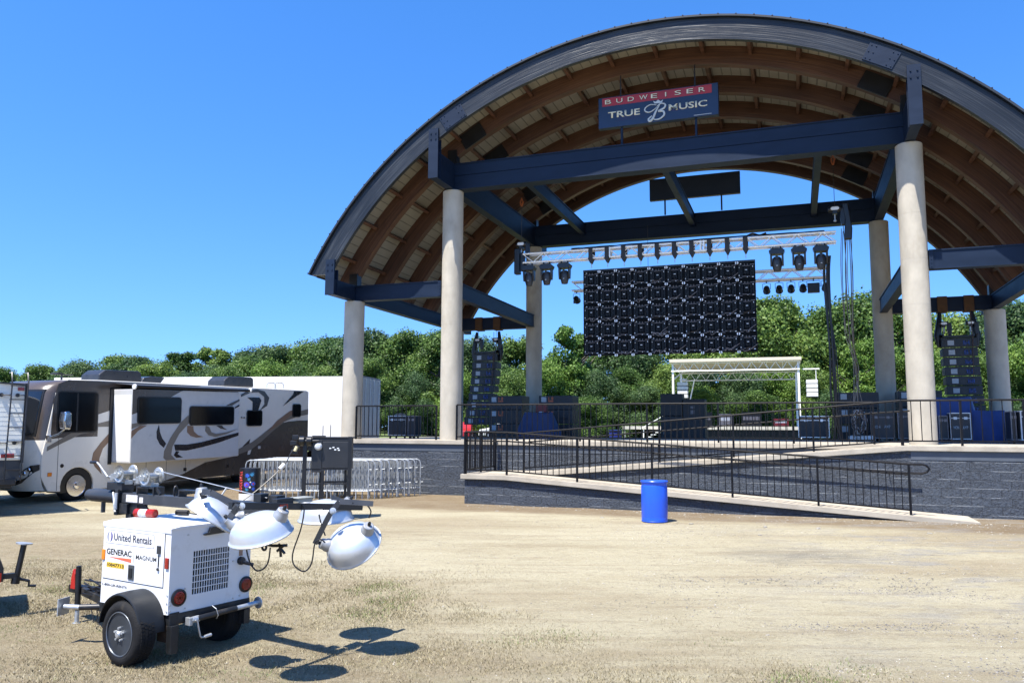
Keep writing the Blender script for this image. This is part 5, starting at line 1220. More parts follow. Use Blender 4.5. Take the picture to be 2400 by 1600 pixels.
# line arrays
SPK = mat('speaker_black', (.020, .024, .029), .5, var=.2, scale=6, bump=.1, bscale=80); TAPE = mat('tape_white', (.50, .55, .58), .5, var=.06); TAPB = mat('tape_blue', (.03, .09, .35), .5); TAPO = mat('tape_orange', (.55, .13, .04), .5)
def array(a, b, ztop, n, lean, label, mir=1):
    t_ = sthing('line_array', label, 'speaker array', a, b, 0, 'hanging speaker arrays')
    x = 0.0; z = ztop; tilt = R(-1)
    mb = MB(); mb.box(-.50, .50, -.25, .25, z + .02, z + .09); mb.box(-.5, -.45, -.3, .3, z + .05, z + .14); mb.box(.45, .5, -.3, .3, z + .05, z + .14); mb.build('fly_frame', BLACK, t_)
    for k in range(n):
        y0 = lean * k * k * .012; h = .335
        mb = MB(); c = Vector((-.012 * k * mir, -y0, z - h / 2))
        mb.slab_x([(-.30 - y0, z - h + .01), (.28 - y0, z - h + .05), (.28 - y0, z - .05), (-.30 - y0, z - .01)], -.55 - .018 * k * mir, .55 - .018 * k * mir)
        cb = mb.build('cabinet', SPK, t_, bevel=.012)
        cx = -.018 * k * mir; yf = -.302 - y0
        mb = MB(); mb.box(cx - .36, cx - .16, yf - .004, yf, z - .26, z - .09); mb.build('white_tape', TAPE, cb)
        mb = MB(); mb.box(cx - .10, cx + .06, yf - .003, yf, z - .26, z - .09); mb.build('connector_plate', BLACK, cb)
        for sgx, s_ in ((0, 'B'),):
            q = text('B%d' % ((k * 5 + 3) % 8 + 1), 'lettering', TAPB, cb, (cx + .12, yf - .001, z - .255), (PI / 2, 0, 0), 1, .003, (.22, .15), offset=.03)
        z -= h
    for s in (-1, 1):
        mb = MB(); mb.tube([(s * .50, .05, ztop + .95), (s * .56, 0, ztop + .5), (s * .62, -.02, ztop + .1), (s * .60, -.05, ztop - .3)], [.06, .10, .12, .05], 10); mb.build('chain_bag', BLACK, t_, smooth=True)
        mb = MB(); mb.cyl((s * .42, 0, ztop + .1), (s * .42, 0, ztop + .55), .015, 6); mb.build('chain', GALV, t_)
    mb = MB(); mb.tube([(.40, -.30, ztop + .9), (.42, -.34, ztop), (.36, -.40, ztop - 1.4)], .012, 6); mb.build('signal_cable', mat('cable_brown', (.12, .05, .03), .6), t_, smooth=True)
    return t_
array(-2.05, 8.4, 5.55, 9, .7, 'tall left speaker array of stacked cabinets hanging from the rear side beam')
array(15.75, 8.4, 5.62, 9, .2, 'tall right speaker array hanging above the blue tarpaulins', -1)
for a, nm in ((-2.45, 'outer hoist of the left speaker array'), (-1.62, 'inner hoist of the left speaker array'), (15.33, 'inner hoist of the right speaker array'), (16.17, 'outer hoist of the right speaker array')):
    hoist(a, 8.3, 6.15, 6.62, 'black ' + nm, 'chain hoists', .8)
    o = sthing('beam_wrap', 'brown padded beam wrap above the %s' % nm, 'padding', a, DB, 0, 'padded wraps on the side beams')
    o2 = MB(); o2.box(-.16, .16, -.20, .20, ZL0 - .03, ZL1 + .02); q = o2.build('pad', mat('pad_brown', (.13, .06, .02), .8, var=.2), o, bevel=.01)
# subwoofer stacks
def sub(a, b, z, w_, h_, label, tape=TAPO, col=None, letters=None):
    o = sthing('subwoofer', label, 'speaker', a, b, z, 'subwoofers on the deck')
    mb = MB(); mb.box(0, w_, 0, .95, 0.01, h_ - .005); mb.build('cabinet', SPK, o, bevel=.012)
    mb = MB(); mb.box(.10, .30, -.004, -.0005, h_ * .55, h_ * .90); mb.build('white_tape', TAPE, o)
    if tape:
        mb = MB(); mb.box(.38, .58, -.004, -.0005, h_ * .55, h_ * .66); mb.box(.38, .42, -.004, -.0005, h_ * .66, h_ * .90); mb.box(.50, .58, -.004, -.0005, h_ * .70, h_ * .9); mb.build('coloured_tape', tape, o)
    mb = MB(); mb.box(w_ * .6, w_ * .95, -.003, -.0005, h_ * .3, h_ * .45); mb.build('side_handle', BLACK, o)
    return o
for k, lb in enumerate(('bottom', 'middle', 'top')):
    sub(-1.02, 6.0, DK + k * .545, 1.35, .545, '%s subwoofer of the stack in front of the left speaker array' % lb)
for k, lb in enumerate(('bottom', 'middle', 'top')):
    sub(1.02, 6.0, DK + k * .54, 1.32, .54, '%s subwoofer of the stack behind the blue covered table' % lb)
for k, lb in enumerate(('bottom', 'middle', 'top')):
    sub(11.66, 6.4, DK + k * .55, 1.30, .55, '%s subwoofer of the stack left of the rear right column' % lb, None)
for k, lb in enumerate(('bottom', 'middle', 'top')):
    sub(13.62, 7.0, DK + k * .57, 1.35, .57, '%s subwoofer of the stack behind the front right column' % lb, None)
def tarp(cx, cb, w_, d_, h_, label, m, seed, top=.8, parent_name='tarpaulin', rz=0):
    rnd = random.Random(seed); n = 40; rings = 9; vs = []; fs = []
    ph = [rnd.uniform(0, 6.28) for _ in range(5)]
    for i in range(rings):
        f = i / (rings - 1); zz = h_ * (1 - f); sc_ = top + (1 - top) * min(1, f * 1.3)
        for k in range(n):
            q = 2 * PI * k / n; fold = 1 + f * .05 * (math.sin(7 * q + ph[0]) + .8 * math.sin(11 * q + ph[1]) + .5 * math.sin(17 * q + ph[2]))
            cx_, cy_ = math.cos(q), math.sin(q); pw = .55
            x = math.copysign(abs(cx_) ** pw, cx_) * w_ / 2 * sc_ * fold; y = math.copysign(abs(cy_) ** pw, cy_) * d_ / 2 * sc_ * fold
            vs.append((x, y, zz + .03 * math.sin(3 * q + ph[3]) * (1 - f)))
    for i in range(rings - 1):
        for k in range(n): fs.append((i * n + k, i * n + (k + 1) % n, (i + 1) * n + (k + 1) % n, (i + 1) * n + k))
    vs.append((0, 0, h_ + .01)); fs += [(len(vs) - 1, (k + 1) % n, k) for k in range(n)]
    mb = MB(); mb.add(vs, fs); o = mb.build(parent_name, m, None, smooth=True); o.location = SP(cx, cb, DK + .005); o.rotation_euler = (0, 0, SA + rz)
    return tag(o, label, 'tarpaulin')
TARP = mat('blue_tarp', (.012, .055, .26), .55, var=.2, scale=3, bump=.4, bscale=4); TARPD = mat('navy_cloth', (.02, .05, .16), .7, var=.2, scale=3, bump=.3, bscale=5)
tarp(1.45, 4.6, 1.55, .8, .93, 'dark blue cloth draped over a table in front of the subwoofers', TARPD, 1, .66, 'table_cloth')
o = sthing('red_box', 'small dark red box standing on the blue covered table', 'box', 1.55, 4.7, DK + .945)
mb = MB(); mb.box(-.20, .20, -.12, .12, 0, .34); mb.build('box', mat('box_red', (.16, .01, .015), .5), o, bevel=.02); mb = MB(); mb.box(-.08, .10, -.127, -.121, .0, .04); mb.build('white_tag', TAPE, o)
tarp(14.9, 4.9, 1.5, 1.0, 1.36, 'bright blue tarpaulin over tall gear behind the right column', TARP, 3, .7)
tarp(15.75, 4.7, 1.35, .9, .95, 'bright blue tarpaulin hanging over gear right of the silver edged road case', TARP, 6, .75)
tarp(16.35, 4.5, .6, .6, .62, 'small dark blue tarpaulin bundle at the foot of the outer right column', TARPD, 8, .6)
# road cases
CASE = mat('case_black', (.030, .034, .040), .45, var=.2, scale=10)
def road_case(a, b, w_, d_, h_, label, rz=0.0, marks=True, lid=.78, edge=ALU, z=DK):
    o = sthing('road_case', label, 'road case', a, b, z, 'road cases on the deck', rz)
    z0_ = .10
    mb = MB(); mb.box(.01, w_ - .01, .01, d_ - .01, z0_ + .005, h_ - .005); mb.build('case', CASE, o)
    e = .028; mb = MB()
    for x in (0, w_ - e):
        for y in (0, d_ - e): mb.box(x, x + e, y, y + e, z0_, h_)
    for z_ in (z0_, h_ - e):
        for y in (0, d_ - e): mb.box(e, w_ - e, y, y + e, z_, z_ + e)
        for x in (0, w_ - e): mb.box(x, x + e, e, d_ - e, z_, z_ + e)
    zl = z0_ + (h_ - z0_) * lid
    for y in (0, d_ - .012): mb.box(e, w_ - e, y - .001, y + .013, zl, zl + .022)
    mb.build('edge_trim', edge, o)
    mb = MB()
    for x in (.04, w_ - .1):
        for y in (.04, d_ - .1): mb.cyl((x, y + .03, .045), (x + .035, y + .03, .045), .045, 12); mb.box(x - .005, x + .045, y, y + .06, .08, z0_)
    mb.build('castors', BLACK, o)
    for x in (w_ * .25, w_ * .75): mb = MB(); mb.box(x - .045, x + .045, -.012, -.001, zl - .03, zl + .05); mb.build('latch', edge, o)
    if marks:
        for i, x in enumerate((.12, .55)):
            text(('LED 12', 'MON 4', 'AMP 2')[(i + marks) % 3].split()[0], 'lettering', TAPE, o, (w_ * x + .02, -.002, z0_ + (h_ - z0_) * .38), (PI / 2, 0, 0), 1, .003, (w_ * .26, .10), offset=.02)
    return o
road_case(-3.35, 2.1, .72, .6, .80, 'low black road case with silver lid edge between the two left columns', marks=0)
road_case(-2.60, 2.15, .28, .5, .80, 'narrow black case standing right of the left road case', marks=0, edge=DULL)
o = sthing('sack', 'pale crumpled bag lying on top of the left road case', 'bag', -3.0, 2.35, DK + .80); mb = MB(); mb.lathe([(.0, 0), (.2, .0), (.22, .04), (.14, .08), (.08, .07), (0, .1)], (0, 0, 0), (0, 0, 1), 12, sx=1, sy=.7); mb.build('bag', mat('bag_tan', (.45, .33, .25), .8, var=.2), o, smooth=True)
road_case(10.36, 6.0, 1.0, .7, .84, 'wide black road case with bright silver edges left of the hanging cables', marks=0)
road_case(12.05, 4.9, .20, .6, 1.00, 'tall narrow case edge beside the coiled cables', marks=0, edge=DULL)
road_case(12.55, 5.0, .70, .7, .95, 'black lettered road case between cable coil and right column', marks=1, edge=DULL)
road_case(13.35, 5.0, .55, .7, .98, 'dark case half hidden by the front right column', marks=0, edge=DULL)
road_case(14.40, 4.2, .26, .7, .82, 'small dark case just right of the front right column', marks=0, edge=DULL)
road_case(14.68, 4.0, .56, .7, .90, 'small grey road case with white silver edges and lettering before the blue tarpaulin', marks=1, edge=WHITE)
road_case(16.05, 3.0, .14, .7, .92, 'black case standing at the far right before the outer column', marks=0, edge=DULL)
road_case(16.25, 2.8, .75, .7, .93, 'white edged road case cut by the right picture edge', marks=1, edge=WHITE, rz=.15)
# coiled cables
o = sthing('cable_coil', 'tangled coil of black cables hanging before the subwoofers at the right', 'cables', 12.2, 4.6, DK + .62)
rnd = random.Random(21)
for j in range(3):
    mb = MB(); pts = []
    for k in range(60):
        q = k * .62 + j; r = .20 + .07 * math.sin(k * 1.7 + j); pts.append((r * .8 * math.cos(q) + rnd.uniform(-.03, .03), rnd.uniform(-.08, .08), 1.5 * r * math.sin(q) + rnd.uniform(-.03, .03)))
    mb.tube(smooth_path(pts, 3), .012, 5); mb.build('cable', (BLACK, DULL, GALV)[j], o, smooth=True)
o = sthing('white_crate', 'low white case lying on the deck under the coiled cables', 'case', 11.9, 4.9, DK); mb = MB(); mb.box(0, .78, 0, .5, .02, .17); mb.box(.05, .73, .05, .45, .17, .19); mb.build('case', WHITE, o, bevel=.01)
mb = MB(); mb.box(.1, .16, -.01, 0, .05, .12); mb.box(.6, .66, -.01, 0, .05, .12); mb.build('clasp', GALV, o)
# monitor stacks at the back of the deck
for a, w_, h_, b, lb in ((5.15, .86, 1.78, 9.2, 'tall plain black speaker tower at the rear of the deck'), (6.04, .86, 1.56, 9.2, 'black speaker stack with silver marks beside the tall plain tower')):
    o = sthing('speaker_tower', lb, 'speaker', a, b, DK)
    mb = MB(); mb.box(0, w_, 0, .8, .02, h_ * .5); mb.build('cabinet', SPK, o, bevel=.015); mb = MB(); mb.box(0, w_, 0, .8, h_ * .5 + .01, h_); mb.build('cabinet', SPK, o, bevel=.015)
    mb = MB(); 
    if w_ and a > 6: mb.box(.3, .46, -.005, 0, h_ * .62, h_ * .72); mb.box(.3, .46, -.005, 0, h_ * .76, h_ * .82)
    else: mb.box(.1, .14, -.005, 0, h_ * .1, h_ * .15)
    mb.build('plate', DULL, o)

# ------------------------------------------------------------------ blue barrel in front of the ramp
br = thing('plastic_drum', 'bright blue open plastic drum standing on the dirt before the ramp', 'barrel', (3.185, 18.0, .355))
BB = mat('drum_blue', (.018, .105, .72), .32, var=.05, scale=2, spec=.5, dirt=(.03, .10, .5), dscale=5, dpos=(.6, .9))
mb = MB(); mb.lathe([(.265, 0), (.285, .012), (.290, .03), (.283, .045), (.288, .06), (.283, .075), (.286, .12), (.292, .4), (.288, .78), (.278, .81), (.287, .83), (.285, .85), (.290, .87), (.298, .885), (.290, .90), (.278, .90), (.270, .88), (.272, .8), (.275, .1), (0, .02)], n=48); mb.build('body', BB, br, smooth=True)
mb = MB(); mb.lathe([(.297, .868), (.304, .872), (.306, .895), (.299, .905), (.292, .90)], n=48); mb.build('rim', BB, br, smooth=True)

# ------------------------------------------------------------------ barricades
def barricade():
    GALV = mat('barrier_zinc', (.40, .42, .43), .5, metal=.5, var=.3, scale=12)
    o = thing('crowd_barrier', 'x', 'barrier', (0, 0, 0), 0)
    L_, H = 2.35, 1.10
    mb = MB(); r = .12
    pth = [(0, 0, .02), (0, 0, H - r), (r * .3, 0, H - r * .3), (r, 0, H), (L_ - r, 0, H), (L_ - r * .3, 0, H - r * .3), (L_, 0, H - r), (L_, 0, .02)]
    mb.tube(pth, .019, 8); mb.tube([(0, 0, .24), (L_, 0, .24)], .016, 8); mb.build('frame', GALV, o, smooth=True)
    for k in range(1, 18):
        x = L_ * k / 18; mb = MB(); mb.cyl((x, 0, .24), (x, 0, H - .01), .0085, 6); mb.build('bar', GALV, o)
    mb = MB()
    for x in (.35, L_ - .35): mb.tube([(x, -.04, .02), (x, -.02, .22), (x, .02, .22), (x, .04, .02)], .014, 6)
    mb.build('foot', GALV, o, smooth=True)
    mb = MB()
    for z in (.85, .42): mb.tube([(L_, 0, z), (L_ + .08, 0, z), (L_ + .08, 0, z + .04)], .009, 6)
    mb.build('hook', GALV, o)
    return o
b0 = barricade(); first = True
ords = ['front', 'second', 'third', 'fourth', 'fifth', 'sixth', 'seventh', 'eighth', 'ninth', 'tenth', 'eleventh', 'twelfth', 'rearmost']
rnd = random.Random(31)
for st_, (x0_, y0_, nn, dx) in enumerate(((-7.55, 23.1, 12, .03), (-6.72, 23.08, 13, .105))):
    for k in range(nn):
        o = b0 if first else dup(b0); first = False
        x = x0_ + dx * k + rnd.uniform(-.07, .07) + (0 if st_ == 0 else .32); y = y0_ + .115 * k + (.03 if st_ else 0)
        o.location = (x, y, gz(x, y) - .01); o.rotation_euler = (0, 0, R(rnd.uniform(-.8, .8)))
        o['label'] = '%s steel crowd barrier of the tightly packed %s stack beside the block wall' % (ords[k], ('left', 'right')[st_])
        o['group'] = 'crowd barriers stacked by the wall'

# ------------------------------------------------------------------ power distribution cabinet on a frame
pc_ = thing('power_cabinet', 'black electrical cabinet with meter on a tall black frame', 'electrical cabinet', (-4.60, 17.9, .36), R(8))
mb = MB(); mb.box(.14, 1.02, .0, .62, 1.10, 1.80); mb.build('cabinet', mat('cabinet_black', (.022, .023, .025), .45, var=.2, scale=5), pc_, bevel=.015)
mb = MB(); mb.box(.14, 1.06, -.012, .66, 1.80, 1.83); mb.box(.14, .42, .0, .3, 1.83, 1.86); mb.build('lid', BLACK, pc_, bevel=.01)
mb = MB(); mb.box(.38, .99, -.02, -.001, 1.14, 1.72); mb.box(.16, .37, -.02, -.001, 1.05, 1.76); mb.build('door', mat('cabinet_door', (.030, .031, .034), .4, var=.2, scale=3), pc_, bevel=.006)
mb = MB(); mb.lathe([(.085, 0), (.085, .03), (.072, .045), (.07, .075), (.05, .095), (0, .10)], (.29, -.02, 1.62), (0, -1, 0), 24); mb.build('meter', mat('meter_glass', (.62, .64, .66), .15, var=.15, scale=20), pc_, smooth=True)
mb = MB()
for p in [(.55, 1.58), (.62, 1.60), (.66, 1.55), (.72, 1.58), (.74, 1.54)]: mb.box(p[0] - .022, p[0] + .022, -.026, -.0205, p[1] - .012, p[1] + .012)
mb.build('scratch_mark', CONN, pc_)
for x, y, h_ in ((0, 0, 1.82), (.98, .02, 1.84), (.30, .62, 1.1), (.40, .0, 1.1), (.86, .62, 1.1)):
    r = .042 if h_ > 1.5 else .028
    mb = MB(); mb.box(x - r, x + r, y - r, y + r, 0, h_); mb.build('leg', BLACK, pc_, bevel=.004)
mb = MB(); mb.box(-.03, 1.02, -.02, .02, .78, .815); mb.box(-.03, 1.0, -.02, .02, 1.10, 1.13); mb.box(.25, .98, .60, .64, .78, .82); mb.box(-.03, .14, -.02, .02, 1.72, 1.76); mb.build('cross_bar', BLACK, pc_)
mb = MB()
for x in (-.12, .04): mb.cyl((x, -.06, 1.74), (x + .10, -.06, 1.74), .105, 20)
mb.cyl((-.14, -.06, 1.74), (.3, -.06, 1.74), .03, 10); mb.build('cord_reel', BLACK, pc_, smooth=True)
mb = MB()
for dx, dz in ((-.20, .10), (-.24, -.02), (-.18, -.14), (-.22, -.22)): mb.box(dx - .07, dx + .06, -.14, .02, 1.72 + dz - .05, 1.72 + dz + .05)
mb.build('outlet_box', BLACK, pc_, bevel=.01)
mb = MB(); mb.cyl((.35, .3, 1.83), (.35, .3, 2.08), .008, 6); mb.cyl((.52, .3, 1.83), (.52, .3, 2.10), .008, 6); mb.build('antenna', BLACK, pc_)
cd = thing('extension_cord', 'black extension cord with pale plugs running down from the cabinet', 'cord', (0, 0, 0))
mb = MB(); mb.tube(smooth_path([(-4.72, 17.75, 2.0), (-4.85, 17.7, 1.85), (-5.0, 17.6, 1.55), (-5.5, 17.2, 1.0), (-6.2, 16.6, .45), (-6.4, 16.5, .37)]), .012, 6); mb.build('cord', BLACK, cd, smooth=True)
mb = MB(); mb.cyl((-4.74, 17.74, 1.98), (-4.78, 17.72, 1.88), .035, 10); mb.build('yellow_plug', mat('plug_yellow', (.75, .65, .35), .5), cd)
mb = MB(); mb.cyl((-4.97, 17.62, 1.60), (-5.05, 17.56, 1.50), .045, 10); mb.build('white_plug', WHITE, cd)

# ------------------------------------------------------------------ printed cooler drum
dr = thing('printed_cooler', 'can-shaped cooler printed in black, red and blue with a white foot', 'cooler', (-7.38, 22.75, .36))
CK = mat('cooler_black', (.012, .012, .014), .3, var=.2)
mb = MB(); mb.lathe([(.25, 0), (.275, .02), (.28, .20)], n=40); mb.build('foot', WHITE, dr, smooth=True)
mb = MB(); mb.lathe([(.281, .20), (.283, .86), (.27, .90), (.20, .905), (0, .905)], n=40); mb.build('body', CK, dr, smooth=True)
def on_drum(poly, m, nm, r=.2835, d=.004, z0=0, q0=0):
    """patch wrapped on the drum: poly in (angle degrees from the camera-facing side, z)"""
    mb = MB(); n = len(poly)
    f = lambda rr: [(rr * math.sin(R(a)), -rr * math.cos(R(a)), z) for a, z in poly]
    mb.add(f(r - .003) + f(r + d), [tuple(range(n - 1, -1, -1)), tuple(range(n, 2 * n))] + [(k, (k + 1) % n, n + (k + 1) % n, n + k) for k in range(n)]); return mb.build(nm, m, dr)
RR = mat('print_red', (.65, .04, .04), .4); BL = mat('print_blue', (.03, .12, .65), .4, var=.4, scale=18); CY = mat('print_cyan', (.05, .30, .55), .4, var=.5, scale=22); VI = mat('print_violet', (.20, .05, .60), .4, var=.3, scale=20)
word = 'ROCKSTAR'
for i, ch in enumerate(word):
    z = .24 + i * .073
    o = text(ch, 'lettering', RR, dr, (0, 0, 0), (0, 0, 0), 1, .006, (.062, .115), offset=.05)
    for v in o.data.vertices:
        x_, y_, zz = v.co; a = R(-36) - (y_ - .057) / .283; rr = .2835 + zz; v.co = (rr * math.sin(a), -rr * math.cos(a), z + x_)
for k in range(10): on_drum([(-22 + k * 7, .24), (-15.0 + k * 7, .24), (-15.0 + k * 7, .74), (-22 + k * 7, .74)], CK, 'print_ground', .2832, .001)
def star(ca, cz, r1, r2, n, m, d, nm='print_shape'):
    on_drum([(ca + (r1 if k % 2 else r2) * math.cos(PI * k / n) / .283 * 57.3, cz + (r1 if k % 2 else r2) * math.sin(PI * k / n)) for k in range(2 * n)], m, nm, .284, d)
star(2, .45, .085, .07, 9, VI, .003); star(2, .45, .055, .05, 12, BL, .005); star(2, .45, .028, .02, 8, RR, .007); star(38, .47, .075, .05, 9, BL, .003); star(38, .47, .03, .02, 7, RR, .005)
star(4, .70, .075, .04, 7, BL, .003); star(30, .73, .08, .035, 8, CY, .003); star(14, .60, .06, .03, 6, CY, .004); star(40, .33, .07, .03, 7, BL, .003); star(4, .32, .06, .025, 7, CY, .003); star(20, .38, .035, .02, 5, WHITE, .005); star(22, .52, .03, .015, 5, WHITE, .005)
# ------------------------------------------------------------------ trees
def leaf_material(name, c0, c1, c2):
    m = bpy.data.materials.new(name); m.use_nodes = True; n = m.node_tree; L = n.links.new; b = n.nodes['Principled BSDF']
    g = n.nodes.new('ShaderNodeNewGeometry'); oi = n.nodes.new('ShaderNodeObjectInfo')
    tc = n.nodes.new('ShaderNodeTexCoord'); nz = n.nodes.new('ShaderNodeTexNoise'); nz.inputs['Scale'].default_value = .55; nz.inputs['Detail'].default_value = 3; L(tc.outputs['Object'], nz.inputs['Vector'])
    a = n.nodes.new('ShaderNodeMath'); a.operation = 'MULTIPLY_ADD'; L(g.outputs['Random Per Island'], a.inputs[0]); a.inputs[1].default_value = .45; a.inputs[2].default_value = -.22
    s_ = n.nodes.new('ShaderNodeMath'); s_.operation = 'ADD'; L(nz.outputs['Fac'], s_.inputs[0]); L(a.outputs[0], s_.inputs[1])
    r = ramp(n, [(.25, c0), (.5, c1), (.8, c2)]); L(s_.outputs[0], r.inputs[0])
    hs_ = n.nodes.new('ShaderNodeHueSaturation'); mr = n.nodes.new('ShaderNodeMapRange'); L(oi.outputs['Random'], mr.inputs[0]); mr.inputs[3].default_value = .72; mr.inputs[4].default_value = 1.3; L(mr.outputs[0], hs_.inputs['Value'])
    mh = n.nodes.new('ShaderNodeMapRange'); L(oi.outputs['Random'], mh.inputs[0]); mh.inputs[3].default_value = .515; mh.inputs[4].default_value = .485; L(mh.outputs[0], hs_.inputs['Hue'])
    L(r.outputs[0], hs_.inputs['Color']); L(hs_.outputs[0], b.inputs['Base Color']); b.inputs['Roughness'].default_value = .55; b.inputs['Specular IOR Level'].default_value = .3
    t = n.nodes.new('ShaderNodeBsdfTranslucent'); L(hs_.outputs[0], t.inputs['Color']); mx = n.nodes.new('ShaderNodeMixShader'); mx.inputs[0].default_value = .28
    L(b.outputs[0], mx.inputs[1]); L(t.outputs[0], mx.inputs[2]); L(mx.outputs[0], n.nodes['Material Output'].inputs['Surface'])
    return m
LEAF = leaf_material('leaves', (.030, .066, .012), (.082, .150, .027), (.175, .26, .055))
LEAFB = leaf_material('leaves_bright', (.046, .100, .014), (.120, .215, .030), (.23, .335, .065))
LEAFD = leaf_material('leaves_dark', (.022, .052, .018), (.050, .10, .032), (.10, .165, .052))
BARK = mat('bark', (.13, .10, .075), .9, var=.3, scale=8, bump=.5, bscale=20)
import numpy as np
def tree_mesh(seed, kind):
    """unit: metres for a 10 m tree; returns (crown mesh, trunk mesh)"""
    rg = np.random.RandomState(seed); H = 10.0
    lobes = []
    if kind == 'round':
        for k in range(34):
            t = rg.rand(); z = 1.6 + 7.4 * t; w = 3.6 * math.sin(PI * min(1, (t * .82 + .16))) ** .7
            q = rg.rand() * 6.283; rr = w * (.35 + .6 * rg.rand()); lobes.append((rr * math.cos(q), rr * math.sin(q), z, .75 + .65 * rg.rand()))
        for k in range(7): lobes.append((rg.uniform(-1.6, 1.6), rg.uniform(-1.6, 1.6), rg.uniform(8.0, 9.2), rg.uniform(.6, .95)))
    elif kind == 'spire':
        for k in range(36):
            t = rg.rand(); z = 1.2 + 8.2 * t; w = 2.5 * (1 - t) ** .75 + .25; q = rg.rand() * 6.283; rr = w * (.3 + .65 * rg.rand())
            lobes.append((rr * math.cos(q), rr * math.sin(q), z, .40 + .65 * (1 - t) * rg.rand() + .15))
    elif kind == 'wide':
        for k in range(40):
            t = rg.rand(); z = .8 + 8.0 * t ** .8; w = 4.4 * math.sin(PI * min(1, (t * .75 + .25))) ** .6; q = rg.rand() * 6.283; rr = w * (.3 + .7 * rg.rand())
            lobes.append((rr * math.cos(q), rr * math.sin(q), z, .8 + .8 * rg.rand()))
    else:   # bush: leafy to the ground
        for k in range(30):
            t = rg.rand(); z = .3 + 8.6 * t ** 1.1; w = 4.6 * (1 - t ** 2.2) ** .5; q = rg.rand() * 6.283; rr = w * (.2 + .8 * rg.rand())
            lobes.append((rr * math.cos(q), rr * math.sin(q), z, .8 + .9 * rg.rand()))
    V = []; N = 0
    for (x, y, z, r) in lobes:
        n = int(620 * r * r) + 150
        d = rg.normal(size=(n, 3)); d /= np.linalg.norm(d, axis=1)[:, None]
        rad = r * (1 + .23 * rg.normal(size=n)) * (.88 + .12 * np.sin(5 * d[:, 0] + seed) * np.sin(6 * d[:, 1]))
        c = np.array([x, y, z]) + d * rad[:, None] * np.array([1.05, 1.05, .85]); c[:, 2] = np.maximum(c[:, 2], .15)
        nn = d + .75 * rg.normal(size=(n, 3)) + np.array([0, 0, .35]); nn /= np.linalg.norm(nn, axis=1)[:, None]
        u = np.cross(nn, rg.normal(size=(n, 3))); u /= np.linalg.norm(u, axis=1)[:, None]; v = np.cross(nn, u)
        s = (.058 + .078 * rg.rand(n))[:, None]; a = u * s; b = v * s * .75
        V.append(np.stack([c - a, c - b * .9, c + a, c + b], 1).reshape(-1, 3)); N += n
    V = np.concatenate(V); me = bpy.data.meshes.new('crown'); me.vertices.add(len(V)); me.vertices.foreach_set('co', V.ravel())
    me.loops.add(4 * N); me.loops.foreach_set('vertex_index', np.arange(4 * N)); me.polygons.add(N); me.polygons.foreach_set('loop_start', np.arange(0, 4 * N, 4)); me.polygons.foreach_set('loop_total', np.full(N, 4)); me.update(calc_edges=True)
    mb = MB(); lean = rg.uniform(-.3, .3, 2); mb.tube([(0, 0, -.3), (lean[0] * .3, lean[1] * .3, 2.5), (lean[0], lean[1], 5.5), (lean[0] * 1.3, lean[1] * 1.3, 8.3)], [.26, .19, .12, .03], 8)
    for k in range(7):
        z = rg.uniform(2, 6); q = rg.rand() * 6.283; l = rg.uniform(1.4, 3.0); mb.tube([(0, 0, z), (l * .5 * math.cos(q), l * .5 * math.sin(q), z + l * .35), (l * math.cos(q), l * math.sin(q), z + l * .8)], [.09, .06, .02], 6)
    o = mb.build('trunk', BARK, None, smooth=True); tm = o.data; bpy.data.objects.remove(o)
    return me, tm
PROTO = {}
for kd, seeds in (('round', (1, 2, 3)), ('spire', (4, 5)), ('wide', (6, 7)), ('bush', (8, 9))):
    PROTO[kd] = [tree_mesh(s, kd) for s in seeds]
TREES = []
def tree(x, y, top, kind, leaf, wscale=1.0, seed=0):
    g = gz(x, y); h = top - g; s = h / (10.15 if kind != 'spire' else 10.0)
    cm, tm = PROTO[kind][seed % len(PROTO[kind])]
    key = (cm.name, leaf.name)
    if key not in PROTO: c2 = cm.copy(); c2.materials.clear(); c2.materials.append(leaf); PROTO[key] = c2
    o = thing({'round': 'deciduous_tree', 'spire': 'pointed_tree', 'wide': 'spreading_tree', 'bush': 'leafy_bush'}[kind], 'x', 'bush' if kind == 'bush' else 'tree', (x, y, g), random.Random(int(x * 31 + y * 7 + seed)).uniform(0, 6.28), 'trees beyond the stage')
    o.scale = (s * wscale, s * wscale, s)
    c = bpy.data.objects.new('crown', PROTO[key]); C.objects.link(c); c.parent = o
    if kind != 'bush': t_ = bpy.data.objects.new('trunk', tm); C.objects.link(t_); t_.parent = o
    TREES.append((x, y, top, kind, leaf, o))
rnd = random.Random(77)
# back rows, left to right (x at that depth, tree top height)
prof_l = [(-62, 8.0), (-54.8, 8.6), (-50, 9.0), (-43, 10.0), (-35, 10.5), (-33.5, 11.2), (-28.8, 11.5), (-22.2, 11.3), (-19, 12.5), (-15.2, 11.9), (-11.3, 12.6), (-8.7, 11.6), (-4, 13.0), (2, 13.4), (8, 13.5), (12, 12.0)]
def interp(P, x):
    if x <= P[0][0]: return P[0][1]
    for (a, b), (c, d) in zip(P, P[1:]):
        if a <= x <= c: return b + (d - b) * (x - a) / (c - a)
    return P[-1][1]
x = -60.0; k = 0
while x < -6:
    spire = -37 < x < -29.5
    tree(x, 85 + rnd.uniform(-2, 3), interp(prof_l, x) + rnd.uniform(-.5, .35), 'spire' if spire else rnd.choice(['round', 'wide', 'round']), rnd.choice([LEAF, LEAF, LEAFD]) if not spire else LEAF, rnd.uniform(1.0, 1.25), k); k += 1
    x += rnd.uniform(2.5, 3.6) * (.62 if spire else 1)
x = -52.0
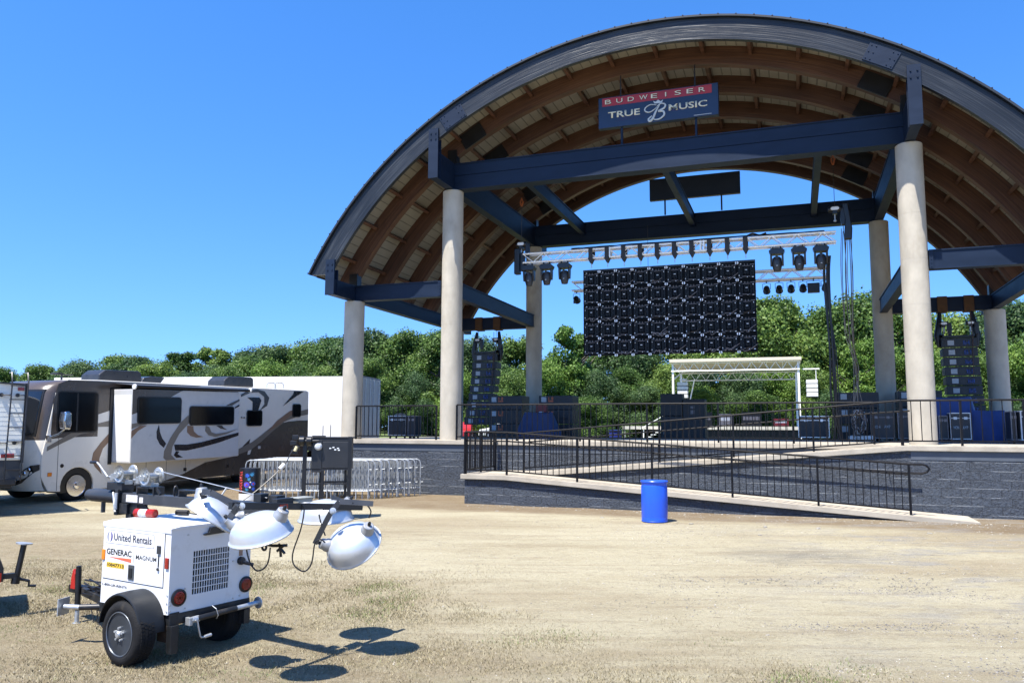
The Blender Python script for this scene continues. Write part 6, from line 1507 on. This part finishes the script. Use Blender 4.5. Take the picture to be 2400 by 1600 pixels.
while x < -8:
    tree(x, 72 + rnd.uniform(-2, 2), (interp(prof_l, x * 85 / 72) - 2.4) * .86 + 1.6 + rnd.uniform(-1.0, .2), rnd.choice(['round', 'wide', 'bush']), rnd.choice([LEAF, LEAFB, LEAFD, LEAF]), rnd.uniform(.9, 1.2), k); k += 1
    x += rnd.uniform(4.2, 5.8)
# behind the stage
MID = [(-15.5, 67, 10.2, 'wide', LEAF), (-12.3, 66, 11.0, 'round', LEAFD), (-9.0, 66, 10.7, 'round', LEAF), (-5.9, 63, 10.3, 'round', LEAF), (-2.2, 62, 9.9, 'wide', LEAFD), (1.0, 63, 9.9, 'round', LEAF), (3.9, 58, 10.1, 'spire', LEAFB), (5.2, 60, 9.8, 'spire', LEAFB), (7.2, 64, 9.2, 'round', LEAF), (9.6, 63, 9.6, 'wide', LEAFD), (12.6, 62, 9.6, 'round', LEAF), (15.0, 63, 9.8, 'spire', LEAFB), (17.8, 62, 11.4, 'round', LEAF), (20.4, 62, 13.3, 'round', LEAF), (23.2, 66, 9.7, 'wide', LEAF), (26.0, 64, 12.5, 'round', LEAF), (28.6, 65, 14.2, 'wide', LEAF), (32.2, 66, 12.8, 'round', LEAFB), (36.0, 66, 12.7, 'wide', LEAF), (39.8, 64, 13.2, 'round', LEAFD), (43.5, 64, 13.6, 'round', LEAF), (48, 65, 12.6, 'wide', LEAF)]
for i, (x, y, t_, kd, lf) in enumerate(MID): tree(x, y, t_, kd, lf, 1.05, i)
FRONT = [(-17.5, 58, 7.4, 'bush', LEAFB), (-13.6, 57, 7.0, 'bush', LEAF), (-10.0, 58, 7.6, 'round', LEAF), (-6.8, 57, 6.6, 'bush', LEAFD), (-3.5, 57, 6.6, 'bush', LEAFB), (-.2, 56, 6.9, 'wide', LEAF), (2.7, 56, 7.4, 'bush', LEAFB), (6.0, 57, 6.8, 'bush', LEAFD), (8.6, 58, 7.1, 'round', LEAF), (11.3, 58, 7.4, 'bush', LEAF), (13.8, 58, 7.2, 'bush', LEAFD), (16.6, 58, 7.0, 'wide', LEAFD), (19.2, 58, 7.2, 'bush', LEAFB), (21.6, 57, 7.4, 'bush', LEAF), (24.6, 57, 8.8, 'spire', LEAFB), (26.6, 58, 9.2, 'round', LEAFB), (30.0, 58, 8.4, 'bush', LEAFB), (33.8, 58, 8.4, 'round', LEAF), (37.4, 58, 8.9, 'bush', LEAFB), (41, 58, 9.0, 'wide', LEAF), (45, 58, 9.0, 'bush', LEAFB), (-21.5, 60, 7.2, 'wide', LEAF), (-25.5, 62, 6.8, 'bush', LEAFD)]
for i, (x, y, t_, kd, lf) in enumerate(FRONT): tree(x, y, t_, kd, lf, .95, i + 3)
for i, x in enumerate((-24, -19.5, -15.5, -11.5, -7.5, -3.0, 1.5, 5.2, 9.4, 13.0, 17.0, 21.0, 25.2, 29.5, 34, 38.5, 43)):
    y = 51 + (i * 7 % 5) * .6 if abs(x - 13) > 6 else 55.5
    if -9 < x < 3: y = 57.5
    tree(x, y, 4.6 + (i * 13 % 7) * .16, 'bush', [LEAFB, LEAF, LEAFD][i % 3], 1.35, i)
PLACES = [(-1e9, 60, 'beyond the camper trailer'), (60, 250, 'beyond the motorhome cab'), (250, 420, 'beyond the motorhome roof'), (420, 560, 'above the rear of the motorhome'), (560, 700, 'above the left half of the white trailer'), (700, 812, 'above the white trailer right end'), (812, 920, 'just right of the outer left column'), (920, 1036, 'just left of the front left column'), (1036, 1130, 'behind the left speaker array'), (1130, 1225, 'left of the rear left column'), (1225, 1340, 'between rear left column and video wall'), (1340, 1450, 'below the left part of the video wall'), (1450, 1560, 'below the middle of the video wall'), (1560, 1740, 'behind the mobile stage roof'), (1740, 1860, 'right of the video wall'), (1860, 2000, 'behind the hanging cables'), (2000, 2110, 'behind the right columns'), (2110, 2260, 'behind the right speaker array'), (2260, 1e9, 'at the far right beyond the outer column')]
ordn = ['first', 'second', 'third', 'fourth', 'fifth', 'sixth', 'seventh', 'eighth', 'ninth', 'tenth', 'eleventh', 'twelfth', 'thirteenth', 'fourteenth', 'fifteenth', 'sixteenth', 'seventeenth', 'eighteenth']
kname = {'round': 'rounded tree', 'spire': 'pointed tree', 'wide': 'broad tree', 'bush': 'leafy bush'}
cname = {LEAF.name: 'mid green', LEAFB.name: 'bright green', LEAFD.name: 'dark green'}
buckets = {}
for T_ in TREES:
    x, y, top_, kd, lf, o = T_; u = 1176 + x / (y * .994) * 1828
    pl_ = [p[2] for p in PLACES if p[0] <= u < p[1]][0]; row = 'in back row' if y > 61 else ('in front row' if y < 56.6 else 'in middle row')
    buckets.setdefault((kd, lf.name, pl_, row), []).append((u, o))
for (kd, lf, pl_, row), L_ in buckets.items():
    L_.sort(key=lambda q: q[0])
    for i, (u, o) in enumerate(L_):
        o['label'] = (('' if len(L_) == 1 else ordn[i] + ' ') + '%s %s %s %s' % (cname[lf], kname[kd], row, pl_))

# ------------------------------------------------------------------ mobile stage and things beyond the deck
ms = thing('mobile_stage', 'small silver trussed mobile stage with flat pale roof beyond the deck', 'stage', (13.65, 48.8, gz(14, 50)), R(-18))
g_ = gz(14, 50); z = lambda q: q - g_
mb = MB(); mb.slab_x([(-.25, z(6.55)), (-.25, z(6.74)), (5.2, z(6.42)), (5.2, z(6.28))], -3.9, 3.9); mb.build('roof', mat('canvas_pale', (.72, .66, .52), .6, var=.06, scale=1), ms)
mb = MB()
for y0_, zt in ((0, 6.5), (5.0, 6.2)):
    for zz in (zt, zt - .5): mb.cyl((-3.8, y0_, z(zz)), (3.8, y0_, z(zz)), .045, 6)
    for i in range(22):
        x_ = -3.8 + i * 7.6 / 22; mb.cyl((x_, y0_, z(zt - .5 * (i % 2))), (x_ + 7.6 / 22, y0_, z(zt - .5 * ((i + 1) % 2))), .022, 6)
for i in range(9): mb.cyl((-3.8 + i * .95, 0, z(6.45)), (-3.8 + i * .95, 5, z(6.2)), .03, 5)
mb.build('roof_truss', ALUP, ms, smooth=True)
for x_, y_ in ((-3.72, .1), (3.72, .1), (-3.72, 4.9), (3.72, 4.9)):
    mb = MB(); mb.box(x_ - .06, x_ + .06, y_ - .06, y_ + .06, z(1.6), z(6.5 if y_ < 1 else 6.2)); mb.build('corner_post', ALUP, ms)
mb = MB(); mb.bar((-3.72, .2, z(5.5)), (-3.1, 2.5, z(6.3)), .06, .06); mb.bar((-3.4, 3.5, z(2.6)), (-2.7, 3.5, z(5.7)), .07, .07); mb.build('knee_brace', ALUP, ms)
mb = MB(); mb.box(-6.9, 3.9, -.1, 5.2, z(2.38), z(2.58)); mb.build('deck', mat('deck_pale', (.62, .58, .5), .6), ms)
mb = MB(); mb.box(-3.9, 3.9, .1, 5.0, z(1.7), z(2.38)); mb.build('skirt', BLACK, ms)
mb = MB()
for i in range(6): mb.box(-5.6 + i * .28, -5.3 + i * .28, -.8, -.15, z(1.75 + i * .14), z(1.79 + i * .14))
mb.bar((-5.7, -.8, z(2.4)), (-4.1, -.8, z(3.3)), .04, .04); mb.build('steps', ALUP, ms)
for i, (x_, y_) in enumerate(((-6.8, 0), (-5.6, 0), (-6.8, 4.8))):
    mb = MB(); mb.cyl((x_, y_, 0), (x_, y_, z(2.4)), .04, 6); mb.build('leg', ALUP, ms)
def MSP(a, b, z=0): q = R(-18); return (13.65 + a * math.cos(q) - b * math.sin(q), 48.8 + a * math.sin(q) + b * math.cos(q), z)
for sx, lb in ((-3.2, 'small white and black speaker array at the left of the mobile stage'), (4.45, 'small white and black speaker array hanging right of the mobile stage')):
    o = thing('line_array', lb, 'speaker array', MSP(sx, .8 if sx < 0 else .1), R(-18))
    for k in range(4):
        mb = MB(); mb.box(-.32, .32, -.3, .3, 5.35 - k * .26 - .22, 5.35 - k * .26); mb.build('cabinet', mat('speaker_white', (.75, .75, .72), .5) , o, bevel=.02)
        mb = MB(); mb.box(-.34, .34, -.28, .32, 5.35 - k * .26 - .26, 5.35 - k * .26 - .225); mb.build('gap', BLACK, o)
    mb = MB(); mb.box(-.5, .45, -.05, .05, 5.98, 6.05) if sx > 0 else mb.box(-.2, .2, -.05, .05, 5.5, 5.56); mb.cyl((.25, 0, 5.35), (.25, 0, 6.0 if sx > 0 else 5.5), .02, 6); mb.build('hanging_bar', ALUP, o)
for x_, w_, h_, m_, nm, lb in ((-2.2, .7, .9, BLACK, 'amplifier_rack', 'low black rack on the left half of the mobile stage'), (-1.1, .8, .8, DULL, 'amplifier_rack', 'grey box in the middle of the mobile stage'), (.3, 1.2, .9, BLACK, 'amplifier_rack', 'wide black box right of middle on the mobile stage'), (2.2, .9, .5, REDL, 'cooler_box', 'small red and white box on the right of the mobile stage')):
    o = thing(nm, lb, 'box', MSP(x_, 1.6, 2.58), R(-18)); mb = MB(); mb.box(0, w_, 0, .6, .01, h_); mb.build('case', m_, o, bevel=.02); mb = MB(); mb.box(.1, w_ - .1, -.01, 0, h_ * .45, h_ * .7); mb.build('front_panel', DULL if m_ is BLACK else WHITE, o)
def car(x, y, label, m, L_=4.4, rz=0, pickup=False):
    o = thing('parked_car', label, 'car', (x, y, gz(x, y)), rz)
    prof = [(0, .35), (.05, .75), (.9, .92), (1.5, 1.32), (2.9, 1.36), (3.6, .98), (4.3, .86), (L_, .6), (L_, .35)] if not pickup else [(0, .4), (0, 1.0), (2.0, 1.0), (2.1, 1.65), (3.3, 1.68), (3.9, 1.1), (5.0, 1.0), (5.1, .5), (5.1, .4)]
    mb = MB(); mb.slab_y(prof, 0, 1.7); mb.build('body', m, o, bevel=.06, seg=3)
    q = [(1.15, .95), (1.6, 1.27), (2.8, 1.30), (3.3, .98)] if not pickup else [(2.2, 1.12), (2.25, 1.55), (3.2, 1.58), (3.65, 1.12)]
    mb = MB(); mb.slab_y(q, -.015, 1.715); mb.build('windows', GLASS_D, o)
    for cx in (.8, (L_ if not pickup else 5.1) - .85):
        for yy in (-.02, 1.5): mb = MB(); mb.lathe([(.1, 0), (.3, 0), (.33, .04), (.33, .18), (.3, .22), (.1, .22)], (cx, yy, .33), (0, 1, 0), 20); w0 = mb.build('wheel', RUBBER, o, smooth=True); mb = MB(); mb.lathe([(0, -.01), (.18, -.01), (.2, .0)], (cx, yy, .33), (0, 1, 0), 14); mb.build('hub_cap', ALU, w0)
car(-2.62, 52.0, 'small red car behind the front left column', mat('car_red', (.50, .03, .03), .25), rz=R(90))
car(-2.2, 53.0, 'white car beside the red one behind the subwoofers', mat('car_white', (.75, .75, .75), .25), rz=R(1))
for i in range(7):
    o = thing('traffic_barrel', 'x', 'barrel', (-.9 + i * .55 + (i % 3) * .1, 45 + (i % 2), gz(0, 45)), 0, 'orange and white barrels beyond the deck')
    o['label'] = 'small orange and white barrel, %s from the left in the row beyond the deck' % ordn[i]
    mb = MB(); mb.lathe([(.28, 0), (.26, .05), (.22, 1.0), (.18, 1.02), (0, 1.02)], n=16); mb.build('body', mat('barrel_orange', (.75, .18, .03), .5), o, smooth=True)
    mb = MB()
    for z0_ in (.3, .7): mb.lathe([(.262 - z0_ * .04, z0_), (.262 - z0_ * .04, z0_ + .14)], n=16)
    mb.build('white_band', WHITE, o)
o = thing('rubbish_bin', 'dark blue bin beyond the deck left of the mobile stage', 'bin', (5.7, 44, gz(5, 44)), 0); mb = MB(); mb.lathe([(.30, 0), (.36, 1.5), (.38, 1.52), (.38, 1.58), (0, 1.6)], n=20); mb.build('body', mat('bin_blue', (.02, .04, .30), .4), o, smooth=True); mb = MB(); mb.lathe([(.385, 1.5), (.39, 1.53), (.385, 1.56)], n=20); mb.build('rim', BLACK, o)

# ------------------------------------------------------------------ dry grass, gravel, stones
def scatter_tris(name, pts, mat_, label):
    V = np.array(pts, dtype=np.float32).reshape(-1, 3); N = len(V) // 3
    me = bpy.data.meshes.new(name); me.vertices.add(len(V)); me.vertices.foreach_set('co', V.ravel()); me.loops.add(3 * N); me.loops.foreach_set('vertex_index', np.arange(3 * N)); me.polygons.add(N); me.polygons.foreach_set('loop_start', np.arange(0, 3 * N, 3)); me.polygons.foreach_set('loop_total', np.full(N, 3)); me.update(calc_edges=True)
    me.materials.append(mat_); o = bpy.data.objects.new(name, me); C.objects.link(o); return tag(o, label, 'grass' if 'grass' in name else 'gravel', kind='stuff')
def island_material(name, stops):
    m = bpy.data.materials.new(name); m.use_nodes = True; n = m.node_tree; b = n.nodes['Principled BSDF']; g = n.nodes.new('ShaderNodeNewGeometry')
    r = ramp(n, stops); n.links.new(g.outputs['Random Per Island'], r.inputs[0]); n.links.new(r.outputs[0], b.inputs['Base Color']); b.inputs['Roughness'].default_value = .8; b.inputs['Specular IOR Level'].default_value = .2
    return m
rg = np.random.RandomState(5)
from mathutils import noise as mnoise
def blades(n, xr, yr, dens, hmin, hmax):
    out = []; cnt = 0
    X = rg.uniform(xr[0], xr[1], n * 4); Y = rg.uniform(yr[0], yr[1], n * 4); U = rg.rand(n * 4)
    for x, y, u in zip(X, Y, U):
        if cnt >= n: break
        d = dens(x, y)
        if u > d: continue
        z = gz(x, y); a = rg.rand() * 6.283; h = rg.uniform(hmin, hmax); w = rg.uniform(.0025, .0055); l = rg.uniform(.3, 1.4) * h; q = rg.rand() * 6.283
        dx, dy = math.cos(a) * w, math.sin(a) * w
        out += [x - dx, y - dy, z - .004, x + dx, y + dy, z - .004, x + l * math.cos(q), y + l * math.sin(q), z + h]; cnt += 1
    return out
def gd(x, y):
    g = 1 - ss(9.6, 12.4, .9 * x + y + 2.2 * mnoise.noise(Vector((x * .5, y * .5, 0)))) if True else 0
    p = mnoise.noise(Vector((x * 1.7, y * 1.7, 3))) * .5 + .5
    return g * (.25 + .75 * ss(.3, .6, p))
STRAW = island_material('straw', [(0, (.10, .08, .04)), (.4, (.225, .19, .105)), (.75, (.32, .275, .165)), (1, (.42, .37, .25))])
GREEN = island_material('grass_green', [(0, (.07, .11, .025)), (.5, (.13, .18, .05)), (1, (.22, .25, .10))])
scatter_tris('dry_grass', blades(150000, (-8, 4), (5.6, 13.5), gd, .010, .036), STRAW, 'short dry straw coloured grass in the near left yard')
scatter_tris('green_grass', blades(30000, (-8, 4), (5.6, 13), lambda x, y: gd(x, y) * ss(.55, .75, mnoise.noise(Vector((x * .9, y * .9, 9))) * .5 + .5), .012, .04), GREEN, 'sparse green blades among the dry grass')
scatter_tris('wall_grass', blades(1500, (-4, 12), (17.4, 24.6), lambda x, y: 1.0 if 0 < (-.45 - (.3358 * (x + 1.935) + .9419 * (y - 25.307))) < .25 and x < -1.2 else 0.0, .03, .12), GREEN, 'thin weeds growing along the foot of the block wall')
def pebbles(n, dens, xr, yr, smin, smax):
    out = []; cnt = 0
    O8 = np.array([(1, 0, 0), (-1, 0, 0), (0, 1, 0), (0, -1, 0), (0, 0, .7), (0, 0, -.7)]); F8 = [(0, 2, 4), (2, 1, 4), (1, 3, 4), (3, 0, 4)]
    for _ in range(n * 6):
        if cnt >= n: break
        x = rg.uniform(*xr); y = rg.uniform(*yr)
        if rg.rand() > dens(x, y): continue
        s = smin + (smax - smin) * rg.rand() ** 3; a = rg.rand() * 6.283; c, si = math.cos(a), math.sin(a); z = gz(x, y)
        P = O8 * (1 + .4 * rg.uniform(-1, 1, (6, 1))) * s
        P = np.stack([P[:, 0] * c - P[:, 1] * si + x, P[:, 0] * si + P[:, 1] * c + y, P[:, 2] * .7 + z], 1)
        for f in F8: out += list(P[list(f)].ravel())
        cnt += 1
    return out
PEB = island_material('pebble', [(0, (.10, .09, .075)), (.4, (.22, .20, .165)), (.8, (.36, .33, .27)), (1, (.52, .49, .42))])
nzf = lambda x, y: mnoise.noise(Vector((x * .6, y * .9, 5))) * .5 + .5
scatter_tris('gravel', pebbles(24000, lambda x, y: ss(.5, .62, nzf(x, y)) * ss(0, 4, x) + .25, (-8, 11), (5.6, 19), .004, .017), PEB, 'loose small stones strewn over the dirt yard')
def wallstrip(x, y):
    d = .3358 * (x + 1.935) + .9419 * (y - 25.307); return (1.0 if d > -3.13 else .25) if -3.75 < d < -2.97 and x > -1.2 else 0
scatter_tris('gravel', pebbles(9000, lambda x, y: (.12 + ss(.46, .66, nzf(x * 1.3, y * 1.3))) * ss(1.5, 5, x), (1.5, 9), (6.2, 12.5), .005, .018), island_material('grey_gravel', [(0, (.07, .065, .06)), (.5, (.16, .15, .135)), (1, (.30, .28, .25))]), 'loose grey gravel strewn at the near right of the yard')
scatter_tris('wall_rubble', pebbles(5000, wallstrip, (-2, 14), (14, 23), .006, .03), PEB, 'white rubble and chips along the foot of the ramp wall')
ST = mat('stone_pale', (.50, .46, .38), .85, var=.2, scale=8, bump=.4, bscale=20)
rs = random.Random(44)
SP_ = [(3.9, 17.6), (5.35, 17.1), (-.35, 20.1), (7.0, 16.6), (4.9, 16.0), (6.4, 16.9), (8.4, 16.3), (2.1, 18.7), (1.2, 14.5), (7.9, 12.1), (6.6, 10.6), (3.0, 9.6)]
base_ = None
for i, (x, y) in enumerate(SP_):
    if base_ is None:
        mb = MB(); mb.lathe([(0, -.3), (.7, -.25), (1, .1), (.75, .5), (.3, .62), (0, .6)], n=9); 
        for j, v in enumerate(mb.v): k = 1 + .22 * math.sin(j * 2.3) ; mb.v[j] = (v[0] * k, v[1] * k * .75, v[2] * k)
        base_ = mb.build('stone', ST, None); o = base_
    else: o = base_.copy(); C.objects.link(o)
    s = rs.uniform(.028, .06) * (1 if i < 8 else .5); o.scale = (s * 1.4, s, s * .7); o.location = (x, y, gz(x, y)); o.rotation_euler = (0, 0, rs.uniform(0, 6))
    tag(o, 'pale loose stone lying on the dirt of the open yard', 'stone', 'loose stones on the dirt')
